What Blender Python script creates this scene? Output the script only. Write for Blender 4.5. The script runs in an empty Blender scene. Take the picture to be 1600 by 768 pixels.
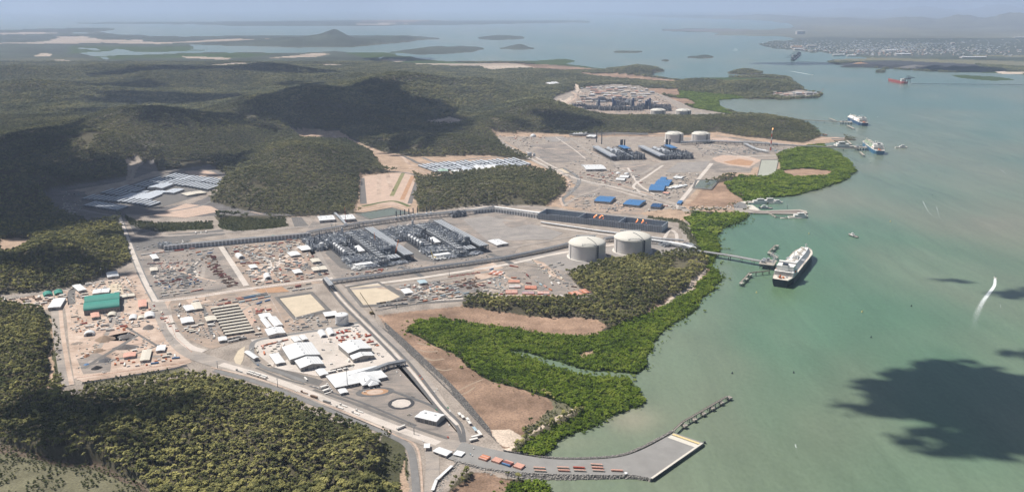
import bpy, bmesh, math, random
import numpy as np
from mathutils import Vector
R = math.radians
random.seed(7); rng = np.random.default_rng(11)
S = bpy.context.scene
COL = S.collection

# ------------------------------------------------------------------ camera, sky, sun, exposure
F, CH, HOR, G = 1350.0, 580.0, 10.0, 3.0          # focal length (px at 1600 wide), camera height, horizon row, ground level of the pads
TH = math.atan((384 - HOR) / F)
cd = bpy.data.cameras.new('camera'); cam = bpy.data.objects.new('camera', cd); COL.objects.link(cam)
cam.location = (0, 0, CH); cam.rotation_euler = (math.pi / 2 - TH, 0, 0)
cd.sensor_width = 36; cd.lens = 36 * F / 1600; cd.clip_start = 5; cd.clip_end = 400000
S.camera = cam
W = bpy.data.worlds.new('World'); S.world = W; W.use_nodes = True
SUN_EL = R(55); SX, SY = -0.86, 0.42
_n = math.hypot(SX, SY); SX /= _n; SY /= _n
nt = W.node_tree; bg = nt.nodes['Background']
sky = nt.nodes.new('ShaderNodeTexSky'); sky.sky_type = 'NISHITA'; sky.sun_disc = False
sky.sun_elevation = SUN_EL; sky.sun_rotation = math.atan2(SX, SY); sky.air_density = 1.0; sky.dust_density = 1.4; sky.ozone_density = 1.3
sky.altitude = 0
nt.links.new(sky.outputs[0], bg.inputs[0]); bg.inputs[1].default_value = 0.056
ld = bpy.data.lights.new('sun', 'SUN'); ld.energy = 5.0; ld.angle = R(0.53); ld.color = (1.0, 0.955, 0.89)
sun = bpy.data.objects.new('sun', ld); COL.objects.link(sun)
SV = Vector((SX * math.cos(SUN_EL), SY * math.cos(SUN_EL), math.sin(SUN_EL)))
sun.rotation_euler = SV.to_track_quat('Z', 'Y').to_euler(); sun.location = (0, 0, 3000)
S.view_settings.view_transform = 'Standard'; S.view_settings.look = 'None'
S.view_settings.exposure = 0.22; S.view_settings.gamma = 1.0; S.view_settings.use_curve_mapping = False
S.cycles.use_denoising = True
S.cycles.max_bounces = 5; S.cycles.diffuse_bounces = 2; S.cycles.glossy_bounces = 2; S.cycles.volume_bounces = 1; S.cycles.transmission_bounces = 2
S.cycles.use_adaptive_sampling = True; S.cycles.adaptive_threshold = 0.02
S.cycles.caustics_reflective = False; S.cycles.caustics_refractive = False

# ------------------------------------------------------------------ photo pixel -> point on the ground
CT, ST = math.cos(TH), math.sin(TH)
def U(px, py, z=G):
    u = px - 800.0; v = py - 384.0
    dy = F * CT - v * ST; dz = -(F * ST + v * CT); t = (z - CH) / dz
    return Vector((u * t, dy * t, z))
def PX(x, y, z=G):                                 # world -> photo pixel (numpy friendly)
    zc = y * CT - (z - CH) * ST; yc = y * ST + (z - CH) * CT
    return 800 + F * x / zc, 384 - F * yc / zc

# ------------------------------------------------------------------ tags
def tag(o, label=None, cat=None, group=None, kind=None):
    if label: o['label'] = label
    if cat: o['category'] = cat
    if group: o['group'] = group
    if kind: o['kind'] = kind
    return o
def empty(name, loc, rz=0.0, label=None, cat=None, group=None):
    o = bpy.data.objects.new(name, None); COL.objects.link(o); o.location = loc; o.rotation_euler = (0, 0, rz)
    o.empty_display_size = 1
    return tag(o, label, cat, group)
def copy_tree(o, parent=None):
    c = o.copy(); COL.objects.link(c); c.parent = parent
    for ch in list(o.children): copy_tree(ch, c)
    return c

# ------------------------------------------------------------------ materials
MATS = {}
def mat(name, col, rough=0.8, var=0.12, scale=0.5, metal=0.0, streak=0.0, col2=None, spec=0.3, bump=0.0):
    if name in MATS: return MATS[name]
    m = bpy.data.materials.new(name); m.use_nodes = True; MATS[name] = m
    t = m.node_tree; b = t.nodes['Principled BSDF']; b.inputs['Roughness'].default_value = rough
    b.inputs['Metallic'].default_value = metal; b.inputs['Specular IOR Level'].default_value = spec
    geo = t.nodes.new('ShaderNodeNewGeometry'); mp = t.nodes.new('ShaderNodeMapping'); t.links.new(geo.outputs['Position'], mp.inputs[0])
    mp.inputs['Scale'].default_value = (1, 1, 1 if not streak else streak)
    n = t.nodes.new('ShaderNodeTexNoise'); n.inputs['Scale'].default_value = scale; n.inputs['Detail'].default_value = 5; n.inputs['Roughness'].default_value = 0.62
    t.links.new(mp.outputs[0], n.inputs['Vector'])
    cr = t.nodes.new('ShaderNodeMix'); cr.data_type = 'RGBA'
    c1 = [max(0, c * (1 - var * 1.6)) for c in col]; c2 = [min(1, c * (1 + var * 1.6)) for c in (col2 or col)]
    cr.inputs[6].default_value = (*c1, 1); cr.inputs[7].default_value = (*c2, 1)
    t.links.new(n.outputs['Fac'], cr.inputs[0]); t.links.new(cr.outputs[2], b.inputs['Base Color'])
    if bump:
        bp = t.nodes.new('ShaderNodeBump'); bp.inputs['Distance'].default_value = bump; bp.inputs['Strength'].default_value = 0.8
        t.links.new(n.outputs['Fac'], bp.inputs['Height']); t.links.new(bp.outputs[0], b.inputs['Normal'])
    return m
def dirt(name, stops, s1=.018, s2=.16):
    """bare ground: patches of several soils, wheel-worn streaks and fine stones"""
    m = bpy.data.materials.new(name); m.use_nodes = True; MATS[name] = m; t = m.node_tree; b = t.nodes['Principled BSDF']; b.inputs['Roughness'].default_value = .95; b.inputs['Specular IOR Level'].default_value = .15
    geo = t.nodes.new('ShaderNodeNewGeometry')
    def N(sc, det, ro, stretch=None):
        n = t.nodes.new('ShaderNodeTexNoise'); n.inputs['Scale'].default_value = sc; n.inputs['Detail'].default_value = det; n.inputs['Roughness'].default_value = ro; n.inputs['Distortion'].default_value = .6
        src = geo.outputs['Position']
        if stretch: mp = t.nodes.new('ShaderNodeMapping'); mp.inputs['Scale'].default_value = stretch; mp.inputs['Rotation'].default_value = (0, 0, -.35); t.links.new(src, mp.inputs[0]); src = mp.outputs[0]
        t.links.new(src, n.inputs['Vector']); return n.outputs['Fac']
    def M(op, a, c=None, v=None):
        k = t.nodes.new('ShaderNodeMath'); k.operation = op; t.links.new(a, k.inputs[0])
        if c is not None: t.links.new(c, k.inputs[1])
        else: k.inputs[1].default_value = v
        return k.outputs[0]
    stops = [(q[0] * .97, q[1] * .94, q[2] * .92) for q in stops]
    f = M('ADD', M('MULTIPLY', N(s1, 6, .62), v=.62), M('MULTIPLY', N(s2, 5, .7, (.22, 1, 1)), v=.38))
    r = t.nodes.new('ShaderNodeValToRGB'); e = r.color_ramp.elements; n = len(stops)
    while len(e) < n: e.new(.5)
    for i, c in enumerate(stops): e[i].position = .36 + .28 * i / (n - 1); e[i].color = (*c, 1)
    t.links.new(f, r.inputs[0]); mr = t.nodes.new('ShaderNodeMapRange'); mr.inputs[1].default_value = .3; mr.inputs[2].default_value = .7; mr.inputs[3].default_value = .82; mr.inputs[4].default_value = 1.2; t.links.new(N(.9, 3, .7), mr.inputs[0])
    mx = t.nodes.new('ShaderNodeMix'); mx.data_type = 'RGBA'; mx.blend_type = 'MULTIPLY'; mx.inputs[0].default_value = 1; t.links.new(r.outputs[0], mx.inputs[6]); t.links.new(mr.outputs[0], mx.inputs[7]); t.links.new(mx.outputs[2], b.inputs['Base Color'])
    return m
def ribbed(name, col, period, ax=0, depth=0.35, rough=0.6, var=0.08, metal=0.0):
    """sheet metal / striped surface: ribs across the object's local axis ax"""
    if name in MATS: return MATS[name]
    m = mat(name, col, rough, var, 0.25, metal); t = m.node_tree; b = t.nodes['Principled BSDF']
    old = b.inputs['Base Color'].links[0].from_socket
    tc = t.nodes.new('ShaderNodeTexCoord'); sp = t.nodes.new('ShaderNodeSeparateXYZ'); t.links.new(tc.outputs['Object'], sp.inputs[0])
    mu = t.nodes.new('ShaderNodeMath'); mu.operation = 'MULTIPLY'; mu.inputs[1].default_value = 2 * math.pi / period; t.links.new(sp.outputs[ax], mu.inputs[0])
    si = t.nodes.new('ShaderNodeMath'); si.operation = 'SINE'; t.links.new(mu.outputs[0], si.inputs[0])
    mr = t.nodes.new('ShaderNodeMapRange'); mr.inputs[1].default_value = -0.2; mr.inputs[2].default_value = 0.6; mr.inputs[3].default_value = 1 - depth; mr.inputs[4].default_value = 1
    t.links.new(si.outputs[0], mr.inputs[0])
    mx = t.nodes.new('ShaderNodeMix'); mx.data_type = 'RGBA'; mx.blend_type = 'MULTIPLY'; mx.inputs[0].default_value = 1
    t.links.new(old, mx.inputs[6]); t.links.new(mr.outputs[0], mx.inputs[7]); t.links.new(mx.outputs[2], b.inputs['Base Color'])
    return m
def emis(name, col, s):
    m = bpy.data.materials.new(name); m.use_nodes = True; MATS[name] = m
    b = m.node_tree.nodes['Principled BSDF']; b.inputs['Base Color'].default_value = (*col, 1)
    b.inputs['Emission Color'].default_value = (*col, 1); b.inputs['Emission Strength'].default_value = s
    return m

# ------------------------------------------------------------------ mesh builder
class MB:
    def __init__(s): s.v = []; s.f = []; s.m = []
    def add(s, vs, fs, m=0):
        k = len(s.v); s.v += [tuple(p) for p in vs]; s.f += [tuple(i + k for i in f) for f in fs]; s.m += [m] * len(fs); return s
    def box(s, x, y, z, w, d, h, m=0, rz=0.0, taper=1.0):      # x, y = centre; z = bottom
        c, n = math.cos(rz), math.sin(rz); vs = []
        for k, (zz, t) in enumerate(((z, 1.0), (z + h, taper))):
            for a, b in ((-1, -1), (1, -1), (1, 1), (-1, 1)):
                px, py = a * w / 2 * t, b * d / 2 * t; vs.append((x + px * c - py * n, y + px * n + py * c, zz))
        return s.add(vs, [(3, 2, 1, 0), (4, 5, 6, 7), (0, 1, 5, 4), (1, 2, 6, 5), (2, 3, 7, 6), (3, 0, 4, 7)], m)
    def prism(s, pts, z0, z1, m=0, mt=None):
        n = len(pts); a = sum(pts[i][0] * pts[(i + 1) % n][1] - pts[(i + 1) % n][0] * pts[i][1] for i in range(n))
        if a < 0: pts = pts[::-1]
        vs = [(p[0], p[1], z0) for p in pts] + [(p[0], p[1], z1) for p in pts]
        s.add(vs, [tuple(range(n - 1, -1, -1))] + [(i, (i + 1) % n, (i + 1) % n + n, i + n) for i in range(n)], m)
        return s.add([(p[0], p[1], z1) for p in pts], [tuple(range(n))], m if mt is None else mt)
    def cyl(s, x, y, z, r, h, m=0, n=12, r2=None, cap=True):
        r2 = r if r2 is None else r2; vs = []
        for zz, rr in ((z, r), (z + h, r2)):
            for i in range(n): a = 2 * math.pi * i / n; vs.append((x + rr * math.cos(a), y + rr * math.sin(a), zz))
        fs = [(i, (i + 1) % n, (i + 1) % n + n, i + n) for i in range(n)]
        if cap: fs += [tuple(range(n, 2 * n)), tuple(range(n - 1, -1, -1))]
        return s.add(vs, fs, m)
    def tube(s, p, q, r, m=0, n=6, r2=None):
        p = Vector(p); q = Vector(q); d = q - p
        if d.length < 1e-6: return s
        d.normalize(); a = d.orthogonal().normalized(); b = d.cross(a); vs = []; r2 = r if r2 is None else r2
        for c, rr in ((p, r), (q, r2)):
            for i in range(n): t = 2 * math.pi * i / n; vs.append(c + a * (rr * math.cos(t)) + b * (rr * math.sin(t)))
        return s.add(vs, [(i, (i + 1) % n, (i + 1) % n + n, i + n) for i in range(n)] + [tuple(range(n, 2 * n)), tuple(range(n - 1, -1, -1))], m)
    def path(s, pts, r, m=0, n=6):
        for a, b in zip(pts, pts[1:]): s.tube(a, b, r, m, n)
        return s
    def dome(s, x, y, z, r, h, m=0, n=32, k=7):
        vs = []; fs = []
        for j in range(k):
            t = j / k * math.pi / 2
            for i in range(n): a = 2 * math.pi * i / n; vs.append((x + r * math.cos(t) * math.cos(a), y + r * math.cos(t) * math.sin(a), z + h * math.sin(t)))
        vs.append((x, y, z + h))
        for j in range(k - 1):
            for i in range(n): fs.append((j * n + i, j * n + (i + 1) % n, (j + 1) * n + (i + 1) % n, (j + 1) * n + i))
        for i in range(n): fs.append(((k - 1) * n + i, (k - 1) * n + (i + 1) % n, k * n))
        return s.add(vs, fs, m)
    def gable(s, x, y, z, w, d, h, rise, m=0, along='y', over=0.0):   # roof only: ridge along y (depth) or x; has thickness
        w2, d2 = w / 2 + over, d / 2 + over; t = 0.35
        if along == 'y':
            prof = [(-w2, 0), (0, rise), (w2, 0), (w2, t), (0, rise + t), (-w2, t)]
            vs = [(x + a, y - d2, z + h + b) for a, b in prof] + [(x + a, y + d2, z + h + b) for a, b in prof]
        else:
            prof = [(-d2, 0), (0, rise), (d2, 0), (d2, t), (0, rise + t), (-d2, t)]
            vs = [(x + w2, y + a, z + h + b) for a, b in prof] + [(x - w2, y + a, z + h + b) for a, b in prof]
        fs = [(0, 1, 4, 5), (1, 2, 3, 4), (11, 10, 7, 6), (10, 9, 8, 7)] + [(i, i + 6, (i + 1) % 6 + 6, (i + 1) % 6) for i in range(6)]
        return s.add(vs, fs, m)
    def gwall(s, x, y, z, w, d, h, rise, m=0, along='y'):             # walls with gable ends
        w2, d2 = w / 2, d / 2
        if along == 'y':
            p = [(-w2, 0), (w2, 0), (w2, h), (0, h + rise), (-w2, h)]
            vs = [(x + a, y - d2, z + b) for a, b in p] + [(x + a, y + d2, z + b) for a, b in p]
        else:
            p = [(-d2, 0), (d2, 0), (d2, h), (0, h + rise), (-d2, h)]
            vs = [(x + w2, y + a, z + b) for a, b in p] + [(x - w2, y + a, z + b) for a, b in p]
        return s.add(vs, [(0, 1, 2, 3, 4), (9, 8, 7, 6, 5)] + [(i, i + 5, (i + 1) % 5 + 5, (i + 1) % 5) for i in range(5)], m)
    def barrel(s, x, y, z, w, d, h, m=0, n=10, along='y', me=None):
        p = [(w / 2 * math.cos(math.pi * i / n), h * math.sin(math.pi * i / n)) for i in range(n + 1)]; k = n + 1
        f = (lambda a, b, c: (x + a, y + c, z + b)) if along == 'y' else (lambda a, b, c: (x + c, y + a, z + b))
        vs = [f(a, b, -d / 2) for a, b in p] + [f(a, b, d / 2) for a, b in p]
        s.add(vs, [(i, i + 1, i + 1 + k, i + k) for i in range(n)], m)
        return s.add(vs, [tuple(range(k)), tuple(range(2 * k - 1, k - 1, -1))], m if me is None else me)
    def mesh(s, name, mats):
        me = bpy.data.meshes.new(name); me.from_pydata(s.v, [], s.f)
        for m in (mats if isinstance(mats, (list, tuple)) else [mats]): me.materials.append(m)
        if len(me.materials) > 1: me.polygons.foreach_set('material_index', s.m)
        me.update(); return me
    def build(s, name, mats, parent=None, loc=(0, 0, 0), rz=0.0, label=None, cat=None, group=None, kind=None):
        o = bpy.data.objects.new(name, s.mesh(name, mats)); COL.objects.link(o); o.parent = parent
        o.location = loc; o.rotation_euler = (0, 0, rz)
        return tag(o, label, cat, group, kind)
def recalc(me):
    b = bmesh.new(); b.from_mesh(me); bmesh.ops.recalc_face_normals(b, faces=b.faces); b.to_mesh(me); b.free()
def sheet(name, pts, z, m, label=None, kind='structure', cat=None, px=True, thick=0.0):
    """flat ground surface from photo pixels (or world xy) unprojected on the level ground"""
    w = [U(p[0], p[1], z) for p in pts] if px else [Vector((p[0], p[1], z)) for p in pts]
    b = MB(); n = len(w)
    a = sum(w[i].x * w[(i + 1) % n].y - w[(i + 1) % n].x * w[i].y for i in range(n))
    if a < 0: w = w[::-1]
    if thick: b.prism([(p.x, p.y) for p in w], z - thick, z)
    else: b.add(w, [tuple(range(n))])
    o = b.build(name, m, kind=kind, label=label, cat=cat); return o
def smooth(pts, k=6):
    """Catmull-Rom through world points"""
    P = [pts[0] * 2 - pts[1]] + list(pts) + [pts[-1] * 2 - pts[-2]]; out = []
    for i in range(1, len(P) - 2):
        for j in range(k):
            t = j / k; a, b, c, d = P[i - 1], P[i], P[i + 1], P[i + 2]
            out.append(0.5 * ((2 * b) + (c - a) * t + (2 * a - 5 * b + 4 * c - d) * t * t + (3 * b - a - 3 * c + d) * t ** 3))
    out.append(pts[-1]); return out
def offsets(w):
    N = []
    for i in range(len(w)):
        d = w[min(i + 1, len(w) - 1)] - w[max(i - 1, 0)]; d.z = 0; d.normalize(); N.append(Vector((-d.y, d.x, 0)))
    return N
def road(name, pts, width, z, m, curve=True, px=True, off=0.0, kerb=None):
    w = [U(p[0], p[1], z) if px else Vector(p) for p in pts]
    if curve: w = smooth(w)
    N = offsets(w); b = MB()
    wd = width if isinstance(width, (list, tuple)) else (width, width)
    L = [p + n * (off + wd[0] / 2) for p, n in zip(w, N)]; Rr = [p + n * (off - wd[-1] / 2) for p, n in zip(w, N)]
    vs = []
    for a, c in zip(L, Rr): vs += [a, c]
    b.add(vs, [(2 * i + 1, 2 * i + 3, 2 * i + 2, 2 * i) for i in range(len(w) - 1)])
    return b.build(name, m, kind='structure')
def frame3(A, B, C, z=G):
    """footprint from three photo pixels (front left, front right, back left): centre, rotation, width, depth"""
    a, b, c = U(*A, z), U(*B, z), U(*C, z)
    u = b - a; v = c - a; au = math.atan2(u.y, u.x); av = math.atan2(v.y, v.x)
    d = (av - au - math.pi / 2 + math.pi) % (2 * math.pi) - math.pi
    rz = au + d / 2; ctr = (b + c) / 2
    return Vector((ctr.x, ctr.y, z)), rz, u.length, v.length
# ------------------------------------------------------------------ terrain grid, laid out along sight lines so far land is coarse, near land fine
PXS = np.arange(-260, 1861, 2.0); PYS = np.concatenate([[12.6, 13.2, 14, 15, 16.5, 18, 19.5], np.arange(21, 850, 1.0)])
GX, GY = np.meshgrid(PXS, PYS)
v_ = GY - 384; dy_ = F * CT - v_ * ST; dz_ = -(F * ST + v_ * CT); t_ = (2.0 - CH) / dz_
WX = (GX - 800) * t_; WY = dy_ * t_
def pip(poly, X=None, Y=None):
    X = GX if X is None else X; Y = GY if Y is None else Y
    out = np.zeros(X.shape, bool); P = np.array(poly, float)
    bb = (X >= P[:, 0].min()) & (X <= P[:, 0].max()) & (Y >= P[:, 1].min()) & (Y <= P[:, 1].max())
    x = X[bb]; y = Y[bb]; r = np.zeros(x.shape, bool); n = len(P)
    for i in range(n):
        x1, y1 = P[i]; x2, y2 = P[(i + 1) % n]
        if y1 == y2: continue
        c = ((y1 > y) != (y2 > y)); r ^= c & (x < (x2 - x1) * (y - y1) / (y2 - y1) + x1)
    out[bb] = r; return out
def hsh(i, j, s): 
    h = (i * 374761393 + j * 668265263 + s * 974711) & 0xffffffff; h = ((h ^ (h >> 13)) * 1274126177) & 0xffffffff
    return ((h ^ (h >> 16)) & 0xffff) / 65535.0
def vn(x, y, s=0):
    i = np.floor(x).astype(np.int64); j = np.floor(y).astype(np.int64); fx = x - i; fy = y - j
    fx = fx * fx * (3 - 2 * fx); fy = fy * fy * (3 - 2 * fy)
    return (hsh(i, j, s) * (1 - fx) + hsh(i + 1, j, s) * fx) * (1 - fy) + (hsh(i, j + 1, s) * (1 - fx) + hsh(i + 1, j + 1, s) * fx) * fy
def fbm(x, y, o=4, s=0): return sum(vn(x * 2 ** k, y * 2 ** k, s + k) * 0.5 ** k for k in range(o)) / sum(0.5 ** k for k in range(o))
def blur(a, rx, ry):
    a = a.astype(float)
    for ax, r in ((1, rx), (0, ry)):
        for _ in range(2):
            if r < 1: continue
            c = np.cumsum(np.concatenate([np.repeat(a.take([0], ax), r + 1, ax), a, np.repeat(a.take([-1], ax), r, ax)], ax), ax)
            n = a.shape[ax]; a = (c.take(range(2 * r + 1, 2 * r + 1 + n), ax) - c.take(range(0, n), ax)) / (2 * r + 1)
    return a
# --- coasts (photo pixels of the shoreline)
LAND = [
 [(-400,900),(856,900),(858,768),(852,757),(835,750),(800,742),(800,712),(850,710),(868,700),(880,688),(905,672),(938,657),(962,646),(1000,634),(1008,625),(1002,610),(985,597),(978,588),
  (990,583),(1008,570),(1018,552),(1028,530),(1045,511),(1080,487),(1106,460),(1128,434),(1120,424),(1112,414),(1122,400),(1130,383),(1120,370),(1132,355),(1160,345),(1172,336),(1175,326),(1150,318),
  (1182,312),(1240,306),(1290,293),(1322,281),(1340,268),(1327,250),(1310,238),(1293,229),(1284,224),(1318,219),(1345,218),(1318,214),(1284,213),(1276,203),(1245,190),(1200,180),(1155,177),(1136,170),(1124,156),(1165,153),
  (1230,155),(1276,152),(1285,146),(1255,141),(1243,130),(1236,120),(1200,116),(1130,120),(1060,122),(1022,119),(1024,113),(1043,110),(1030,104),(1000,101),(960,107),(925,105),(880,99),(900,95),(870,91),
  (840,94),(770,97),(700,96),(664,94),(640,88),(614,86),(600,82),(560,82),(530,80),(480,80),(400,79),(340,79),(300,78),(300,70),(400,72),(480,74),(545,73),(600,68),(650,64),(690,61),(640,56),(560,55),(400,56),(250,57),(160,52),(172,44),
  (130,43),(0,47),(-400,50)],
 [(75,36),(200,34.5),(400,33.5),(600,31),(750,33),(840,32),(940,34),(840,36.5),(720,39),(600,40),(400,41),(300,38),(150,37.5)],
 [(600,81),(640,77),(700,72),(740,73),(762,76),(740,81),(700,84),(650,86)],
 [(733,59),(770,55),(800,56),(848,59),(800,62),(760,61)],
 [(785,75),(815,70),(845,75),(815,77)],
 [(928,81),(970,79),(1014,80.5),(980,83)],
 [(1038,95),(1050,92),(1062,94.5),(1050,97)],
 [(1075,90),(1105,86.5),(1135,89),(1105,91)],
 [(1137,114),(1165,108),(1201,113),(1165,116)],
 [(1470,116),(1500,116.5),(1560,119.5),(1592,125),(1550,126),(1500,122)],
 [(1361,110),(1372,109),(1381,112.5),(1370,114)],
 [(1640,124),(1592,123),(1600,121),(1650,122)],
 [(2000,118),(1600,116),(1500,113.5),(1440,111),(1400,109),(1330,105),(1300,101),(1288,97),(1300,93),(1330,92),(1375,92),(1300,84),(1285,81),(1262,84),(1240,79),(1205,76),(1170,70),(1175,67),(1200,64),(1232,61),(1225,57),(1185,57),(1100,54.5),(1140,52),
  (1010,47.5),(1050,45),(1120,44.5),(1200,47),(1243,43),(1225,36),(1180,31),(1050,27),(900,22),(860,17),(900,12.7),(2000,12.7)],
]
WATERS = [[(795,547),(830,552),(870,561),(905,571),(960,581),(995,584),(990,592),(950,588),(900,579),(870,571),(840,560),(800,552)],
 [(120,83),(160,80),(180,76),(200,80),(260,81),(330,80),(420,79),(500,79),(500,81),(400,82),(330,82),(240,84),(190,84),(150,87)],
 [(110,74),(150,76),(148,78),(112,76)],[(160,88),(176,90),(172,93),(160,90)],[(588,90),(597,88),(596,92),(589,92)],[(115,50),(150,51),(145,53),(110,52)],[(1150,318),(1185,312),(1190,320),(1155,325)],
 [(1320,158),(1330,158),(1330,159),(1320,159)]]
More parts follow.
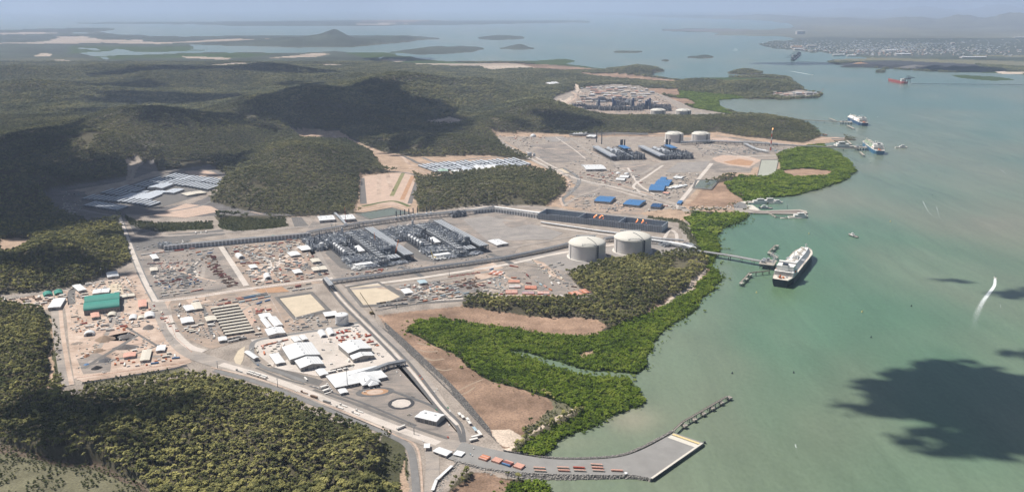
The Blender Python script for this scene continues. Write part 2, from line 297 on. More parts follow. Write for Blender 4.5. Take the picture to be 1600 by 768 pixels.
# --- land cover painted in order; classes: 1 forest 2 mangrove 3 mud 4 gravel 5 sand/bare 6 grass scrub 7 town 8 red dirt 9 coal/dark 10 dry grass
P1 = [(-60,466),(0,462),(100,452),(150,438),(205,408),(196,372),(185,345),(200,335),(330,330),(340,345),(450,340),(560,333),(650,332),(760,321),(850,322),(1000,335),(1075,345),(1085,368),(1092,390),(1060,398),(1000,402),(940,412),(886,428),(905,450),(932,465),(860,470),(780,469),(730,468),
 (720,478),(640,486),(590,492),(604,512),(640,546),(700,601),(742,652),(783,697),(800,712),(760,727),(728,732),(700,768),(690,860),(634,860),(628,712),(602,694),(545,668),(465,639),(415,619),(355,599),(325,590),(285,591),(200,604),(125,618),(98,618),(86,500),(60,484),(0,472),(-60,470)]
PAINT = [
 (2,[(632,512),(655,500),(690,495),(730,502),(800,512),(880,521),(930,521),(970,506),(1010,490),(1050,470),(1085,450),(1108,425),(1140,420),(1150,450),(1030,560),(1000,590),(1020,625),(960,660),(860,720),(812,708),(840,687),(880,662),(915,642),(880,640),(850,622),(810,602),(770,594),(735,577),(705,552),(665,529)]),
 (2,[(1130,285),(1160,273),(1200,276),(1215,262),(1220,250),(1215,237),(1240,228),(1300,222),(1370,270),(1300,320),(1180,330),(1155,308),(1140,296)]),
 (2,[(1068,347),(1085,333),(1190,333),(1150,360),(1150,390),(1112,430),(1096,402),(1086,380),(1080,362)]),
 (2,[(1020,140),(1090,144),(1150,149),(1180,156),(1130,158),(1145,180),(1100,178),(1080,166),(1060,152)]),
 (2,[(1272,205),(1300,200),(1290,212),(1276,210)]),(2,[(1275,216),(1308,213),(1300,222),(1280,224)]),
 (2,[(780,752),(870,750),(870,900),(760,900),(785,768)]),
 (2,[(540,78),(620,82),(680,96),(760,100),(700,101),(620,99),(560,90)]),(2,[(770,94),(880,88),(910,96),(990,108),(920,110),(830,100)]),(2,[(1000,118),(1240,122),(1200,126),(1080,126)]),
 (2,[(100,72),(400,74),(420,79),(100,84)]),(2,[(140,84),(420,83),(400,90),(160,92)]),(2,[(1460,112),(1600,112),(1600,130),(1460,126)]),
 (10,[(815,700),(835,682),(870,655),(900,640),(880,632),(855,632),(842,655),(818,668),(826,682)]),
 (5,[(786,708),(800,694),(822,684),(850,664),(905,634),(912,636),(860,664),(830,684),(806,704),(798,712)]),
 (3,[(590,492),(640,485),(720,476),(760,484),(840,494),(930,499),(948,505),(930,521),(880,523),(800,514),(730,504),(690,497),(655,502),(632,513),(665,530),(705,553),(735,578),(770,595),(810,603),(850,623),(860,640),(842,655),(815,666),(822,682),(800,702),(775,705),(722,662),(682,611),(622,556),(585,515)]),
 (4,[(640,690),(800,706),(860,716),(850,752),(790,747),(735,736),(700,760),(690,860),(640,860)]),
 (3,[(690,860),(700,768),(735,738),(805,749),(788,768),(770,860)]),
 (3,[(1072,322),(1085,300),(1100,290),(1150,280),(1132,286),(1142,298),(1158,312),(1170,322),(1100,324)]),
 (3,[(1215,266),(1255,263),(1300,267),(1290,274),(1240,276)]),
 (3,[(903,554),(914,548),(930,546),(925,552),(912,557)]),
 (3,[(1080,450),(1096,430),(1110,418),(1112,424),(1090,446),(1050,470),(1005,490),(1008,484)]),
 (5,[(1018,487),(1046,468),(1072,450),(1096,430),(1106,420),(1106,427),(1080,452),(1045,474),(1010,492)]),
 (3,[(770,99),(860,101),(940,108),(880,111),(800,106),(690,104)]),(3,[(905,114),(930,115),(990,119),(1075,126),(1060,130),(980,125),(905,118)]),
 (3,[(1000,138),(1060,140),(1066,150),(1020,146)]),(3,[(1040,152),(1080,154),(1090,163),(1060,164)]),
 (5,[(55,67),(78,60),(92,56.5),(125,57),(140,61.5),(190,63.5),(215,62),(225,65),(300,66),(230,68),(160,67.5),(80,69),(-40,71.5),(-40,69.5)]),(5,[(-40,52),(60,50),(90,52),(20,54)]),(5,[(240,66),(330,64.5),(420,66.5),(330,68)]),
 (5,[(480,83),(525,85),(500,89),(430,91)]),(5,[(295,88),(370,90),(360,93),(300,91)]),(5,[(310,105),(340,101),(390,98),(400,101),(350,104)]),(5,[(585,95),(610,92),(630,94),(620,98)]),(5,[(480,100),(560,102),(520,104)]),
 (5,[(640,100),(800,100),(830,106),(760,110),(740,104),(650,103)]),(6,[(0,92),(110,90),(160,94),(60,97)]),(5,[(50,84),(80,85),(78,88),(56,88)]),(5,[(90,93),(110,95),(108,97),(92,96)]),
 (3,[(560,33),(640,31),(700,33),(640,36),(560,36)]),(5,[(560,38),(630,37.5),(630,39),(560,39)]),
 (4,P1),
 (9,[(88,318),(75,306),(90,296),(150,284),(200,276),(215,258),(240,254),(250,268),(330,258),(352,272),(372,292),(330,316),(400,332),(470,338),(330,338),(200,336),(175,345),(150,345),(110,330)]),
 (4,[(95,312),(120,296),(200,283),(240,268),(330,266),(366,290),(300,318),(200,330),(130,326)]),
 (9,[(60,306),(86,298),(130,300),(160,330),(175,346),(140,352),(110,340),(88,330)]),
 (8,[(0,375),(30,372),(60,377),(30,392),(0,402)]),
 (8,[(556,276),(640,266),(658,300),(652,333),(556,332)]),
 (8,[(450,207),(480,203),(530,206),(560,224),(600,238),(650,246),(760,243),(800,248),(872,255),(850,268),(800,262),(660,278),(640,270),(600,266),(580,240),(540,222),(470,220)]),
 (4,[(665,262),(700,254),(760,250),(820,250),(828,258),(760,268),(690,272)]),
 (5,[(660,190),(690,186),(700,183),(735,192),(710,196),(670,194)]),
 (8,[(765,210),(850,208),(900,212),(960,208),(1000,211),(1040,207),(1060,212),(1120,207),(1150,212),(1205,218),(1255,224),(1284,214),(1318,213),(1320,220),(1250,230),(1215,238),(1222,262),(1202,276),(1130,275),(1100,290),(1075,322),(1160,324),(1262,326),(1262,334),(1082,330),(1070,347),(1000,336),(850,323),(882,302),(882,285),(860,268),(820,244),(790,232)]),
 (4,[(775,213),(900,215),(1000,213),(1120,216),(1200,222),(1250,228),(1214,240),(1215,255),(1130,272),(1095,290),(1060,325),(1000,332),(890,318),(905,296),(880,270),(840,250)]),
 (4,[(868,152),(900,140),(960,132),(1000,135),(1040,150),(1080,168),(1150,180),(1060,183),(960,182),(880,174),(850,170)]),
 (5,[(870,152),(885,165),(898,158),(915,148),(905,136),(896,134),(905,146),(880,158)]),
 (5,[(770,672),(792,668),(806,676),(820,684),(800,701),(786,699)]),
 (12,[(196,338),(212,346),(240,350),(330,347),(336,358),(250,362),(205,356)]),(12,[(340,345),(352,340),(400,343),(450,342),(452,354),(372,362),(348,358)]),
 (1,[(725,480),(735,462),(760,464),(800,471),(930,468),(934,456),(890,432),(950,410),(1060,395),(1098,400),(1108,412),(1100,425),(1072,448),(1040,468),(1010,484),(965,500),(930,498),(840,491),(760,482)]),
 (1,[(655,330),(648,308),(662,288),(700,285),(760,278),(830,268),(868,272),(882,290),(872,308),(850,320),(760,319)]),
 (1,[(325,315),(345,295),(380,283),(430,262),(520,240),(560,262),(560,310),(540,332),(450,334),(380,330)]),
 (6,[(1060,345),(1075,350),(1090,390),(1084,392),(1072,372),(1062,358)]),(6,[(1010,338),(1062,344),(1062,349),(1010,343)]),
 (10,[(130,596),(200,587),(285,572),(300,575),(290,583),(200,598),(130,608)]),
 (10,[(-100,700),(0,690),(60,712),(150,735),(215,750),(235,768),(230,860),(-200,860)]),
 (11,[(-60,695),(0,692),(60,710),(150,732),(220,754),(240,775),(228,775),(205,757),(140,738),(50,715),(-60,700)]),
 (6,[(68,490),(86,500),(96,580),(88,606),(76,600),(72,540)]),(8,[(78,500),(82,500),(88,600),(78,612),(80,560)]),
 (6,[(600,668),(632,690),(640,740),(620,768),(590,768),(600,720)]),(8,[(622,745),(632,720),(634,768),(618,775)]),
 (4,[(196,255),(214,250),(225,255),(215,262),(208,280),(196,283),(200,268)]),
 # gladstone and the far coast
 (7,[(1175,69),(1230,60),(1290,58),(1350,64),(1450,66),(1600,60),(1700,64),(1700,84),(1600,86),(1520,88),(1400,90),(1360,88),(1300,80),(1240,77)]),
 (13,[(1330,99),(1350,97),(1420,96),(1520,99),(1560,110),(1520,113),(1400,108),(1330,105),(1300,101)]),
 (10,[(1300,92),(1400,91),(1500,93),(1600,97),(1700,100),(1700,105),(1600,104),(1540,101),(1480,98),(1400,95),(1300,96)]),
 (10,[(1270,47),(1420,47),(1500,48),(1420,50),(1280,50)]),(10,[(1250,40),(1360,42),(1460,46),(1380,46),(1270,44)]),(5,[(1555,112),(1700,113),(1700,116),(1560,115)]),
 (10,[(1530,85),(1700,87),(1700,90),(1530,88)]),(9,[(1010,46.5),(1120,45),(1190,47.5),(1100,49),(1030,48)]),(5,[(1238,77),(1246,73),(1258,75),(1256,79)]),
 (4,[(1200,148),(1225,145),(1250,141),(1283,146),(1272,151),(1230,153)]),
 (4,[(850,131),(872,129),(876,133),(855,135)]),
]
# the paint is applied in ground (pixel) coordinates jittered by world noise, so edges are irregular
nz1 = fbm(WX / 60, WY / 60, 4, 3) - 0.5; nz2 = fbm(WX / 60, WY / 60, 4, 9) - 0.5
SC = F / (WY * CT + (CH - 2) * ST)                     # px per metre
nb1 = fbm(WX / 700, WY / 1400, 5, 13) - .5; nb2 = fbm(WX / 700, WY / 1400, 5, 19) - .5; jf = np.clip((WY - 4500) * .07, 0, 1100)
JX = GX + (nz1 * 26 + nb1 * jf) * SC; JY = GY + (nz2 * 26 + nb2 * jf * 1.3) * SC * np.clip(CH / WY, 0.02, 1)
land = np.zeros(GX.shape, bool)
for p in LAND: land |= pip(p, JX, JY)
for p in WATERS: land &= ~pip(p, JX, JY)
cls = np.where(land, 1, 0).astype(np.int8)
EXACT = {4}
for c, p in PAINT:
    m = pip(p, GX, GY) if c in EXACT else pip(p, JX, JY)
    cls[m & land] = c
flat = (cls != 1) 
lowl = np.isin(cls, (2, 3))
lf = blur(land, 1, 1)
# --- hills (photo pixel of the base centre, height m, radius px across, radius rows)
HILLS = [(520,66,150,34,4),(500,68,90,110,4),(620,63,60,60,3),(400,66,50,90,3),(690,79,45,50,3),(790,59,40,35,2),(815,74,40,18,2),(1165,113,25,18,2),(1105,89,25,18,1.5),(970,81,20,25,1),(1050,95,22,8,1.2),
 (640,148,112,110,22),(740,150,80,70,18),(500,170,95,90,24),(845,180,70,70,16),(780,205,40,60,16),(700,232,38,60,12),(250,215,105,150,26),(400,190,90,80,26),(100,240,70,150,28),(480,262,65,90,30),(400,300,45,70,24),
 (770,306,27,80,18),(100,410,38,70,28),(0,430,30,60,26),(300,128,80,140,8),(60,148,75,150,9),(420,116,70,80,6),(200,112,60,150,5),(20,118,60,120,5),(560,125,40,90,6),(900,150,30,40,8),(1000,196,27,90,9),(1130,196,30,70,9),(1220,200,25,40,7),(900,194,25,60,9),
 (985,115,55,40,6),(1180,138,42,60,7),(1090,134,35,60,5),(930,138,35,60,6),(860,118,30,60,6),(60,560,22,50,50),(330,665,24,130,45),(160,700,24,120,40),(430,710,22,100,50),(560,740,20,60,50),(1000,445,22,60,22),(830,482,8,60,6),(20,300,60,90,30),(220,310,20,40,12),
 (1590,38,330,70,4),(1500,37,230,40,4),(1420,36,200,50,4),(1300,34,130,80,4),(1180,30,200,80,3),(900,34,60,80,2),(500,37,70,120,2),(650,35,60,60,2),(1700,38,300,60,4),(1080,29,180,60,3),(1455,74,50,25,4),(1590,70,40,40,6),(1700,70,60,40,6),(20,72,20,60,4),(1440,20,560,60,3),(1560,20,720,50,3),(1330,19,450,50,3),(60,16,700,80,3)]
H = np.zeros(GX.shape)
for px, py, h, rx, ry in HILLS:
    g = np.exp(-((GX - px) / rx) ** 2 * 1.1 - ((GY - py) / ry) ** 2 * 1.1); H = np.maximum(H, h * g) + 0.25 * np.minimum(H, h * g)
rg = 1 - np.abs(2 * fbm(WX / 520, WY / 380, 4, 23) - 1); H *= 0.30 + .55 * fbm(WX / 420, WY / 420, 5, 21) + .62 * rg
keep = 1 - blur(flat & (cls != 0), 4, 3) * 0.999
near = GY > 110
hm = np.where(near, np.clip(1.6 * keep - 0.6, 0, 1), np.clip(blur(land, 3, 1), 0, 1) ** 1.5)
H *= hm
H += 3.0 * fbm(WX / 90, WY / 90, 3, 4) * (cls == 1) * hm
base = np.where(lowl, 0.9, G - 0.25); base = np.where(cls == 1, G - 0.2, base)
base = blur(np.where(land, base, -2.0), 1, 1)
HZ = np.where(lf > 0.5, np.maximum(base, 0.15) , -2.5 + 5 * lf * 0.5) + H * (lf > 0.4)
HZ = np.where(land, HZ, np.minimum(HZ, -0.3))
def hz(x, y):                                       # terrain height at world xy
    px, py = PX(np.asarray(x, float), np.asarray(y, float), 2.0)
    i = np.clip((px - PXS[0]) / 2.0, 0, len(PXS) - 1.01); j = np.clip(np.interp(py, PYS, np.arange(len(PYS))), 0, len(PYS) - 1.01)
    i0 = i.astype(int); j0 = j.astype(int); a = i - i0; b = j - j0
    z = (HZ[j0, i0] * (1 - a) + HZ[j0, i0 + 1] * a) * (1 - b) + (HZ[j0 + 1, i0] * (1 - a) + HZ[j0 + 1, i0 + 1] * a) * b
    return z, cls[np.rint(j).astype(int), np.rint(i).astype(int)], px, py
COLS = {0:(.12,.11,.08),1:(.095,.085,.055),2:(.045,.070,.018),3:(.265,.192,.142),4:(.31,.265,.225),5:(.55,.45,.36),6:(.085,.085,.05),7:(.075,.085,.07),8:(.40,.29,.21),9:(.15,.14,.135),11:(.13,.10,.075),12:(.07,.08,.04),13:(.05,.05,.055),10:(.16,.15,.095)}
CA = np.zeros(GX.shape + (4,)); CA[..., 3] = 1
for c, rgb in COLS.items(): CA[cls == c, :3] = rgb
n3 = fbm(WX / 25, WY / 25, 4, 31); n4 = fbm(WX / 300, WY / 300, 4, 37); n5 = fbm(WX / 900, WY / 250, 3, 41)
CA[..., :3] *= (0.88 + 0.24 * n3)[..., None]
m3 = cls == 3; n6 = fbm(WX / 130, WY / 60, 5, 61); n7 = fbm(WX / 14, WY / 45, 4, 71); CA[m3, :3] *= (0.30 + 1.25 * n6[m3] + .14 * n7[m3])[:, None] * np.array([1.08, 1, .95])
fm = cls == 1; CA[fm, :3] *= (0.7 + 0.7 * n4[fm])[:, None]
fs = (GY < 112) & np.isin(cls, (3, 5)); CA[fs, :3] *= (.42 + .55 * n5[fs])[:, None]
stk = (GY < 112) & (cls == 2); CA[stk, :3] *= (.6 + .8 * n4[stk])[:, None]
far = (GY < 110) & (cls == 1); CA[far, :3] = np.array((.054, .064, .045)) * (0.35 + .9 * n4[far] + .5 * n5[far])[:, None]
town = (GY < 60) & (GX > 1100) & (cls == 1); CA[town, :3] = (np.array((.13,.13,.10)) * (0.5 + 1.1 * n5[town])[:, None])
def grid_mesh(name, X, Y, Z, colr, material, kind='structure'):
    ny, nx = X.shape; me = bpy.data.meshes.new(name); me.vertices.add(nx * ny)
    me.vertices.foreach_set('co', np.stack([X, Y, Z], -1).reshape(-1).astype(np.float32))
    idx = np.arange(nx * ny).reshape(ny, nx)
    q = np.stack([idx[:-1, :-1], idx[1:, :-1], idx[1:, 1:], idx[:-1, 1:]], -1).reshape(-1, 4)
    me.loops.add(q.size); me.loops.foreach_set('vertex_index', q.reshape(-1).astype(np.int32))
    me.polygons.add(len(q)); me.polygons.foreach_set('loop_start', (np.arange(len(q)) * 4).astype(np.int32)); me.polygons.foreach_set('loop_total', np.full(len(q), 4, np.int32))
    me.polygons.foreach_set('use_smooth', np.ones(len(q), bool))
    if colr is not None:
        at = me.color_attributes.new('cover', 'FLOAT_COLOR', 'POINT'); at.data.foreach_set('color', colr.reshape(-1).astype(np.float32))
    me.materials.append(material); me.update(calc_edges=True); me.validate()
    o = bpy.data.objects.new(name, me); COL.objects.link(o); o['kind'] = kind; return o
def cover_mat(name, rough=0.95):
    m = bpy.data.materials.new(name); m.use_nodes = True; t = m.node_tree; b = t.nodes['Principled BSDF']
    b.inputs['Roughness'].default_value = rough; b.inputs['Specular IOR Level'].default_value = 0.1
    at = t.nodes.new('ShaderNodeAttribute'); at.attribute_name = 'cover'
    geo = t.nodes.new('ShaderNodeNewGeometry'); col = at.outputs['Color']
    for sc, lo, hi, det in ((0.35, 0.72, 1.3, 6), (0.03, 0.80, 1.22, 5)):
        n = t.nodes.new('ShaderNodeTexNoise'); n.inputs['Scale'].default_value = sc; n.inputs['Detail'].default_value = det; t.links.new(geo.outputs['Position'], n.inputs['Vector'])
        mr = t.nodes.new('ShaderNodeMapRange'); mr.inputs[1].default_value = .3; mr.inputs[2].default_value = .7; mr.inputs[3].default_value = lo; mr.inputs[4].default_value = hi
        t.links.new(n.outputs['Fac'], mr.inputs[0]); mx = t.nodes.new('ShaderNodeMix'); mx.data_type = 'RGBA'; mx.blend_type = 'MULTIPLY'; mx.inputs[0].default_value = 1
        t.links.new(col, mx.inputs[6]); t.links.new(mr.outputs[0], mx.inputs[7]); col = mx.outputs[2]
    t.links.new(col, b.inputs['Base Color']); return m
grid_mesh('ground', WX, WY, HZ, CA, cover_mat('ground'))

# ------------------------------------------------------------------ water
wx = np.arange(-600, 2201, 12.0); wy = np.concatenate([[12.4, 13, 14, 16, 18, 21], np.arange(25, 900, 5.0)])
QX, QY = np.meshgrid(wx, wy); v = QY - 384; t = (0 - CH) / (-(F * ST + v * CT)); AX = (QX - 800) * t; AY = (F * CT - v * ST) * t
a1 = fbm(AX / 500, AY / 900, 4, 51); a2 = fbm(AX / 150 + a1 * 3, AY / 420, 4, 57)
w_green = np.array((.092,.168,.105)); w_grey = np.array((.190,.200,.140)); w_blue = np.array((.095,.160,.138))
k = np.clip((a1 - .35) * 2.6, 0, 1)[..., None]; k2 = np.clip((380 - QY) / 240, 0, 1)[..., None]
WC = w_green * (1 - k) + w_grey * k; WC = WC * (1 - k2) + (w_blue * (1 - k * .6) + w_grey * k * .6) * k2  # far water shifts bluer in base colour, standing in for sky reflection and haze
for px, py, rx, ry, s, c in ((985,655,45,22,.8,(.25,.235,.17)),(900,690,60,16,.55,(.20,.22,.15)),(1130,430,20,30,.35,(.20,.20,.15)),(1360,262,60,8,.3,(.20,.18,.14)),(1560,350,80,12,.35,(.2,.18,.14)),(1230,455,60,25,.5,(.09,.15,.07)),(1300,216,50,5,.5,(.2,.18,.14)),(1350,600,60,60,.35,(.17,.165,.115)),(1110,500,40,80,.25,(.15,.17,.12)),(1250,680,70,90,.3,(.15,.165,.11))):
    g = (s * np.exp(-((QX - px) / rx) ** 2 - ((QY - py) / ry) ** 2) * (0.6 + .8 * a2))[..., None]; g = np.clip(g, 0, 1); WC = WC * (1 - g) + np.array(c) * g
WC *= (1.0 + 0.2 * a2)[..., None]
WC = np.concatenate([WC, np.ones(WC.shape[:2] + (1,))], -1)
wm = bpy.data.materials.new('sea_water'); wm.use_nodes = True; t = wm.node_tree; b = t.nodes['Principled BSDF']
b.inputs['Roughness'].default_value = 0.22; b.inputs['IOR'].default_value = 1.33; b.inputs['Specular IOR Level'].default_value = 0.5
at = t.nodes.new('ShaderNodeAttribute'); at.attribute_name = 'cover'
geo = t.nodes.new('ShaderNodeNewGeometry'); mp = t.nodes.new('ShaderNodeMapping'); mp.inputs['Scale'].default_value = (1, .55, 1); mp.inputs['Rotation'].default_value = (0, 0, .5); t.links.new(geo.outputs['Position'], mp.inputs[0])
n1 = t.nodes.new('ShaderNodeTexNoise'); n1.inputs['Scale'].default_value = 0.16; n1.inputs['Detail'].default_value = 7; n1.inputs['Roughness'].default_value = .7; t.links.new(mp.outputs[0], n1.inputs['Vector'])
mp2 = t.nodes.new('ShaderNodeMapping'); mp2.inputs['Scale'].default_value = (1, .18, 1); mp2.inputs['Rotation'].default_value = (0, 0, -.35); t.links.new(geo.outputs['Position'], mp2.inputs[0]); n2 = t.nodes.new('ShaderNodeTexNoise'); n2.inputs['Scale'].default_value = .02; n2.inputs['Detail'].default_value = 6; n2.inputs['Roughness'].default_value = .65; n2.inputs['Distortion'].default_value = .8; t.links.new(mp2.outputs[0], n2.inputs['Vector'])
am = t.nodes.new('ShaderNodeMath'); am.operation = 'ADD'; t.links.new(n1.outputs['Fac'], am.inputs[0]); t.links.new(n2.outputs['Fac'], am.inputs[1])
mr = t.nodes.new('ShaderNodeMapRange'); mr.inputs[1].default_value = .68; mr.inputs[2].default_value = 1.36; mr.inputs[3].default_value = .86; mr.inputs[4].default_value = 1.2; t.links.new(am.outputs[0], mr.inputs[0])
mx = t.nodes.new('ShaderNodeMix'); mx.data_type = 'RGBA'; mx.blend_type = 'MULTIPLY'; mx.inputs[0].default_value = 1; t.links.new(at.outputs['Color'], mx.inputs[6]); t.links.new(mr.outputs[0], mx.inputs[7]); t.links.new(mx.outputs[2], b.inputs['Base Color'])
bp = t.nodes.new('ShaderNodeBump'); bp.inputs['Distance'].default_value = 0.9; bp.inputs['Strength'].default_value = 0.5; t.links.new(n1.outputs['Fac'], bp.inputs['Height']); t.links.new(bp.outputs[0], b.inputs['Normal'])
grid_mesh('water', AX, AY, np.zeros_like(AX), WC, wm)
# ------------------------------------------------------------------ foliage
def leaf_mat(name, c1, c2, c3, sc=0.02):
    m = bpy.data.materials.new(name); m.use_nodes = True; t = m.node_tree; b = t.nodes['Principled BSDF']; b.inputs['Roughness'].default_value = .85; b.inputs['Specular IOR Level'].default_value = .15
    oi = t.nodes.new('ShaderNodeObjectInfo'); geo = t.nodes.new('ShaderNodeNewGeometry')
    n = t.nodes.new('ShaderNodeTexNoise'); n.inputs['Scale'].default_value = sc; n.inputs['Detail'].default_value = 4; t.links.new(geo.outputs['Position'], n.inputs['Vector'])
    n2 = t.nodes.new('ShaderNodeTexNoise'); n2.inputs['Scale'].default_value = .7; n2.inputs['Detail'].default_value = 3; t.links.new(geo.outputs['Position'], n2.inputs['Vector'])
    ad = t.nodes.new('ShaderNodeMath'); ad.operation = 'ADD'; ml = t.nodes.new('ShaderNodeMath'); ml.operation = 'MULTIPLY'; ml.inputs[1].default_value = .62; t.links.new(oi.outputs['Random'], ml.inputs[0])
    m2 = t.nodes.new('ShaderNodeMath'); m2.operation = 'MULTIPLY_ADD'; m2.inputs[1].default_value = 1.7; m2.inputs[2].default_value = -.62; t.links.new(n.outputs['Fac'], m2.inputs[0])
    t.links.new(ml.outputs[0], ad.inputs[0]); t.links.new(m2.outputs[0], ad.inputs[1])
    r = t.nodes.new('ShaderNodeValToRGB'); e = r.color_ramp.elements; e[0].color = (*c1, 1); e[1].color = (*c3, 1); e[0].position = .05; e[1].position = .95; x = e.new(.55); x.color = (*c2, 1)
    t.links.new(ad.outputs[0], r.inputs[0])
    mr = t.nodes.new('ShaderNodeMapRange'); mr.inputs[1].default_value = .3; mr.inputs[2].default_value = .7; mr.inputs[3].default_value = .65; mr.inputs[4].default_value = 1.4; t.links.new(n2.outputs['Fac'], mr.inputs[0])
    mx = t.nodes.new('ShaderNodeMix'); mx.data_type = 'RGBA'; mx.blend_type = 'MULTIPLY'; mx.inputs[0].default_value = 1; t.links.new(r.outputs[0], mx.inputs[6]); t.links.new(mr.outputs[0], mx.inputs[7]); t.links.new(mx.outputs[2], b.inputs['Base Color'])
    return m
M_LEAF = leaf_mat('gum_leaves', (.052,.064,.026), (.152,.152,.055), (.36,.33,.115), .0065)
M_LEAFH = leaf_mat('hill_gum_leaves', (.060,.072,.036), (.128,.132,.060), (.235,.220,.098), .004)
M_MANG = leaf_mat('mangrove_leaves', (.045,.078,.008), (.125,.185,.014), (.20,.245,.035), .015)
M_BUSH = leaf_mat('bush_leaves', (.050,.062,.022), (.095,.105,.04), (.16,.16,.07), .02)
M_BARK = mat('pale_bark', (.28,.24,.20), .9, .2, 2)
def blob(b, c, r, rz, seed, m=0, n=7, k=4):
    """small uneven leaf clump"""
    rr = random.Random(seed); vs = []; fs = []
    vs.append((c[0], c[1], c[2] + rz))
    for j in range(1, k):
        t = math.pi * j / k
        for i in range(n):
            a = 2 * math.pi * (i + .5 * (j % 2)) / n; q = rr.uniform(.68, 1.22)
            vs.append((c[0] + r * q * math.sin(t) * math.cos(a), c[1] + r * q * math.sin(t) * math.sin(a), c[2] + rz * q * math.cos(t)))
    vs.append((c[0], c[1], c[2] - rz * .8)); L = len(vs) - 1
    for i in range(n): fs.append((0, 1 + i, 1 + (i + 1) % n)); fs.append((L, 1 + (k - 2) * n + (i + 1) % n, 1 + (k - 2) * n + i))
    for j in range(k - 2):
        for i in range(n): a = 1 + j * n + i; c2 = 1 + j * n + (i + 1) % n; fs.append((a, a + n, c2 + n, c2))
    b.add(vs, fs, m)
def crown(b, seed, R_=4.2, zc=8.5, hh=3.6, lobes=9, leaves=90, ls=.9, m=0, n=6):
    rr = random.Random(seed)
    C = []
    for i in range(lobes):
        a = rr.uniform(0, 6.28); d = R_ * math.sqrt(rr.random()) * .78; z = zc + hh * (rr.uniform(-.55, .75)) * (1 - .5 * d / R_); r = R_ * rr.uniform(.24, .44)
        C.append((d * math.cos(a), d * math.sin(a), z, r)); blob(b, (d * math.cos(a), d * math.sin(a), z), r, r * .72, rr.random(), m, n, 4)
    for i in range(leaves):
        x, y, z, r = rr.choice(C); t = rr.uniform(0, 6.28); u = rr.uniform(-.3, 1); q = math.sqrt(1 - u * u); f = rr.uniform(1.0, 1.35)
        p = Vector((x + r * f * q * math.cos(t), y + r * f * q * math.sin(t), z + r * .75 * f * u)); s = ls * rr.uniform(.5, 1.2)
        A = Vector((rr.uniform(-1, 1), rr.uniform(-1, 1), rr.uniform(-.5, .5))).normalized(); B = A.cross(Vector((rr.uniform(-.6, .6), rr.uniform(-.6, .6), 1))).normalized()
        b.add([p - A * s, p + B * s * .8, p + A * s, p - B * s * .7], [(0, 1, 2, 3)], m)
    return C
def trunk(b, C, zb, r, m=0, lean=.6):
    b.tube((0, 0, -1.5), (lean * .3, 0, zb * .6), r, m, 6, r * .75); top = (lean * .3, 0, zb * .6)
    for x, y, z, rr_ in C[:4]: b.tube(top, (x * .8, y * .8, z), r * .6, m, 5, r * .25)
protoC = bpy.data.collections.new('foliage_kinds')
def proto_set(name, specs, mats):
    c = bpy.data.collections.new(name)
    for i, fn in enumerate(specs):
        b = MB(); fn(b); o = bpy.data.objects.new('%s_%02d' % (name, i), b.mesh(name, mats)); c.objects.link(o)
    return c
def gum(seed, Rr, lobes, leaves, n=6, tr=True):
    def f(b):
        C = crown(b, seed, Rr, 8.2 + seed % 3 * .8, 3.4, lobes, leaves, .85, 0, n)
        if tr: trunk(b, C, 8.5, .28, 1)
    return f
SET_NEAR = proto_set('gum_near', [gum(s, r, l, 70) for s, r, l in ((1,4.3,10),(2,3.6,8),(3,5.0,12),(4,3.2,7),(5,4.4,9),(6,2.6,6))], [M_LEAF, M_BARK])
SET_MID = proto_set('gum_mid', [gum(s, r, l, 14, 5, False) for s, r, l in ((11,4.8,7),(12,4.2,6),(13,5.4,8),(14,3.6,5))], [M_LEAFH, M_BARK])
def canopy(seed, Rr, lobes):
    def f(b): crown(b, seed, Rr, 7, 4.5, lobes, 8, 2.2, 0, 5)
    return f
SET_FAR = proto_set('gum_far', [canopy(21, 11, 9), canopy(22, 10, 8), canopy(23, 12, 10)], [M_LEAFH])
SET_BUSH = proto_set('bush', [lambda b, s=s: crown(b, s, 1.9, 1.6, 1.5, 5, 34, .5, 0, 5) for s in (31, 32, 33)], [M_BUSH])
def mang(seed, Rr, lobes, leaves):
    def f(b): crown(b, seed, Rr, 3.0, 2.2, lobes, leaves, .7, 0, 5)
    return f
SET_MANG = proto_set('mangrove', [mang(41, 3.4, 8, 40), mang(42, 2.8, 6, 34), mang(43, 4.0, 9, 44), mang(44, 2.3, 5, 26)], [M_MANG])
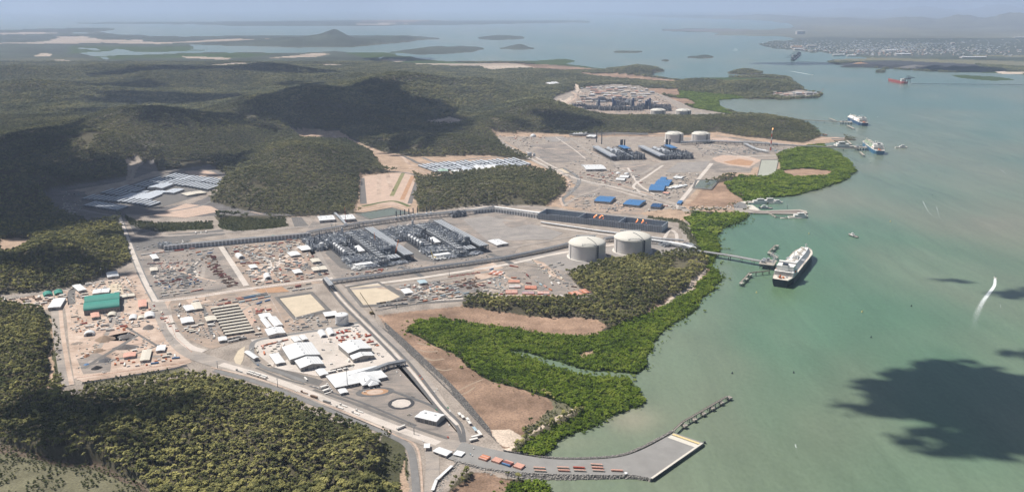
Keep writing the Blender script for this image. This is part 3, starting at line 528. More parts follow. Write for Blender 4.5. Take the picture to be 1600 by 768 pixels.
def scatter(name, P, scale, coll, nvar, label=None, material=None):
    n = len(P); me = bpy.data.meshes.new(name); me.vertices.add(n); me.vertices.foreach_set('co', P.astype(np.float32).reshape(-1))
    def A(nm, ty, d, key): a = me.attributes.new(nm, ty, 'POINT'); a.data.foreach_set(key, d)
    A('pscale', 'FLOAT_VECTOR', scale.astype(np.float32).reshape(-1), 'vector')
    rot = np.zeros((n, 3), np.float32); rot[:, 2] = rng.uniform(0, 6.283, n); rot[:, 0] = rng.normal(0, .06, n); A('prot', 'FLOAT_VECTOR', rot.reshape(-1), 'vector')
    A('pvar', 'INT', rng.integers(0, nvar, n).astype(np.int32), 'value')
    o = bpy.data.objects.new(name, me); COL.objects.link(o); o['kind'] = 'stuff'
    if label: o['label'] = label
    ng = bpy.data.node_groups.new(name, 'GeometryNodeTree')
    ng.interface.new_socket('Geometry', in_out='INPUT', socket_type='NodeSocketGeometry'); ng.interface.new_socket('Geometry', in_out='OUTPUT', socket_type='NodeSocketGeometry')
    N = ng.nodes; L = ng.links; gi = N.new('NodeGroupInput'); go = N.new('NodeGroupOutput')
    ci = N.new('GeometryNodeCollectionInfo'); ci.inputs['Collection'].default_value = coll; ci.inputs['Separate Children'].default_value = True; ci.inputs['Reset Children'].default_value = True
    ip = N.new('GeometryNodeInstanceOnPoints'); ip.inputs['Pick Instance'].default_value = True
    def NA(nm, ty): a = N.new('GeometryNodeInputNamedAttribute'); a.data_type = ty; a.inputs['Name'].default_value = nm; return a.outputs[0]
    L.new(gi.outputs[0], ip.inputs['Points']); L.new(ci.outputs[0], ip.inputs['Instance']); L.new(NA('pvar', 'INT'), ip.inputs['Instance Index'])
    er = N.new('FunctionNodeEulerToRotation'); L.new(NA('prot', 'FLOAT_VECTOR'), er.inputs[0]); L.new(er.outputs[0], ip.inputs['Rotation']); L.new(NA('pscale', 'FLOAT_VECTOR'), ip.inputs['Scale'])
    L.new(ip.outputs[0], go.inputs[0])
    md = o.modifiers.new('scatter', 'NODES'); md.node_group = ng; return o
def candidates(d0, d1, sp):
    ys = np.arange(d0, d1, sp); out = []
    for y in ys:
        w = y * 0.64 + 60; x = np.arange(-w, w, sp); out.append(np.stack([x, np.full_like(x, y)], -1))
    P = np.concatenate(out); P += rng.uniform(-.46, .46, P.shape) * sp; return P
def plant(d0, d1, sp, classes, dens=1.0):
    P = candidates(d0, d1, sp); z, c, px, py = hz(P[:, 0], P[:, 1])
    k = np.isin(c, classes) & (px > -150) & (px < 1750) & (rng.random(len(P)) < dens) & (z > .2); return np.concatenate([P[k], z[k][:, None]], 1), px[k], py[k]
def scl(n, lo, hi, v=.2): s = rng.uniform(lo, hi, n); return np.stack([s, s, s * rng.uniform(1 - v, 1 + v, n)], -1)
Pn, pxn, pyn = plant(760, 2300, 5.9, (1,))
clear = fbm(Pn[:, 0] / 55, Pn[:, 1] / 55, 3, 77); k = clear > .24; Pn, pxn, pyn = Pn[k], pxn[k], pyn[k]
# the 280 gums that show largest: individual trees
vis = (pxn > 0) & (pxn < 1600) & (pyn < 790); order = np.argsort(np.where(vis, -pyn, 0))[:280]
selm = np.zeros(len(Pn), bool); selm[order] = True
scatter('gum_forest', Pn[~selm], scl((~selm).sum(), .5, 1.12), SET_NEAR, 6, 'olive and brown gum forest covering the hills around the site')
KT = []
descr = [('tall gum tree with a wide olive crown in the bush at the bottom edge', 5.0), ('gum tree with a small yellowish crown in the bush at the bottom edge', 3.6), ('gum tree with a dense dark crown in the bush at the bottom edge', 4.4), ('slender gum tree with a ragged open crown in the bush at the bottom edge', 3.9)]
for i, (lb, rr_) in enumerate(descr):
    t0 = empty('gum_tree', (0, 0, 0), 0, lb, 'tree', 'gum trees in the near bush')
    b = MB(); C = crown(b, 100 + i, rr_, 8.6, 3.6, 14, 190, .62, 0, 7); b.build('crown', M_LEAF, t0)
    b = MB(); trunk(b, C, 8.5, .28); b.build('trunk', M_BARK, t0); KT.append(t0)
used = set()
for q, i in enumerate(order):
    k = q % 4; t0 = KT[k] if k not in used else copy_tree(KT[k]); used.add(k)
    t0.location = Pn[i]; t0.rotation_euler = (0, 0, random.uniform(0, 6.28)); s = random.uniform(.75, 1.2); t0.scale = (s, s, s * random.uniform(.85, 1.15))
Pm, _, _ = plant(2300, 4700, 8.8, (1,)); k = fbm(Pm[:, 0] / 80, Pm[:, 1] / 80, 3, 78) > .27; Pm = Pm[k]
scatter('gum_forest_hills', Pm, scl(len(Pm), .75, 1.4), SET_MID, 4, 'gum forest over the ridges behind the plant')
Pf, _, _ = plant(4700, 9500, 17, (1,)); scatter('far_forest', Pf, scl(len(Pf), .6, 1.15), SET_FAR, 3, 'distant forest on low hills')
Pg, _, _ = plant(760, 2200, 4.3, (2,)); scatter('mangrove_scrub', Pg, scl(len(Pg), .65, 1.25, .3), SET_MANG, 4, 'bright green mangroves along the shore')
Pg, _, _ = plant(2200, 6200, 8.5, (2,)); scatter('far_mangrove_scrub', Pg, scl(len(Pg), 1.5, 2.6, .3) * np.array([1, 1, .6]), SET_MANG, 4, 'green mangroves on the far bays')
Pb, _, _ = plant(760, 3300, 4.8, (6, 10, 11), .85); k = fbm(Pb[:, 0] / 24, Pb[:, 1] / 24, 3, 79) > .43; PB0 = Pb[k]; scatter('low_scrub', Pb[k], scl(k.sum(), .6, 1.5, .3), SET_BUSH, 3, 'low scrub and regrowth on cleared slopes')
Pt, _, _ = plant(1500, 3600, 4.6, (12,), .8); scatter('planted_belt', Pt, scl(len(Pt), 1.1, 2.2, .3), SET_BUSH, 3, 'dense planted shrub belts below the left camp')
Pb, px, py = plant(900, 2100, 6, (3,), .5)
from_m = blur(cls == 2, 7, 5); ii = np.clip(((px - PXS[0]) / 2).astype(int), 0, len(PXS) - 1); jj = np.clip(np.interp(py, PYS, np.arange(len(PYS))).astype(int), 0, len(PYS) - 1)
Pw = candidates(760, 2600, 4.5); z_, c_, px_, py_2 = hz(Pw[:, 0], Pw[:, 1]); i2 = np.clip(((px_ - PXS[0]) / 2).astype(int), 0, len(PXS) - 1); j2 = np.clip(np.interp(py_2, PYS, np.arange(len(PYS))).astype(int), 0, len(PYS) - 1); m2_ = from_m[j2, i2]
kw = np.isin(c_, (0, 3, 5)) & (m2_ > .06) & (rng.random(len(Pw)) < m2_ ** 1.4 * .75) & (fbm(Pw[:, 0] / 16, Pw[:, 1] / 16, 2, 83) > .42)
scatter('mangrove_fringe', np.concatenate([Pw[kw], np.full((kw.sum(), 1), .1)], 1), scl(kw.sum(), .45, .95, .3), SET_MANG, 4, 'ragged outliers along the mangrove edge')
k = rng.random(len(Pb)) < from_m[jj, ii] * 1.1; scatter('mudflat_shrubs', Pb[k], scl(k.sum(), .25, .75, .3), SET_BUSH, 3, 'scattered dark shrubs on the mudflat')
print('FOREST', len(Pn), len(Pm), len(Pf))
# ------------------------------------------------------------------ haze
def haze():
    b = MB(); b.box(0, 62000, -12, 300000, 128000, 1130)
    m = bpy.data.materials.new('haze'); m.use_nodes = True; t = m.node_tree; t.nodes.clear()
    o = t.nodes.new('ShaderNodeOutputMaterial'); v = t.nodes.new('ShaderNodeVolumePrincipled'); v.inputs['Density'].default_value = HAZE_D; v.inputs['Color'].default_value = HAZE_C
    v.inputs['Anisotropy'].default_value = 0.15; t.links.new(v.outputs[0], o.inputs['Volume'])
    return b.build('haze', m, kind='stuff')
HAZE_D = 3.4e-5; HAZE_C = (.62, .75, 1.0, 1)
haze()
# ------------------------------------------------------------------ cumulus clouds high above the view, they shade parts of the land and water
CLH = 1550.0
M_CLD = mat('cloud_vapour', (.85,.86,.88), 1.0, .03, .002)
def cloud(ells, name='cloud'):
    b = MB()
    for px, py, rx, ry in ells:
        c = U(px, py, 30); rxm = (U(px + rx, py, 30) - c).length; rym = abs(U(px, py - ry, 30).y - U(px, py + ry, 30).y) / 2
        off = (CLH - 30) / math.tan(SUN_EL); c = c + Vector((SX * off, SY * off, 0))
        n = max(14, int(rxm * rym / 2500)); n = min(n, 160)
        for i in range(n):
            a = random.uniform(0, 6.28); d = math.sqrt(random.random()); e = random.uniform(.24, .4)
            x = c.x + rxm * .88 * d * math.cos(a); y = c.y + rym * .88 * d * math.sin(a)
            k = len(b.v); blob(b, (0, 0, 0), 1, 1, random.random(), 0, 12, 7)
            hh = min(rxm, rym) * e * .8
            for q in range(k, len(b.v)): vx, vy, vz = b.v[q]; b.v[q] = (x + vx * rxm * e, y + vy * rym * e, CLH + (vz * hh if vz > 0 else vz * hh * .15))
    for px, py, rx, ry in ells:              # broken fringe of small puffs, added to feather the shadow edges
        c = U(px, py, 30); rxm = (U(px + rx, py, 30) - c).length; rym = abs(U(px, py - ry, 30).y - U(px, py + ry, 30).y) / 2; off = (CLH - 30) / math.tan(SUN_EL); c = c + Vector((SX * off, SY * off, 0))
        for i in range(34):
            a = random.uniform(0, 6.28); d = random.uniform(.92, 1.22); s = min(rxm, rym, 260) * random.uniform(.05, .14); k = len(b.v); blob(b, (0, 0, 0), 1, 1, random.random(), 0, 7, 4)
            for q in range(k, len(b.v)): vx, vy, vz = b.v[q]; b.v[q] = (c.x + rxm * d * math.cos(a) + vx * s * 2.2, c.y + rym * d * math.sin(a) + vy * s, CLH + vz * s * .3)
    return b.build(name, M_CLD, kind='stuff', label='cumulus cloud high over the bay casting a broad shadow')
CLOUDS = [
 [(1500,600,130,48),(1440,590,100,34),(1350,604,70,12),(1480,655,90,22),(1545,656,90,22),(1560,625,110,42),(1640,605,120,58),(1490,562,70,28),(1720,612,120,55),(1420,560,50,14),(1400,574,30,8)],
 [(1600,437,60,8),(1650,440,60,14),(1590,526,40,8)],[(1465,415,26,2.5),(1495,418,16,2)],
 [(90,285,120,42),(20,250,70,40),(170,262,60,26),(-60,260,80,60),(60,330,80,24),(130,330,30,10)],
 [(600,182,100,24),(540,165,90,22),(480,182,70,18),(690,196,50,10),(440,160,50,10),(640,218,50,12)],
 [(180,322,50,14),(330,250,60,10),(200,350,40,10)],
 [(330,205,60,8),(280,210,50,9)],
 [(330,108,70,7),(260,115,100,6),(160,134,90,5),(260,150,110,7),(400,113,60,5),(470,130,40,3)],
 [(500,112,30,3),(620,88,50,3),(150,168,70,4)],
 [(150,635,150,30),(60,605,90,22),(250,640,90,24),(150,680,90,16)],
 [(90,400,70,7),(140,410,60,6),(40,412,60,6)],[(60,410,70,10)],
 [(870,190,60,8),(950,150,40,3)],[(1240,95,60,2),(1500,104,60,3)],
]
for e in CLOUDS: cloud(e)
# ------------------------------------------------------------------ yards, roads, ponds (level sheets, each a little above the one below)
M_GRAV = dirt('gravel', [(.17,.155,.14),(.29,.25,.215),(.38,.30,.24),(.52,.42,.34)]); M_GRAV2 = dirt('grey_gravel', [(.15,.14,.135),(.245,.225,.205),(.30,.265,.235),(.44,.375,.32)])
M_DARKG = mat('dark_gravel', (.155,.145,.135), .95, .22, .07); M_CONC = dirt('concrete', [(.44,.40,.36),(.54,.50,.45),(.60,.55,.50),(.66,.61,.55)]); M_PALE = dirt('pale_dust', [(.26,.20,.165),(.44,.34,.27),(.55,.44,.36),(.62,.52,.44)])
M_ASPH = mat('asphalt', (.13,.127,.125), .9, .2, .12); M_ASPH2 = mat('worn_asphalt', (.20,.193,.185), .9, .2, .08); M_HAUL = dirt('haul_road', [(.22,.205,.19),(.31,.285,.26),(.38,.34,.30),(.46,.41,.36)])
M_SAND = mat('pale_sand', (.56,.47,.35), .95, .14, .05); M_ORANGE = mat('orange_soil', (.42,.25,.15), .95, .25, .06); M_PINK = mat('pinkish_soil', (.50,.37,.29), .95, .2, .05)
M_POND = mat('pond_water', (.15,.165,.115), .15, .15, .03, spec=.5); M_GRASSY = mat('dry_grass', (.22,.21,.10), .95, .25, .08); M_PAINT = mat('white_paint', (.78,.77,.74), .7, .05, 1)
M_PLAZA = dirt('grey_pad', [(.22,.21,.20),(.28,.265,.25),(.32,.30,.28),(.38,.35,.32)]); M_TAR = mat('black_tar', (.05,.05,.055), .8, .2, .1)
M_ROCK = mat('rock_armour', (.34,.315,.285), .95, .4, .35); M_ROCKB = mat('rock_gaps', (.10,.095,.09), .95, .4, .4, bump=.6)
LV = [0.10]
def yard(name, pts, m, dz=None): LV[0] = LV[0] + .0 ; return sheet(name, pts, G + (dz or .12), m)
sheet('yard', [(208,392),(255,388),(330,383),(352,384),(382,440),(385,444),(245,468),(240,458),(205,400)], G + .10, M_GRAV2)
sheet('yard', [(352,386),(480,372),(500,400),(520,440),(400,452),(385,442)], G + .10, M_GRAV)
sheet('yard', [(264,466),(400,448),(438,470),(488,512),(392,528),(330,545),(290,528),(270,498)], G + .10, M_GRAV)
sheet('yard', [(392,530),(480,518),(560,505),(630,565),(512,590),(470,582),(430,575),(405,555)], G + .12, M_CONC)
sheet('yard', [(424,572),(470,584),(505,594),(498,602),(455,592),(425,578)], G + .14, M_DARKG)
sheet('yard', [(102,462),(130,447),(212,425),(240,470),(280,540),(300,565),(270,575),(130,596),(118,590),(108,500)], G + .10, M_PALE)
sheet('yard', [(0,470),(90,455),(128,450),(108,480),(60,484)], G + .12, M_PALE)
sheet('yard', [(500,330),(560,338),(640,334),(790,325),(838,352),(790,412),(540,447),(505,425),(470,372)], G + .10, M_GRAV2)
sheet('yard', [(488,398),(520,440),(600,432),(780,410),(760,394),(640,340),(560,352)], G + .13, M_GRAV2)
sheet('yard', [(560,506),(600,545),(690,640),(728,690),(700,705),(560,640),(470,600),(510,594),(630,568)], G + .10, M_GRAV2)
sheet('yard', [(555,450),(700,440),(800,425),(870,410),(890,432),(905,450),(930,463),(800,470),(735,462),(640,472),(590,485),(575,470)], G + .11, M_GRAV2)
sheet('yard', [(800,405),(870,392),(960,385),(1060,378),(1088,388),(1050,396),(960,408),(890,425),(850,415)], G + .12, M_PLAZA)
sheet('gravel_pad', [(722,342),(760,337),(840,352),(880,364),(862,374),(800,375),(760,374)], G + .16, M_PLAZA)
sheet('gravel_pad', [(785,345),(838,348),(800,356),(790,352)], G + .19, M_GRAV2)
sheet('gravel_pad', [(700,325),(760,322),(846,330),(842,340),(760,330)], G + .12, M_CONC)
sheet('plant_pad', [(508,395),(555,352),(572,352),(640,405),(612,418),(560,424),(532,418)], G + .17, M_DARKG); sheet('plant_pad', [(630,384),(672,342),(690,340),(762,392),(738,402),(680,410),(652,404)], G + .17, M_DARKG)
sheet('camp_pad', [(128,318),(170,300),(230,278),(268,270),(364,286),(362,292),(330,297),(318,304),(250,324),(190,332),(160,330)], G + .13, M_DARKG)
# settlement ponds with raised dark banks
def pond(name, pts, m, bank=6.0, h=1.6):
    w = [U(p[0], p[1], G + .2) for p in pts]; c = sum(w, Vector()) / len(w); b = MB(); n = len(w)
    out = [c + (p - c) * (1 + bank * 2.2 / (p - c).length) for p in w]; mid1 = [c + (p - c) * (1 + bank * 1.3 / (p - c).length) for p in w]; mid2 = [c + (p - c) * (1 + bank * .7 / (p - c).length) for p in w]
    vs = [Vector((p.x, p.y, G + .05)) for p in out] + [Vector((p.x, p.y, G + h)) for p in mid1] + [Vector((p.x, p.y, G + h)) for p in mid2] + [Vector((p.x, p.y, G + .15)) for p in w]
    fs = []
    for k in range(3): fs += [(k * n + i, k * n + (i + 1) % n, (k + 1) * n + (i + 1) % n, (k + 1) * n + i) for i in range(n)]
    b.add(vs, fs); o = b.build('pond_bank', M_DARKG, kind='structure'); recalc(o.data)
    sheet(name, pts, G + .22, m)
pond('sand_pond', [(437,466),(485,459),(508,483),(462,495)], M_SAND, 8)
pond('sand_pond', [(546,449),(590,442),(625,463),(600,474),(568,476)], M_SAND, 7)
pond('pond', [(560,334),(612,325),(640,333),(600,338),(580,342)], M_POND, 5)
pond('pond', [(1090,282),(1122,281),(1110,294),(1085,293)], M_POND, 9)
pond('pond', [(1190,250),(1216,250),(1210,276),(1184,275)], mat('silty_pond', (.42,.42,.34), .4, .1, .03), 8)
pond('sand_pond', [(858,265),(880,263),(892,270),(872,273)], M_SAND, 3)
sheet('gravel_pad', [(828,226),(890,223),(925,248),(880,254),(850,253)], G + .16, M_GRAV2)
sheet('gravel_pad', [(845,214),(880,213),(892,220),(860,222)], G + .16, M_PLAZA)
sheet('gravel_pad', [(950,257),(1010,256),(1028,260),(1000,278),(985,284),(965,262)], G + .16, M_GRAV2)
sheet('gravel_pad', [(1040,268),(1060,254),(1110,252),(1096,268),(1050,270)], G + .18, M_PLAZA)
sheet('gravel_pad', [(1088,260),(1112,252),(1180,255),(1172,270),(1110,268)], G + .16, M_GRAV2)
sheet('red_soil', [(1112,247),(1130,242),(1170,244),(1190,250),(1170,262),(1140,258),(1118,252)], G + .2, M_PINK)
sheet('red_soil', [(1130,253),(1155,248),(1178,252),(1172,259),(1145,257)], G + .24, M_ORANGE)
sheet('gravel_pad', [(1090,234),(1150,231),(1200,236),(1175,242),(1100,243)], G + .16, M_GRAV2); sheet('gravel_pad', [(1145,229),(1190,228),(1240,236),(1225,241)], G + .16, M_GRAV2)
sheet('gravel_pad', [(860,296),(925,290),(975,302),(950,308),(900,306)], G + .16, M_GRAV2)
sheet('yard', [(870,318),(905,305),(1010,325),(1000,335),(930,332)], G + .14, M_GRAV)
sheet('red_soil', [(1108,216),(1135,215),(1165,222),(1120,222)], G + .15, M_PINK)
# the square dam wall with planted terraces
TB = [(563,276),(640,268),(655,300),(640,322),(566,318)]
sheet('terrace', TB, G + .15, M_PINK)
for k, (a, b_, m) in enumerate((((575,275),(578,312),M_PINK),((592,272),(592,306),M_PALE),((605,271),(612,298),M_PALE),((630,270),(612,306),M_GRASSY),((645,275),(628,312),M_ORANGE),((652,282),(640,318),M_DARKG),((565,278),(568,318),M_DARKG))):
    road('terrace_strip', [a, b_], 14 if k < 6 else 20, G + .22, m, curve=False)
road('dam_track', [(558,276),(600,268),(645,272),(658,284)], 12, G + .3, M_DARKG)
road('dam_bank', [(566,322),(612,314),(640,322)], 14, G + .3, mat('green_bank', (.12,.14,.06), .95, .3, .1)); road('dam_bank', [(556,330),(610,321),(645,330)], 10, G + .3, M_PINK)
# roads
def rd(pts, w, m=M_HAUL, z=.30, name='road', curve=True): return road(name, pts, w, G + z, m, curve)
rd([(186,338),(200,375),(222,430),(243,470)], 16, M_ASPH2, .26); rd([(186,338),(200,375),(222,430),(243,470)], 10, M_CONC, .32)
rd([(243,470),(258,500),(275,530),(300,552),(345,568),(420,590),(480,612),(560,645),(640,676),(685,692),(730,697)], 30, M_HAUL, .28, curve=True)
rd([(345,568),(420,590),(480,612),(560,645),(640,676),(685,692)], 14, M_CONC, .33)
rd([(243,470),(300,464),(380,452),(450,443),(520,434)], 14, M_CONC, .31); rd([(345,385),(365,415),(385,446)], 12, M_CONC, .31)
rd([(255,392),(345,382),(480,366)], 9, M_DARKG, .29)
rd([(196,372),(300,366),(450,356),(560,345),(700,330),(770,321),(850,326),(1000,340),(1050,348)], 14, M_HAUL, .30)
rd([(480,366),(500,400),(520,436)], 12, M_HAUL, .29)
rd([(505,436),(530,470),(580,520),(630,572),(680,632),(712,664),(722,690)], 5.5, M_ASPH, .36); rd([(514,436),(541,468),(593,520),(641,568),(691,632),(720,662),(726,690)], 5, M_ASPH, .35); rd([(509,436),(535,469),(586,520),(635,570),(685,632),(715,663)], 5, M_CONC, .40)
rd([(520,432),(545,462),(600,520),(648,568),(700,640),(738,690)], 10, M_HAUL, .30)
rd([(395,560),(393,545),(400,532),(440,524),(520,512),(560,503)], 9, M_ASPH2, .30); rd([(395,560),(410,572),(440,582),(478,596)], 9, M_ASPH2, .30)
rd([(400,574),(440,590),(476,600)], 5, M_DARKG, .4); rd([(490,608),(560,632),(640,664),(700,684)], 6, M_DARKG, .4); rd([(484,602),(560,626),(650,664)], 4, M_ASPH, .41)
rd([(262,492),(270,515),(295,540),(320,548)], 14, M_CONC, .30); rd([(264,468),(258,480),(264,500)], 12, M_PALE, .27)
rd([(540,447),(640,436),(790,413),(870,396),(980,380),(1060,382),(1085,392)], 14, M_CONC, .30); rd([(540,452),(650,441),(800,418)], 14, M_HAUL, .29)
rd([(625,416),(650,426),(660,432)], 12, M_ASPH, .33, curve=False); rd([(764,396),(785,404),(800,412)], 14, M_ASPH, .33)
rd([(675,440),(700,448),(733,462)], 14, M_ASPH2, .33, curve=False); rd([(605,446),(625,458),(645,472)], 12, M_DARKG, .33)
rd([(745,395),(790,388),(880,372),(900,368)], 10, M_HAUL, .3)
rd([(845,352),(930,364),(1000,372),(1040,374)], 10, M_CONC, .3); rd([(1042,352),(1062,358),(1070,370),(1062,382)], 12, M_HAUL, .3); rd([(1038,372),(1046,360),(1056,364),(1058,378)], 9, M_CONC, .32)
rd([(88,478),(92,520),(100,570),(106,602)], 20, M_HAUL, .27); rd([(94,478),(98,520),(106,570),(112,600)], 7, M_PALE, .32)
rd([(102,462),(108,500),(112,540),(120,590)], 8, M_PALE, .3); rd([(120,592),(180,584),(250,574),(288,568)], 7, M_PALE, .34); rd([(128,598),(190,588),(260,577),(292,570)], 6, M_TAR, .33)
rd([(0,464),(60,459),(130,447),(212,420)], 10, M_HAUL, .3); rd([(125,447),(112,455),(112,475)], 14, M_DARKG, .3)
# foreground road edge berm and the road down to the bottom
rd([(335,578),(400,596),(470,622),(560,658),(615,682),(640,700),(648,740),(652,800)], 10, M_ASPH2, .28); rd([(330,573),(400,590),(470,615),(560,652),(620,680),(652,700),(660,768),(662,800)], 3, M_PALE, .34)
rd([(672,696),(676,720),(674,768),(672,800)], 18, M_HAUL, .31)
# turning circle and oval track
def disc(name, px, py, r, m, z, n=40, rx=1.0, rot=0): 
    c = U(px, py); pts = []
    for i in range(n): a = 2 * math.pi * i / n; x, y = r * rx * math.cos(a), r * math.sin(a); pts.append((c.x + x * math.cos(rot) - y * math.sin(rot), c.y + x * math.sin(rot) + y * math.cos(rot)))
    return sheet(name, pts, G + z, m, px=False)
disc('turning_circle', 627, 630, 20, M_TAR, .30); disc('helipad', 627, 630, 15, M_CONC, .45, n=9)
rd([(640,622),(646,619)], 7, M_TAR, .30, curve=False)
disc('oval_track', 586, 612, 17, M_ASPH, .32, rx=1.75, rot=.2); disc('oval_island', 586, 612, 11, M_ORANGE, .40, rx=1.9, rot=.2); disc('oval_island', 586, 612, 9, M_PALE, .44, rx=1.4, rot=.2)
rd([(612,610),(640,620),(672,632),(690,644)], 6, M_ASPH, .34)
# stockpiles and earthworks in the left yard are objects below; ground patches here
for pts, m in (([(150,522),(185,513),(225,520),(222,535),(150,548),(140,540)], M_PINK), ([(170,524),(200,518),(215,524),(200,532),(172,532)], M_PALE), ([(120,560),(150,550),(175,560),(172,580),(130,584)], M_GRAV2), ([(160,462),(192,458),(194,462),(165,466)], M_CONC), ([(168,444),(188,442),(194,462),(176,465)], M_SAND)): sheet('ground_patch', pts, G + .2, m)
for pts, m in (([(290,468),(318,462),(330,470),(300,478)], M_PALE), ([(372,480),(392,478),(398,500),(390,515),(380,500)], M_PINK), ([(395,452),(440,447),(452,455),(410,458)], M_ORANGE), ([(425,575),(440,540),(450,560)], M_GRAV2), ([(384,420),(420,415),(430,430),(402,436)], M_PALE), ([(440,405),(470,402),(480,410),(450,414)], M_PINK), ([(245,452),(320,448),(345,453),(300,460),(255,465)], M_GRAV2), ([(740,418),(770,410),(790,420),(760,440),(745,450)], M_PALE), ([(830,404),(850,410),(885,440),(860,430)], M_PALE), ([(372,547),(383,540),(380,562),(372,575),(365,560)], M_SAND)): sheet('ground_patch', pts, G + .18, m)
# site 2 roads
rd([(770,212),(800,232),(850,258),(905,280),(960,292),(1010,305),(1050,318),(1075,330)], 26, M_HAUL, .28); rd([(800,232),(850,258),(905,280),(960,292),(1010,305)], 8, M_CONC, .33)
rd([(890,215),(925,240),(958,252),(965,262),(955,270),(925,276)], 14, M_HAUL, .30); rd([(822,236),(845,250),(880,268)], 8, M_CONC, .32)
rd([(965,262),(1000,272),(1030,256),(1060,250),(1112,252)], 16, M_HAUL, .30); rd([(1055,325),(1075,300),(1098,272),(1112,255)], 14, M_CONC, .32); rd([(1000,300),(990,290),(1010,276),(1036,258)], 10, M_CONC, .33)
rd([(905,280),(940,280),(935,295),(905,306),(880,322)], 10, M_HAUL, .32); rd([(945,292),(1000,308),(1060,326)], 6, M_CONC, .36)
rd([(880,262),(902,276),(903,288),(890,302),(878,312),(884,322)], 14, M_ASPH2, .31); rd([(872,268),(888,282),(888,294),(876,308),(880,322)], 7, M_PALE, .34); rd([(866,272),(880,284),(878,298),(868,310)], 9, M_ORANGE, .30)
rd([(1075,330),(1110,325),(1160,328),(1200,330)], 14, M_HAUL, .32); rd([(1120,212),(1180,222),(1240,230)], 14, M_HAUL, .3); rd([(1200,222),(1250,222),(1290,216),(1320,216)], 22, M_PINK, .3); rd([(1150,245),(1200,243),(1235,243)], 10, M_CONC, .3)
rd([(1070,230),(1110,236),(1150,244)], 6, M_CONC, .34); rd([(1100,228),(1140,238),(1180,250)], 6, M_CONC, .34); rd([(868,214),(895,232),(915,248)], 5, M_CONC, .34); rd([(900,211),(980,210),(1040,211)], 14, M_DARKG, .3); rd([(1140,214),(1190,222)], 18, M_DARKG, .3)
# camp roads
rd([(660,246),(690,254),(760,246),(860,247)], 12, M_ASPH2, .3); rd([(450,208),(480,204),(515,206),(530,220),(580,235),(610,238),(630,246),(640,256),(670,262)], 12, M_PALE, .3); rd([(620,240),(640,248),(660,256),(700,252)], 16, M_DARKG, .28); rd([(640,262),(690,276),(700,280)], 8, M_PALE, .3)
rd([(120,326),(175,336),(230,334),(310,322),(345,306)], 10, M_ASPH2, .3); rd([(345,306),(370,320),(400,332),(450,338),(500,336)], 9, M_PINK, .3); rd([(95,300),(150,292),(190,284),(205,278),(210,262),(222,256)], 8, M_HAUL, .3)
sheet('red_soil', [(240,336),(290,318),(330,322),(345,330),(290,340)], G + .16, M_PINK); sheet('yard', [(200,346),(240,348),(250,360),(210,365)], G + .16, M_DARKG); sheet('yard', [(262,366),(330,360),(348,358),(352,366),(290,374)], G + .16, M_DARKG); sheet('yard', [(200,374),(280,366),(300,376),(255,388),(210,392)], G + .14, M_DARKG)
sheet('yard', [(455,340),(470,338),(482,352),(460,354)], G + .18, M_DARKG); sheet('bare_cutting', [(288,268),(320,266),(345,273),(330,276),(300,274)], G + .2, M_PINK)
for pts, w_ in (([(655,546),(668,549),(684,548)],4),([(662,558),(676,562),(694,560)],5),([(680,575),(694,578),(706,576)],4),([(712,612),(735,600),(760,590),(772,586)],3),([(716,618),(730,612),(742,604)],3),([(652,535),(664,538),(680,536)],4)): road('sand_spill', pts, w_, 1.02, mat('pale_mud', (.34,.26,.19), .95, .15, .1))
# ------------------------------------------------------------------ rock-armoured sea walls: sloped strips with individual boulders in the surface
def armour(name, top, bot, zt=G + .1, zb=.9, label=None, rock=2.2, dens=1.0):
    T = smooth([U(*p, zt) for p in top], 8); Bm = smooth([U(*p, zb) for p in bot], 8); b = MB(); n = min(len(T), len(Bm)); ks = 5; vs = []
    for i in range(n):
        for k in range(ks + 1): q = k / ks; p = T[i].lerp(Bm[i], q); vs.append(p)
    fs = [(i * (ks + 1) + k, (i + 1) * (ks + 1) + k, (i + 1) * (ks + 1) + k + 1, i * (ks + 1) + k + 1) for i in range(n - 1) for k in range(ks)]
    b.add(vs, fs)
    for i in range(n - 1):
        L = (T[i + 1] - T[i]).length; Wd = (T[i] - Bm[i]).length
        for _ in range(int(L * Wd / 5.5 * dens)):
            u, w = random.random(), random.random(); p = T[i].lerp(T[i + 1], u).lerp(Bm[i].lerp(Bm[i + 1], u), w); s = random.uniform(.4, 1) * rock
            b.box(p.x, p.y, p.z - s * .4, s, s * random.uniform(.6, 1), s * .8, 1, random.uniform(0, 3), random.uniform(.5, .8))
    o = b.build(name, [M_ROCKB, M_ROCK], label=label, cat='sea wall'); recalc(o.data); return o
armour('sea_wall', [(560,492),(600,515),(640,552),(700,610),(740,652),(778,692)], [(590,492),(612,512),(652,548),(712,606),(752,652),(786,695)], label='long grey rock wall between the haul road and the brown mudflat', rock=1.8)
armour('sea_wall', [(585,484),(640,475),(720,464),(736,460)], [(600,494),(650,486),(720,476),(740,472)], label='grey stone embankment below the central yards beside the headland trees', rock=1.8)
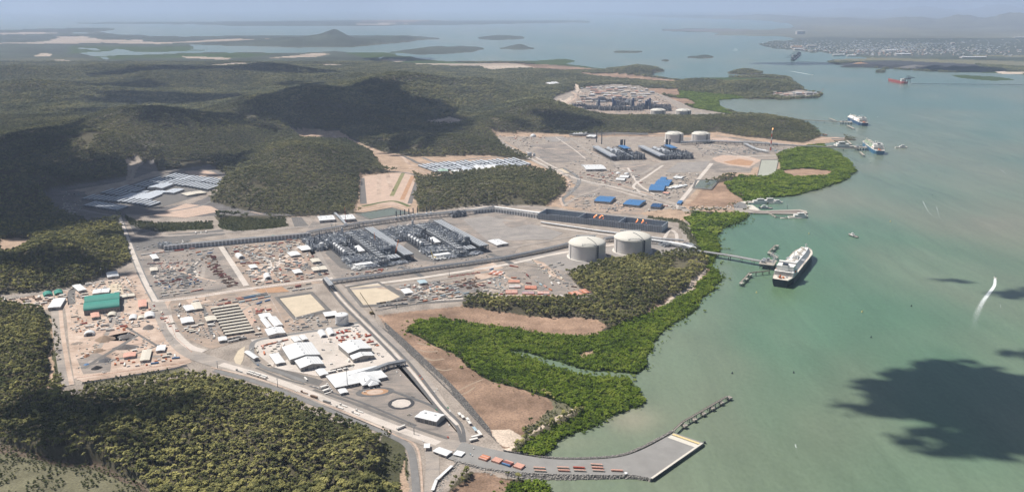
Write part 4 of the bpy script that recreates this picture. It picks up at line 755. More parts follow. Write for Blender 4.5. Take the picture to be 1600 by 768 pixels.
# ------------------------------------------------------------------ wharf causeway
ZW = 4.0
def edge(pts, z, k=8): return smooth([U(p[0], p[1], z) for p in pts], k)
top = [(722,690),(760,699),(800,707),(860,716),(920,717),(968,713),(1000,703),(1030,688),(1053,675)]
bot = [(700,716),(755,730),(820,738),(880,740),(940,741),(985,741),(1005,744),(1012,745),(1016,748)]
E1 = edge(top, ZW); E2 = edge(bot, ZW); b = MB()
poly = [(p.x, p.y) for p in E1] + [(U(1100,691,ZW).x, U(1100,691,ZW).y)] + [(p.x, p.y) for p in reversed(E2)]
b.prism(poly, -3, ZW); b.build('wharf_causeway', mat('wharf_surface', (.26,.25,.235), .9, .16, .05), kind='structure')
M_QUAY = mat('quay_concrete', (.62,.58,.50), .9, .08, .3); M_YEL = mat('faded_yellow', (.70,.55,.28), .8, .1, .4); M_DECK = mat('weathered_deck', (.40,.36,.31), .9, .15, .3)
M_STEEL = mat('galvanised_steel', (.42,.44,.46), .5, .15, .3, metal=.3); M_DSTEEL = mat('dark_steel', (.10,.11,.125), .6, .25, .3, metal=.2); M_PIPE = mat('silver_pipe', (.44,.45,.46), .5, .14, .2, metal=.2)
def wstrip(name, p, q, wd, z, m, h=.0, label=None, cat=None, kind='structure'):
    a, c = U(*p, ZW), U(*q, ZW); d = (c - a); b = MB(); rz = math.atan2(d.y, d.x); mid = (a + c) / 2
    b.box(0, 0, 0, d.length, wd, max(h, .02)); return b.build(name, m, loc=(mid.x, mid.y, ZW + z), rz=rz, kind=kind, label=label, cat=cat)
wstrip('quay_edge', (1051,678), (1093,693), 4, .02, M_YEL, .9); wstrip('quay_deck', (1046,681), (1088,696), 9, .02, M_QUAY, .06)
wstrip('quay_wall', (1097,692), (1018,747), 3, .03, M_QUAY, .7)
b = MB(); a = U(1101,692,0); c = U(1018,751,0); d = c - a
for i in range(26): p = a + d * (i / 25); b.box(p.x, p.y, -3, 2.4, 2.4, 6.2)
b.build('fender_row', M_DSTEEL, label='row of dark fender piles along the wharf face', cat='fenders')
armour('sea_wall', [(708,716),(755,729),(820,737),(880,740),(940,741),(985,741),(1008,744)], [(704,727),(752,742),(818,749),(880,750),(940,749),(985,748),(1016,752)], ZW + .05, -.3, 'chunky grey boulders along the near side of the wharf causeway', 3.0, 1.3)
armour('sea_wall', [(786,703),(860,715),(920,716),(968,712),(1000,701),(1030,686),(1053,673)], [(786,700),(860,712.5),(920,713),(966,709),(998,698),(1028,683),(1048,672)], ZW + .5, -.3, 'narrow reddish rock edge along the far side of the wharf causeway', 1.6, 1.0)
armour('sea_wall', [(722,708),(712,722),(690,745),(676,775)], [(740,716),(728,738),(706,760),(690,790)], G + .1, .9, 'grey rock bank dropping to the brown mud below the gate road', 2.6, 1.2)
def segroof(name, p, q, w, h, m, **k):
    a, c = U(*p), U(*q); d = c - a; b = MB(); b.box(0, 0, 0, d.length, w, h); o = b.build(name, m, loc=((a.x + c.x) / 2, (a.y + c.y) / 2, G), rz=math.atan2(d.y, d.x), **k); return o
o = empty('covered_walkway', U(700,735), 0, 'long white covered walkway on the rock bank by the bottom edge', 'walkway')
def chan(parent, pts, w, h, m, name):
    for p, q in zip(pts, pts[1:]):
        a, c = U(*p), U(*q); d = c - a; b = MB(); mid = (a + c) / 2 - parent.location; b.box(0, 0, h - .5, d.length + 1, w, .5)
        n = max(2, int(d.length / 6))
        for i in range(n): x = -d.length / 2 + d.length * (i + .5) / n; b.box(x, -w * .4, 0, .3, .3, h - .5); b.box(x, w * .4, 0, .3, .3, h - .5)
        b.build(name, m, parent, loc=(mid.x, mid.y, 0), rz=math.atan2(d.y, d.x))
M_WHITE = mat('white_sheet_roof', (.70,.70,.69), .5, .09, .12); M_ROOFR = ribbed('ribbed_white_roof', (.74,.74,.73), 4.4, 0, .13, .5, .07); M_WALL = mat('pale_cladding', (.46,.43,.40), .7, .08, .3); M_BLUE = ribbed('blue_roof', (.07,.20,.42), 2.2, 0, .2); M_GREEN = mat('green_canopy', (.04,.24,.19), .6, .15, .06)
chan(o, [(676,768),(682,752),(706,730)], 4, 3.2, M_WHITE, 'roof')
# ------------------------------------------------------------------ jetties and dolphins
py_ = lambda p: p[1] > 560
def dolphin(p, label, s=1.0, zt=7, red=False):
    c = U(p[0], p[1], zt); t = empty('mooring_dolphin', (c.x, c.y, 0), .6, label, 'mooring dolphin', 'mooring dolphins')
    b = MB(); b.box(0, 0, zt - 2.2, 8 * s, 8 * s, 2.2, 0, 0, .92); b.build('cap', (M_DECK if py_(p) else M_QUAY) if not red else mat('rusty_cap', (.30,.14,.09), .9, .2, .3), t)
    b = MB()
    for x in (-1, 0, 1):
        for y in (-1, 0, 1):
            if x or y: b.tube((x * 2.8 * s, y * 2.8 * s, zt - 2), (x * 3.6 * s, y * 3.6 * s, -4), .5 * s, 0, 6)
    b.build('pile', M_DSTEEL, t, kind='stuff')
    b = MB(); b.cyl(-1.2 * s, 0, zt, .6, 1.2, 0, 8); b.cyl(1.2 * s, 0, zt, .6, 1.2, 0, 8); b.cyl(0, 2 * s, zt, .4, 2.2, 0, 6); b.build('bollard', M_DECK, t)
    return t
def trestle(pts, zt, w, label, name='jetty_trestle', span=24, pipes=False, m=None):
    P = [U(p[0], p[1], zt) for p in pts]; t = empty(name, (P[0].x, P[0].y, 0), 0, label, 'jetty'); o = Vector((P[0].x, P[0].y, 0))
    b = MB(); bp = MB(); bc = MB(); bpi = MB()
    for a, c in zip(P, P[1:]):
        a = a - o; c = c - o; d = c - a; rz = math.atan2(d.y, d.x); n = Vector((-math.sin(rz), math.cos(rz), 0)); mid = (a + c) / 2
        b.box(mid.x, mid.y, zt - 1.1, d.length + 1, w, 1.0, 0, rz)
        for s in (-1, 1): q = mid + n * (s * w * .48); b.box(q.x, q.y, zt - .1, d.length, .25, .9, 0, rz)
        k = max(1, int(d.length / span))
        for i in range(k + 1):
            q = a + d * (i / k); bc.box(q.x, q.y, zt - 2.6, 1.6, w + 2, 1.5, 0, rz)
            for s in (-1, 1): e = q + n * (s * w * .45); bp.tube((e.x, e.y, zt - 2), (e.x + n.x * s, e.y + n.y * s, -4), .55, 0, 6)
        if pipes:
            for s in (-.42, -.25, -.08): e = a + n * (s * w); f = c + n * (s * w); bpi.tube((e.x, e.y, zt + 1.2), (f.x, f.y, zt + 1.2), .75, 0, 7)
            for i in range(k * 2): q = a + d * (i / k / 2) + n * (-.25 * w); bc.box(q.x, q.y, zt - .1, .4, w * .45, 1.0, 0, rz)
    b.build('deck', m or M_DECK, t); bp.build('pile', M_DSTEEL, t, kind='stuff'); bc.build('crosshead', M_QUAY, t)
    if pipes: bpi.build('pipe', M_PIPE, t)
    return t
trestle([(1053,671),(1066,659),(1136,618.5)], 6.5, 2.6, 'narrow grey mooring walkway running out from the wharf corner', 'mooring_walkway', 16)
for i, (x, y) in enumerate([(1070,663),(1085,653.5),(1099,644.5),(1113,636),(1127,627.5),(1140,619.5)]):
    dolphin((x, y), ['dolphin closest to the wharf corner beside the grey walkway', 'second dolphin from the wharf along the grey walkway', 'third dolphin from the wharf along the grey walkway', 'fourth dolphin from the wharf along the grey walkway', 'fifth dolphin from the wharf along the grey walkway', 'outermost dolphin at the free end of the grey walkway'][i], .85, 5)
trestle([(1088,391),(1140,398.5),(1196,409)], 11, 13, 'long pipe trestle from the plant shore to the near gas carrier', pipes=True)
# loading platform
def platform(px, py, w, d, zt, rz, label, arms=4):
    c = U(px, py, zt); t = empty('loading_platform', (c.x, c.y, 0), rz, label, 'platform'); b = MB(); b.box(0, 0, zt - 2, w, d, 2); b.build('deck', M_DECK, t)
    b = MB(); 
    for x in np.linspace(-w * .42, w * .42, 5):
        for y in np.linspace(-d * .42, d * .42, 4): b.cyl(x, y, -4, .7, zt + 2, 0, 6)
    b.build('pile', M_DSTEEL, t, kind='stuff')
    for i in range(arms):
        y = -d * .3 + d * .6 * i / max(1, arms - 1); b = MB(); b.cyl(w * .38, y, zt, .8, 12, 0, 8); b.tube((w * .38, y, zt + 12), (w * .15, y, zt + 22), .5); b.tube((w * .15, y, zt + 22), (w * .62, y, zt + 14), .45); b.build('loading_arm', M_WHITE, t)
    b = MB(); b.box(-w * .3, d * .25, zt, 7, 9, 4); b.box(-w * .25, -d * .25, zt, 9, 6, 6); b.box(0, d * .05, zt, 5, 8, 9); b.build('equipment_module', M_STEEL, t)
    b = MB(); [b.tube((-w * .45, y, zt + 2), (w * .35, y, zt + 2), .6) for y in (-d * .1, 0, d * .1)]; b.build('pipe', M_PIPE, t); return t
platform(1200, 409, 34, 46, 12, -.45, 'loading platform with white arms beside the near gas carrier')
trestle([(1215,402),(1201,393)], 8, 3, 'short walkway from the loading platform to the far mooring dolphins', 'mooring_walkway', 16); trestle([(1201,393),(1212,382.5)], 8, 3, 'walkway joining the three far mooring dolphins', 'mooring_walkway', 12)
for i, (x, y) in enumerate([(1203,394),(1208.5,388),(1214.5,383)]): dolphin((x, y), ['near one of three dolphins beyond the loading platform', 'middle one of three dolphins beyond the loading platform', 'farthest of three dolphins beyond the loading platform'][i], .9, 8)
trestle([(1202,422.5),(1171,426)], 8, 3, 'thin walkway from the ship to the near mooring dolphins', 'mooring_walkway', 16); trestle([(1171,426),(1157,441)], 8, 3, 'walkway joining the three near mooring dolphins', 'mooring_walkway', 12)
for i, (x, y) in enumerate([(1172,428),(1166,434.5),(1159,441)]): dolphin((x, y), ['first of three dolphins nearer the camera than the ship', 'middle one of three dolphins nearer the camera than the ship', 'last of three dolphins at the near end of its walkway'][i], 1.0, 8)
# ------------------------------------------------------------------ ships
def hull_loft(b, L, B, D, m=0, zb=-6, stern=.72):
    """x = length (bow +), deck at height D"""
    N = 17; K = 5; rows = []
    for i in range(N):
        u = i / (N - 1); x = -L / 2 + L * u
        fb = 1 if u < .8 else math.cos((u - .8) / .2 * math.pi / 2) ** .62
        sb = stern + (1 - stern) * min(1, u / .14) ** .7; wdt = B / 2 * min(fb, sb) + .02
        row = []
        for k in range(K):
            q = k / (K - 1); z = zb + (D - zb) * q; f = (.55 + .45 * min(1, q * 1.6)) if u < .12 else 1
            if u > .85: f = .45 + .55 * q ** .8
            ov = (1 - q) * (L * .02 if u > .9 else 0); row.append((x - ov, wdt * f, z + (2.5 * max(0, (u - .85) / .15) if k == K - 1 else 0)))
        rows.append(row)
    vs = []; 
    for s in (1, -1):
        for r in rows: vs += [(p[0], s * p[1], p[2]) for p in r]
    fs = []; O = N * K
    for i in range(N - 1):
        for k in range(K - 1):
            a = i * K + k; fs.append((a, a + 1, a + K + 1, a + K)); fs.append((O + a, O + a + K, O + a + K + 1, O + a + 1))
    for k in range(K - 1): fs.append((k, O + k, O + k + 1, k + 1)); e = (N - 1) * K + k; fs.append((e, e + 1, O + e + 1, O + e))
    b.add(vs, fs, m)
    dk = [(r[-1][0], r[-1][1], r[-1][2] - .8) for r in rows] + [(r[-1][0], -r[-1][1], r[-1][2] - .8) for r in reversed(rows)]
    return dk, rows
M_SHIPW = mat('ship_white', (.80,.78,.74), .5, .06, .15); M_NAVY = mat('navy_hull', (.022,.032,.05), .4, .1, .1); M_BHULL = mat('blue_hull', (.03,.08,.18), .4, .1, .1); M_RHULL = mat('red_hull', (.32,.06,.05), .5, .15, .1)
M_DECKC = mat('deck_cream', (.64,.58,.50), .8, .2, .2); M_DKGRN = mat('deck_green', (.05,.16,.11), .8, .2, .2); M_FUN = mat('funnel_dark', (.04,.06,.09), .6, .1, .3); M_LIFE = mat('lifeboat_orange', (.65,.20,.07), .6, .05, .5); M_GLASS = mat('dark_glass', (.03,.04,.05), .15, .05, .5, spec=.5)
def gas_carrier(c, rz, L, label, hull=M_NAVY, deckm=M_SHIPW, trunkm=M_SHIPW):
    B, D = L * .155, L * .060; t = empty('gas_carrier', (c.x, c.y, 0), rz, label, 'ship')
    b = MB(); dk, rows = hull_loft(b, L, B, D); o = b.build('hull', hull, t); recalc(o.data)
    b = MB(); b.add(dk, [tuple(range(len(dk)))]); b.build('deck', deckm if deckm != M_SHIPW else M_DECKC, t)
    b = MB(); top = [(r[-1][0], r[-1][1], r[-1][2]) for r in rows]; 
    for s in (1, -1):
        for p, q in zip(top, top[1:]): b.add([(p[0], s * p[1] * 1.005, p[2] - 1.4), (q[0], s * q[1] * 1.005, q[2] - 1.4), (q[0], s * q[1] * 1.005, q[2] + .6), (p[0], s * p[1] * 1.005, p[2] + .6)], [(0, 1, 2, 3)])
    b.build('bulwark', M_SHIPW, t)
    x0, x1 = -L * .20, L * .40; hb, ht, hh = B * .40, B * .24, L * .030       # trunk deck with chamfered sides
    b = MB()
    for i in range(4):
        a, e = x0 + (x1 - x0) * i / 4 + .4, x0 + (x1 - x0) * (i + 1) / 4 - .4; k1 = .75 if i == 3 else 1
        b.add([(a, -hb, D - .8), (a, hb, D - .8), (a, ht, D + hh), (a, -ht, D + hh), (e, -hb * k1, D - .8), (e, hb * k1, D - .8), (e, ht * k1, D + hh), (e, -ht * k1, D + hh)], [(0, 3, 2, 1), (4, 5, 6, 7), (0, 4, 7, 3), (1, 2, 6, 5), (3, 7, 6, 2)])
    o = b.build('trunk_deck', trunkm, t); recalc(o.data)
    b = MB()
    for y in (-2, 0, 2): b.tube((x0, y, D + hh + 1.4), (x1 * .9, y, D + hh + 1.4), .6)
    for i in range(4): x = x0 + (x1 - x0) * (i + .5) / 4; b.cyl(x, 0, D + hh, 2.6, 4, 0, 8); b.box(x + 8, 5, D + hh, 5, 4, 3); b.box(x - 9, -6, D + hh, 6, 3, 2.5)
    b.build('deck_piping', M_DECKC, t)
    b = MB(); xm = L * .04
    for y in range(-3, 4): b.tube((xm + y * 2.2, -B * .46, D + hh * .7), (xm + y * 2.2, B * .46, D + hh * .7), .5)
    b.box(xm, 0, D + hh, 22, 12, 2.5); b.build('manifold', M_STEEL, t)
    for y, x in ((9, xm + 14), (-9, xm - 14)): b = MB(); b.cyl(x, y * .8, D + hh - 2, 1, 13, 0, 8); b.tube((x, y * .8, D + hh + 10), (x - 20, y * .8, D + hh + 13), .6); b.build('deck_crane', M_SHIPW, t)
    xa = -L * .315; h1 = L * .038
    b = MB(); b.box(xa, 0, D - 1, L * .15, B * .92, h1 * .9); b.box(xa + L * .01, 0, D + h1 * .9 - 1, L * .11, B * .82, h1 * .95); b.build('accommodation', M_SHIPW, t)
    b = MB(); b.box(xa + L * .05, 0, D + h1 * 1.85 - 1, L * .03, B * .84, 3.6); b.cyl(xa + L * .045, 0, D + h1 * 1.85 + 2.6, .6, 10, 0, 6); b.build('bridge', M_SHIPW, t)
    b = MB()
    for k in range(4): b.box(xa + L * .068, 0, D + h1 * .95 + k * 3.1, .3, B * .66, 1.0); b.box(xa - .3 - L * .0755, 0, D + 2 + k * 3, .3, B * .8, .9)
    b.box(xa + L * .05, 0, D + h1 * 1.85 + .6, L * .0305, B * .82, 1.3); b.build('window_band', M_GLASS, t)
    b = MB(); b.box(xa - L * .035, 0, D + h1 * .9 - 1, L * .04, B * .34, h1 * 1.15, 0, 0, .85); b.build('funnel', M_SHIPW, t)
    b = MB(); b.box(xa - L * .035, 0, D + h1 * 2.05 - 1, L * .028, B * .24, 3.2); b.build('funnel_top', M_FUN, t)
    for s in (-1, 1): b = MB(); b.barrel(xa - L * .01, s * B * .45, D + h1 * .55, 3.4, 11, 3, 0, 8, 'x'); b.build('lifeboat', M_LIFE, t)
    b = MB(); b.box(-L * .445, -3, D - .8, 6, 4, 3, 0, .3); b.barrel(-L * .45, 4, D + 1, 4, 12, 4, 0, 8, 'x'); b.build('stern_lifeboat', M_LIFE, t)
    b = MB(); b.cyl(L * .44, 0, D, 1, 15, 0, 8); b.box(L * .44, 0, D, 10, 8, 3.5); b.box(L * .44, 0, D + 12, 1, 6, .8); b.build('foremast', M_SHIPW, t)
    b = MB(); b.box(-L * .43, 8, D - .8, 5, 5, 2.4); b.box(-L * .42, -9, D - .8, 4, 4, 2); b.cyl(L * .40, 6, D, 1.8, 2, 0, 8); b.cyl(L * .40, -6, D, 1.8, 2, 0, 8); b.build('winch', M_STEEL, t)
    return t
def ship_at(p, q, z=0):
    a, c = U(*p, z), U(*q, z); d = c - a; return (a + c) / 2, math.atan2(d.y, d.x), d.length
c, rz, L = ship_at((1222.5,443), (1256.5,402)); gas_carrier(c, rz, 288, 'large white gas carrier with dark hull moored at the near jetty')
c, rz, L = ship_at((1374,241), (1353,226)); gas_carrier(c, rz, 285, 'gas carrier with pale blue hull at the middle jetty', mat('light_blue_hull', (.05,.15,.27), .4, .1, .1), M_SHIPW, mat('cream_trunk', (.66,.60,.42), .6, .2, .04, col2=(.05,.16,.11)))
c, rz, L = ship_at((1351,197), (1327,186)); gas_carrier(c, rz, 285, 'white gas carrier with deep blue hull at the farthest jetty', M_BHULL)
# bulk carrier at the long jetty
c, rz, L = ship_at((1416,131.5), (1387,126)); t = empty('bulk_carrier', (c.x, c.y, 0), rz, 'red hulled bulk carrier at the tip of the long jetty', 'ship')
L = 310; b = MB(); dk, rows = hull_loft(b, L, 42, 16); o = b.build('hull', M_RHULL, t); recalc(o.data); b = MB(); b.add(dk, [tuple(range(len(dk)))]); b.build('deck', mat('red_deck', (.30,.11,.08), .8, .2, .1), t)
for i in range(6): b = MB(); b.box(-60 + i * 28, 0, 15, 18, 20, 2.5); b.build('hatch', mat('red_deck', (0,0,0)), t)
b = MB(); b.box(-105, 0, 15, 18, 34, 20); b.box(-100, 0, 34, 9, 40, 3); b.box(-114, 0, 30, 7, 8, 12); b.build('accommodation', M_SHIPW, t)
def shiploader(px, py, z, label, h=45, m=M_DSTEEL, s=1.0):
    c = U(px, py, 0); t = empty('ship_loader', (c.x, c.y, 0), .3, label, 'ship loader'); b = MB()
    for x in (-8, 8):
        for y in (-8, 8): b.tube((x * s, y * s, z), (x * .5 * s, y * .5 * s, z + h), 1.3 * s)
    b.box(0, 0, z + h * .5, 18 * s, 18 * s, 4 * s); b.build('tower', m, t); b = MB(); b.tube((-20 * s, 0, z + h * .6), (38 * s, 0, z + h * .7), 2 * s); b.tube((0, 0, z + h), (30 * s, 0, z + h * .7), .6 * s); b.build('boom', m, t)
shiploader(1418,131,8,'dark ship loader standing over the red bulk carrier', 55, M_DSTEEL, 1.6)
trestle([(1424,131),(1500,131.5),(1620,132.5)], 9, 12, 'very long low jetty leading from the red bulk carrier to the far shore', span=60, m=M_DSTEEL)
trestle([(1246,96),(1290,98)], 12, 16, 'dark conveyor jetty joining the distant coal berth to the shore', span=70, m=M_DSTEEL)
b = MB()
t = empty('coal_berth', U(1243,92,0), 0, 'distant dark coal berth with loaders standing in the bay', 'berth'); o = t.location
p = U(1238,95,0) - o; q = U(1249,86,0) - o; d = q - p
b = MB(); b.box((p.x + q.x) / 2, (p.y + q.y) / 2, 4, d.length, 40, 10, 0, math.atan2(d.y, d.x)); b.build('deck', M_DSTEEL, t)
b = MB()
for i in range(5): e = p + d * (i / 4); b.box(e.x, e.y, 14, 22, 34, 20 + 12 * (i % 2)); b.tube((e.x, e.y, 40), (e.x - 70, e.y + 20, 34), 3)
b.build('loader', M_DSTEEL, t)
for i, (pa, pb, hullm, lb) in enumerate((((1236,94),(1243,87),M_NAVY,'dark bulk ship alongside the distant coal berth'),)):
    c, rz, L = ship_at(pa, pb); t = empty('cargo_ship', (c.x, c.y, 0), rz, lb, 'ship'); b = MB(); dk, rows = hull_loft(b, 240, 38, 15); k = b.build('hull', hullm, t); recalc(k.data); b = MB(); b.add(dk, [tuple(range(len(dk)))]); b.build('deck', M_DECKC, t); b = MB(); b.box(-98, 0, 14, 18, 32, 22); b.build('accommodation', M_SHIPW, t)
# far jetties
def jet(pts, zt, w, lb): return trestle(pts, zt, w, lb, span=42, pipes=False)
jet([(1215,184),(1262,187.5),(1316,190.5)], 11, 12, 'long trestle running from the wooded point to the farthest gas carrier'); platform(1322,190, 60, 40, 12, -.3, 'loading platform beside the farthest gas carrier'); platform(1345,229.5, 50, 36, 12, -.3, 'loading platform beside the pale blue gas carrier')
jet([(1285,229),(1318,231.5),(1342,232)], 10, 10, 'trestle from the mangroves to the pale blue gas carrier')
trestle([(1296,184.5),(1306,188.5)], 8, 7, 'short pale walkway angled off the farthest trestle', 'mooring_walkway', 20); trestle([(1324,195.5),(1334,200.5)], 8, 7, 'detached mooring walkway in front of the farthest platform', 'mooring_walkway', 20); trestle([(1323,219),(1330,225)], 8, 7, 'mooring walkway beyond the moored work barge', 'mooring_walkway', 20); trestle([(1344,237),(1349.5,242)], 8, 7, 'mooring walkway in front of the pale blue gas carrier', 'mooring_walkway', 20)
sheet('jetty_head', [(1298,215.5),(1320,215),(1320,217.5),(1300,218)], 3, M_DARKG, kind='structure', thick=4)
trestle([(1303,219.5),(1321,220.5)], 4, 8, 'low dark pontoon jetty beside the sand spit', 'pontoon_jetty', 30)
for i, (x, y) in enumerate([(1287,210),(1291,210)]): dolphin((x, y), ['dark mooring pile nearer the small mangrove point', 'dark mooring pile farther from the small mangrove point'][i], 1.2, 6, True)
trestle([(1257,152.5),(1278,152.5)], 6, 8, 'small dark pier off the far construction dock', 'pier', 40, m=M_DSTEEL)
# boats
def boat(px, py, L, rz, label, hull=M_SHIPW, kind='workboat', name='work_boat', cab=.45):
    c = U(px, py, 0); t = empty(name, (c.x, c.y, 0), rz, label, 'boat'); B, D = L * .27, L * .075
    b = MB(); dk, rows = hull_loft(b, L, B, D, 0, -1); o = b.build('hull', hull, t); recalc(o.data); b = MB(); b.add([(p[0], p[1], p[2] + .3) for p in dk], [tuple(range(len(dk)))]); b.build('deck', M_DECK, t)
    h = L * .10; b = MB(); b.box(L * .08, 0, D - .5, L * cab, B * .7, h); b.box(L * .12, 0, D + h - .5, L * cab * .5, B * .55, h * .8); b.build('cabin', M_SHIPW, t)
    b = MB(); b.box(L * .12, 0, D + h + .1, L * cab * .51, B * .56, h * .35); b.build('windows', M_GLASS, t)
    b = MB(); b.cyl(L * .1, 0, D + 1.7 * h, L * .008, L * .14, 0, 6); b.box(L * .1, 0, D + 1.7 * h + L * .09, .2, B * .3, .3); b.build('mast', M_STEEL, t); return t
boat(1333,369,34,1.9,'small dark blue tug alone on open water beyond the ship', M_NAVY, name='tug_boat', cab=.3)
boat(1408,231,50,.0,'small white boat alone on the water by the middle jetty', name='small_ship')
boat(1196,325.5,40,3.0,'blue hulled tug moored inside the near harbour basin', M_BHULL, name='tug_boat'); boat(1247,340,58,0.05,'white catamaran ferry moored below the harbour breakwater', name='ferry', cab=.6)
boat(1184,318,62,.05,'white ferry moored at the inner end of the harbour basin', name='ferry', cab=.65); boat(1199,317,60,.08,'white ferry in the middle of the harbour basin', name='ferry', cab=.65); boat(1212,317.5,44,.1,'white vessel nearest the harbour entrance', name='work_boat', cab=.5)
boat(1305,229.5,70,.05,'grey work vessel beside the middle trestle', M_STEEL, name='work_vessel', cab=.3); boat(1319,230.5,100,3.1,'white and blue supply vessel beside the middle trestle', M_STEEL, name='supply_vessel', cab=.5)
b = MB(); c = U(1236,341,0); b.box(0, 0, -.5, 60, 7, 2); [b.cyl(-28 + i * 14, 4, -2, .5, 6, 0, 6) for i in range(5)]; b.build('pontoon', M_QUAY, loc=c, label='pale floating pontoon behind the white catamaran ferry', cat='pontoon')
trestle([(1199,331),(1212,338.5)], 3, 3, 'narrow gangway from the breakwater down to the pontoon', 'gangway', 20); trestle([(1212,338.5),(1232,340.5)], 2, 2, 'thin floating walkway to the catamaran pontoon', 'floating_walkway', 20)
def wake(pts, w0, w1, m, name='boat_wake'):
    P = smooth([U(p[0], p[1], .06) for p in pts], 8); N = offsets(P); b = MB(); n = len(P); vs = []
    K = 7; fade = []
    for i, (p, q) in enumerate(zip(P, N)):
        w = (w0 + (w1 - w0) * i / n) / 2
        for k in range(K): s = 1 - 2 * k / (K - 1); vs.append(p + q * (w * s)); fade.append(max(0, 1 - abs(s) ** 2.5) * min(1, (i + .4) / 2) * max(0, 1 - i / (n - 1)) ** .8)
    b.add(vs, [(i * K + k + 1, (i + 1) * K + k + 1, (i + 1) * K + k, i * K + k) for i in range(n - 1) for k in range(K - 1)]); o = b.build(name, m, kind='stuff')
    at = o.data.attributes.new('fade', 'FLOAT', 'POINT'); at.data.foreach_set('value', fade)
    return o
def foam_mat(name, thr):
    m = bpy.data.materials.new(name); m.use_nodes = True; t = m.node_tree; b = t.nodes['Principled BSDF']; b.inputs['Base Color'].default_value = (.75,.80,.78,1); b.inputs['Roughness'].default_value = .9
    geo = t.nodes.new('ShaderNodeNewGeometry'); mp = t.nodes.new('ShaderNodeMapping'); mp.inputs['Scale'].default_value = (1, .35, 1); t.links.new(geo.outputs['Position'], mp.inputs[0])
    n = t.nodes.new('ShaderNodeTexNoise'); n.inputs['Scale'].default_value = .9; n.inputs['Detail'].default_value = 6; n.inputs['Roughness'].default_value = .75; t.links.new(mp.outputs[0], n.inputs['Vector'])
    mr = t.nodes.new('ShaderNodeMapRange'); mr.inputs[1].default_value = thr; mr.inputs[2].default_value = thr + .22; at = t.nodes.new('ShaderNodeAttribute'); at.attribute_name = 'fade'; su = t.nodes.new('ShaderNodeMath'); su.operation = 'MULTIPLY_ADD'; su.inputs[1].default_value = .45; t.links.new(at.outputs['Fac'], su.inputs[0]); t.links.new(n.outputs['Fac'], su.inputs[2]); s2 = t.nodes.new('ShaderNodeMath'); s2.operation = 'SUBTRACT'; s2.inputs[1].default_value = .22; t.links.new(su.outputs[0], s2.inputs[0]); t.links.new(s2.outputs[0], mr.inputs[0]); mm = t.nodes.new('ShaderNodeMath'); mm.operation = 'MULTIPLY'; t.links.new(mr.outputs[0], mm.inputs[0]); t.links.new(at.outputs['Fac'], mm.inputs[1]); m3_ = t.nodes.new('ShaderNodeMath'); m3_.operation = 'MULTIPLY'; m3_.use_clamp = True; m3_.inputs[1].default_value = 1.8; t.links.new(mm.outputs[0], m3_.inputs[0]); t.links.new(m3_.outputs[0], b.inputs['Alpha']); return m
MF1 = foam_mat('dense_foam', .34); MF2 = foam_mat('thin_foam', .46); MF3 = foam_mat('faint_foam', .60)
wake([(1555,434),(1553.5,446),(1545,458),(1535,472),(1526,492),(1519,525)], 6, 19, MF1)
boat(1555,434,11,1.6,'small white speedboat ahead of a curving wake on the right', name='speedboat')
wake([(1268,117),(1245,113),(1215,108)], 10, 50, MF1); boat(1269,117.3,24,-.9,'distant white speedboat with a long straight wake', name='speedboat'); wake([(1150,79),(1143,78)], 20, 60, MF1); wake([(1152,77.5),(1146,76)], 20, 60, MF1)
boat(1151,79,26,0,'distant boat making two short white wakes far up the bay', name='speedboat')
for pts in ([(1440,310),(1455,335),(1490,350),(1503,385),(1502,400)], [(1462,318),(1470,345),(1480,352)], [(1545,296),(1548,310)], [(1242,690),(1246,708),(1250,735)], [(1560,262),(1580,278),(1600,290)], [(1562,470),(1568,500)]): wake(pts, 3, 6, MF3, 'foam_line')
M_BUOY = mat('buoy_yellow', (.75,.62,.25), .6, .05, 1)
for i, (x, y, m, lb) in enumerate([(1264,365,M_BUOY,'pale buoy floating off the bow of the near gas carrier'),(1182,457,M_BUOY,'yellow buoy floating below the near mooring dolphins'),(1347,487,M_BUOY,'yellow buoy floating on its own in the middle of the green water'),(1391,346,M_BUOY,'yellow buoy beyond the small tug'),(1457,305,M_NAVY,'dark channel marker far out on the open water'),(1463,275,M_NAVY,'dark channel marker farthest out on the open water'),(1424,478,M_NAVY,'dark marker in mid channel'),(1240,582,M_NAVY,'dark marker left of the big cloud shadow'),(1144,583,M_NAVY,'dark marker beyond the grey mooring walkway'),(1361,527,M_NAVY,'dark marker just above the big cloud shadow'),(1360,255,M_NAVY,'dark marker off the large mangrove point'),(1346,170,M_NAVY,'dark marker beyond the farthest gas carrier'),(1371,183,M_SHIPW,'tiny white launch beyond the farthest gas carrier')]):
    c = U(x, y, 0); b = MB(); b.cyl(0, 0, -.4, 1.5, 1.3, 0, 10); b.cyl(0, 0, .9, .9, 2.2, 0, 8, .3); b.cyl(0, 0, 3.1, .35, .7, 0, 6); b.build('buoy', m, loc=c, label=lb, cat='buoy')
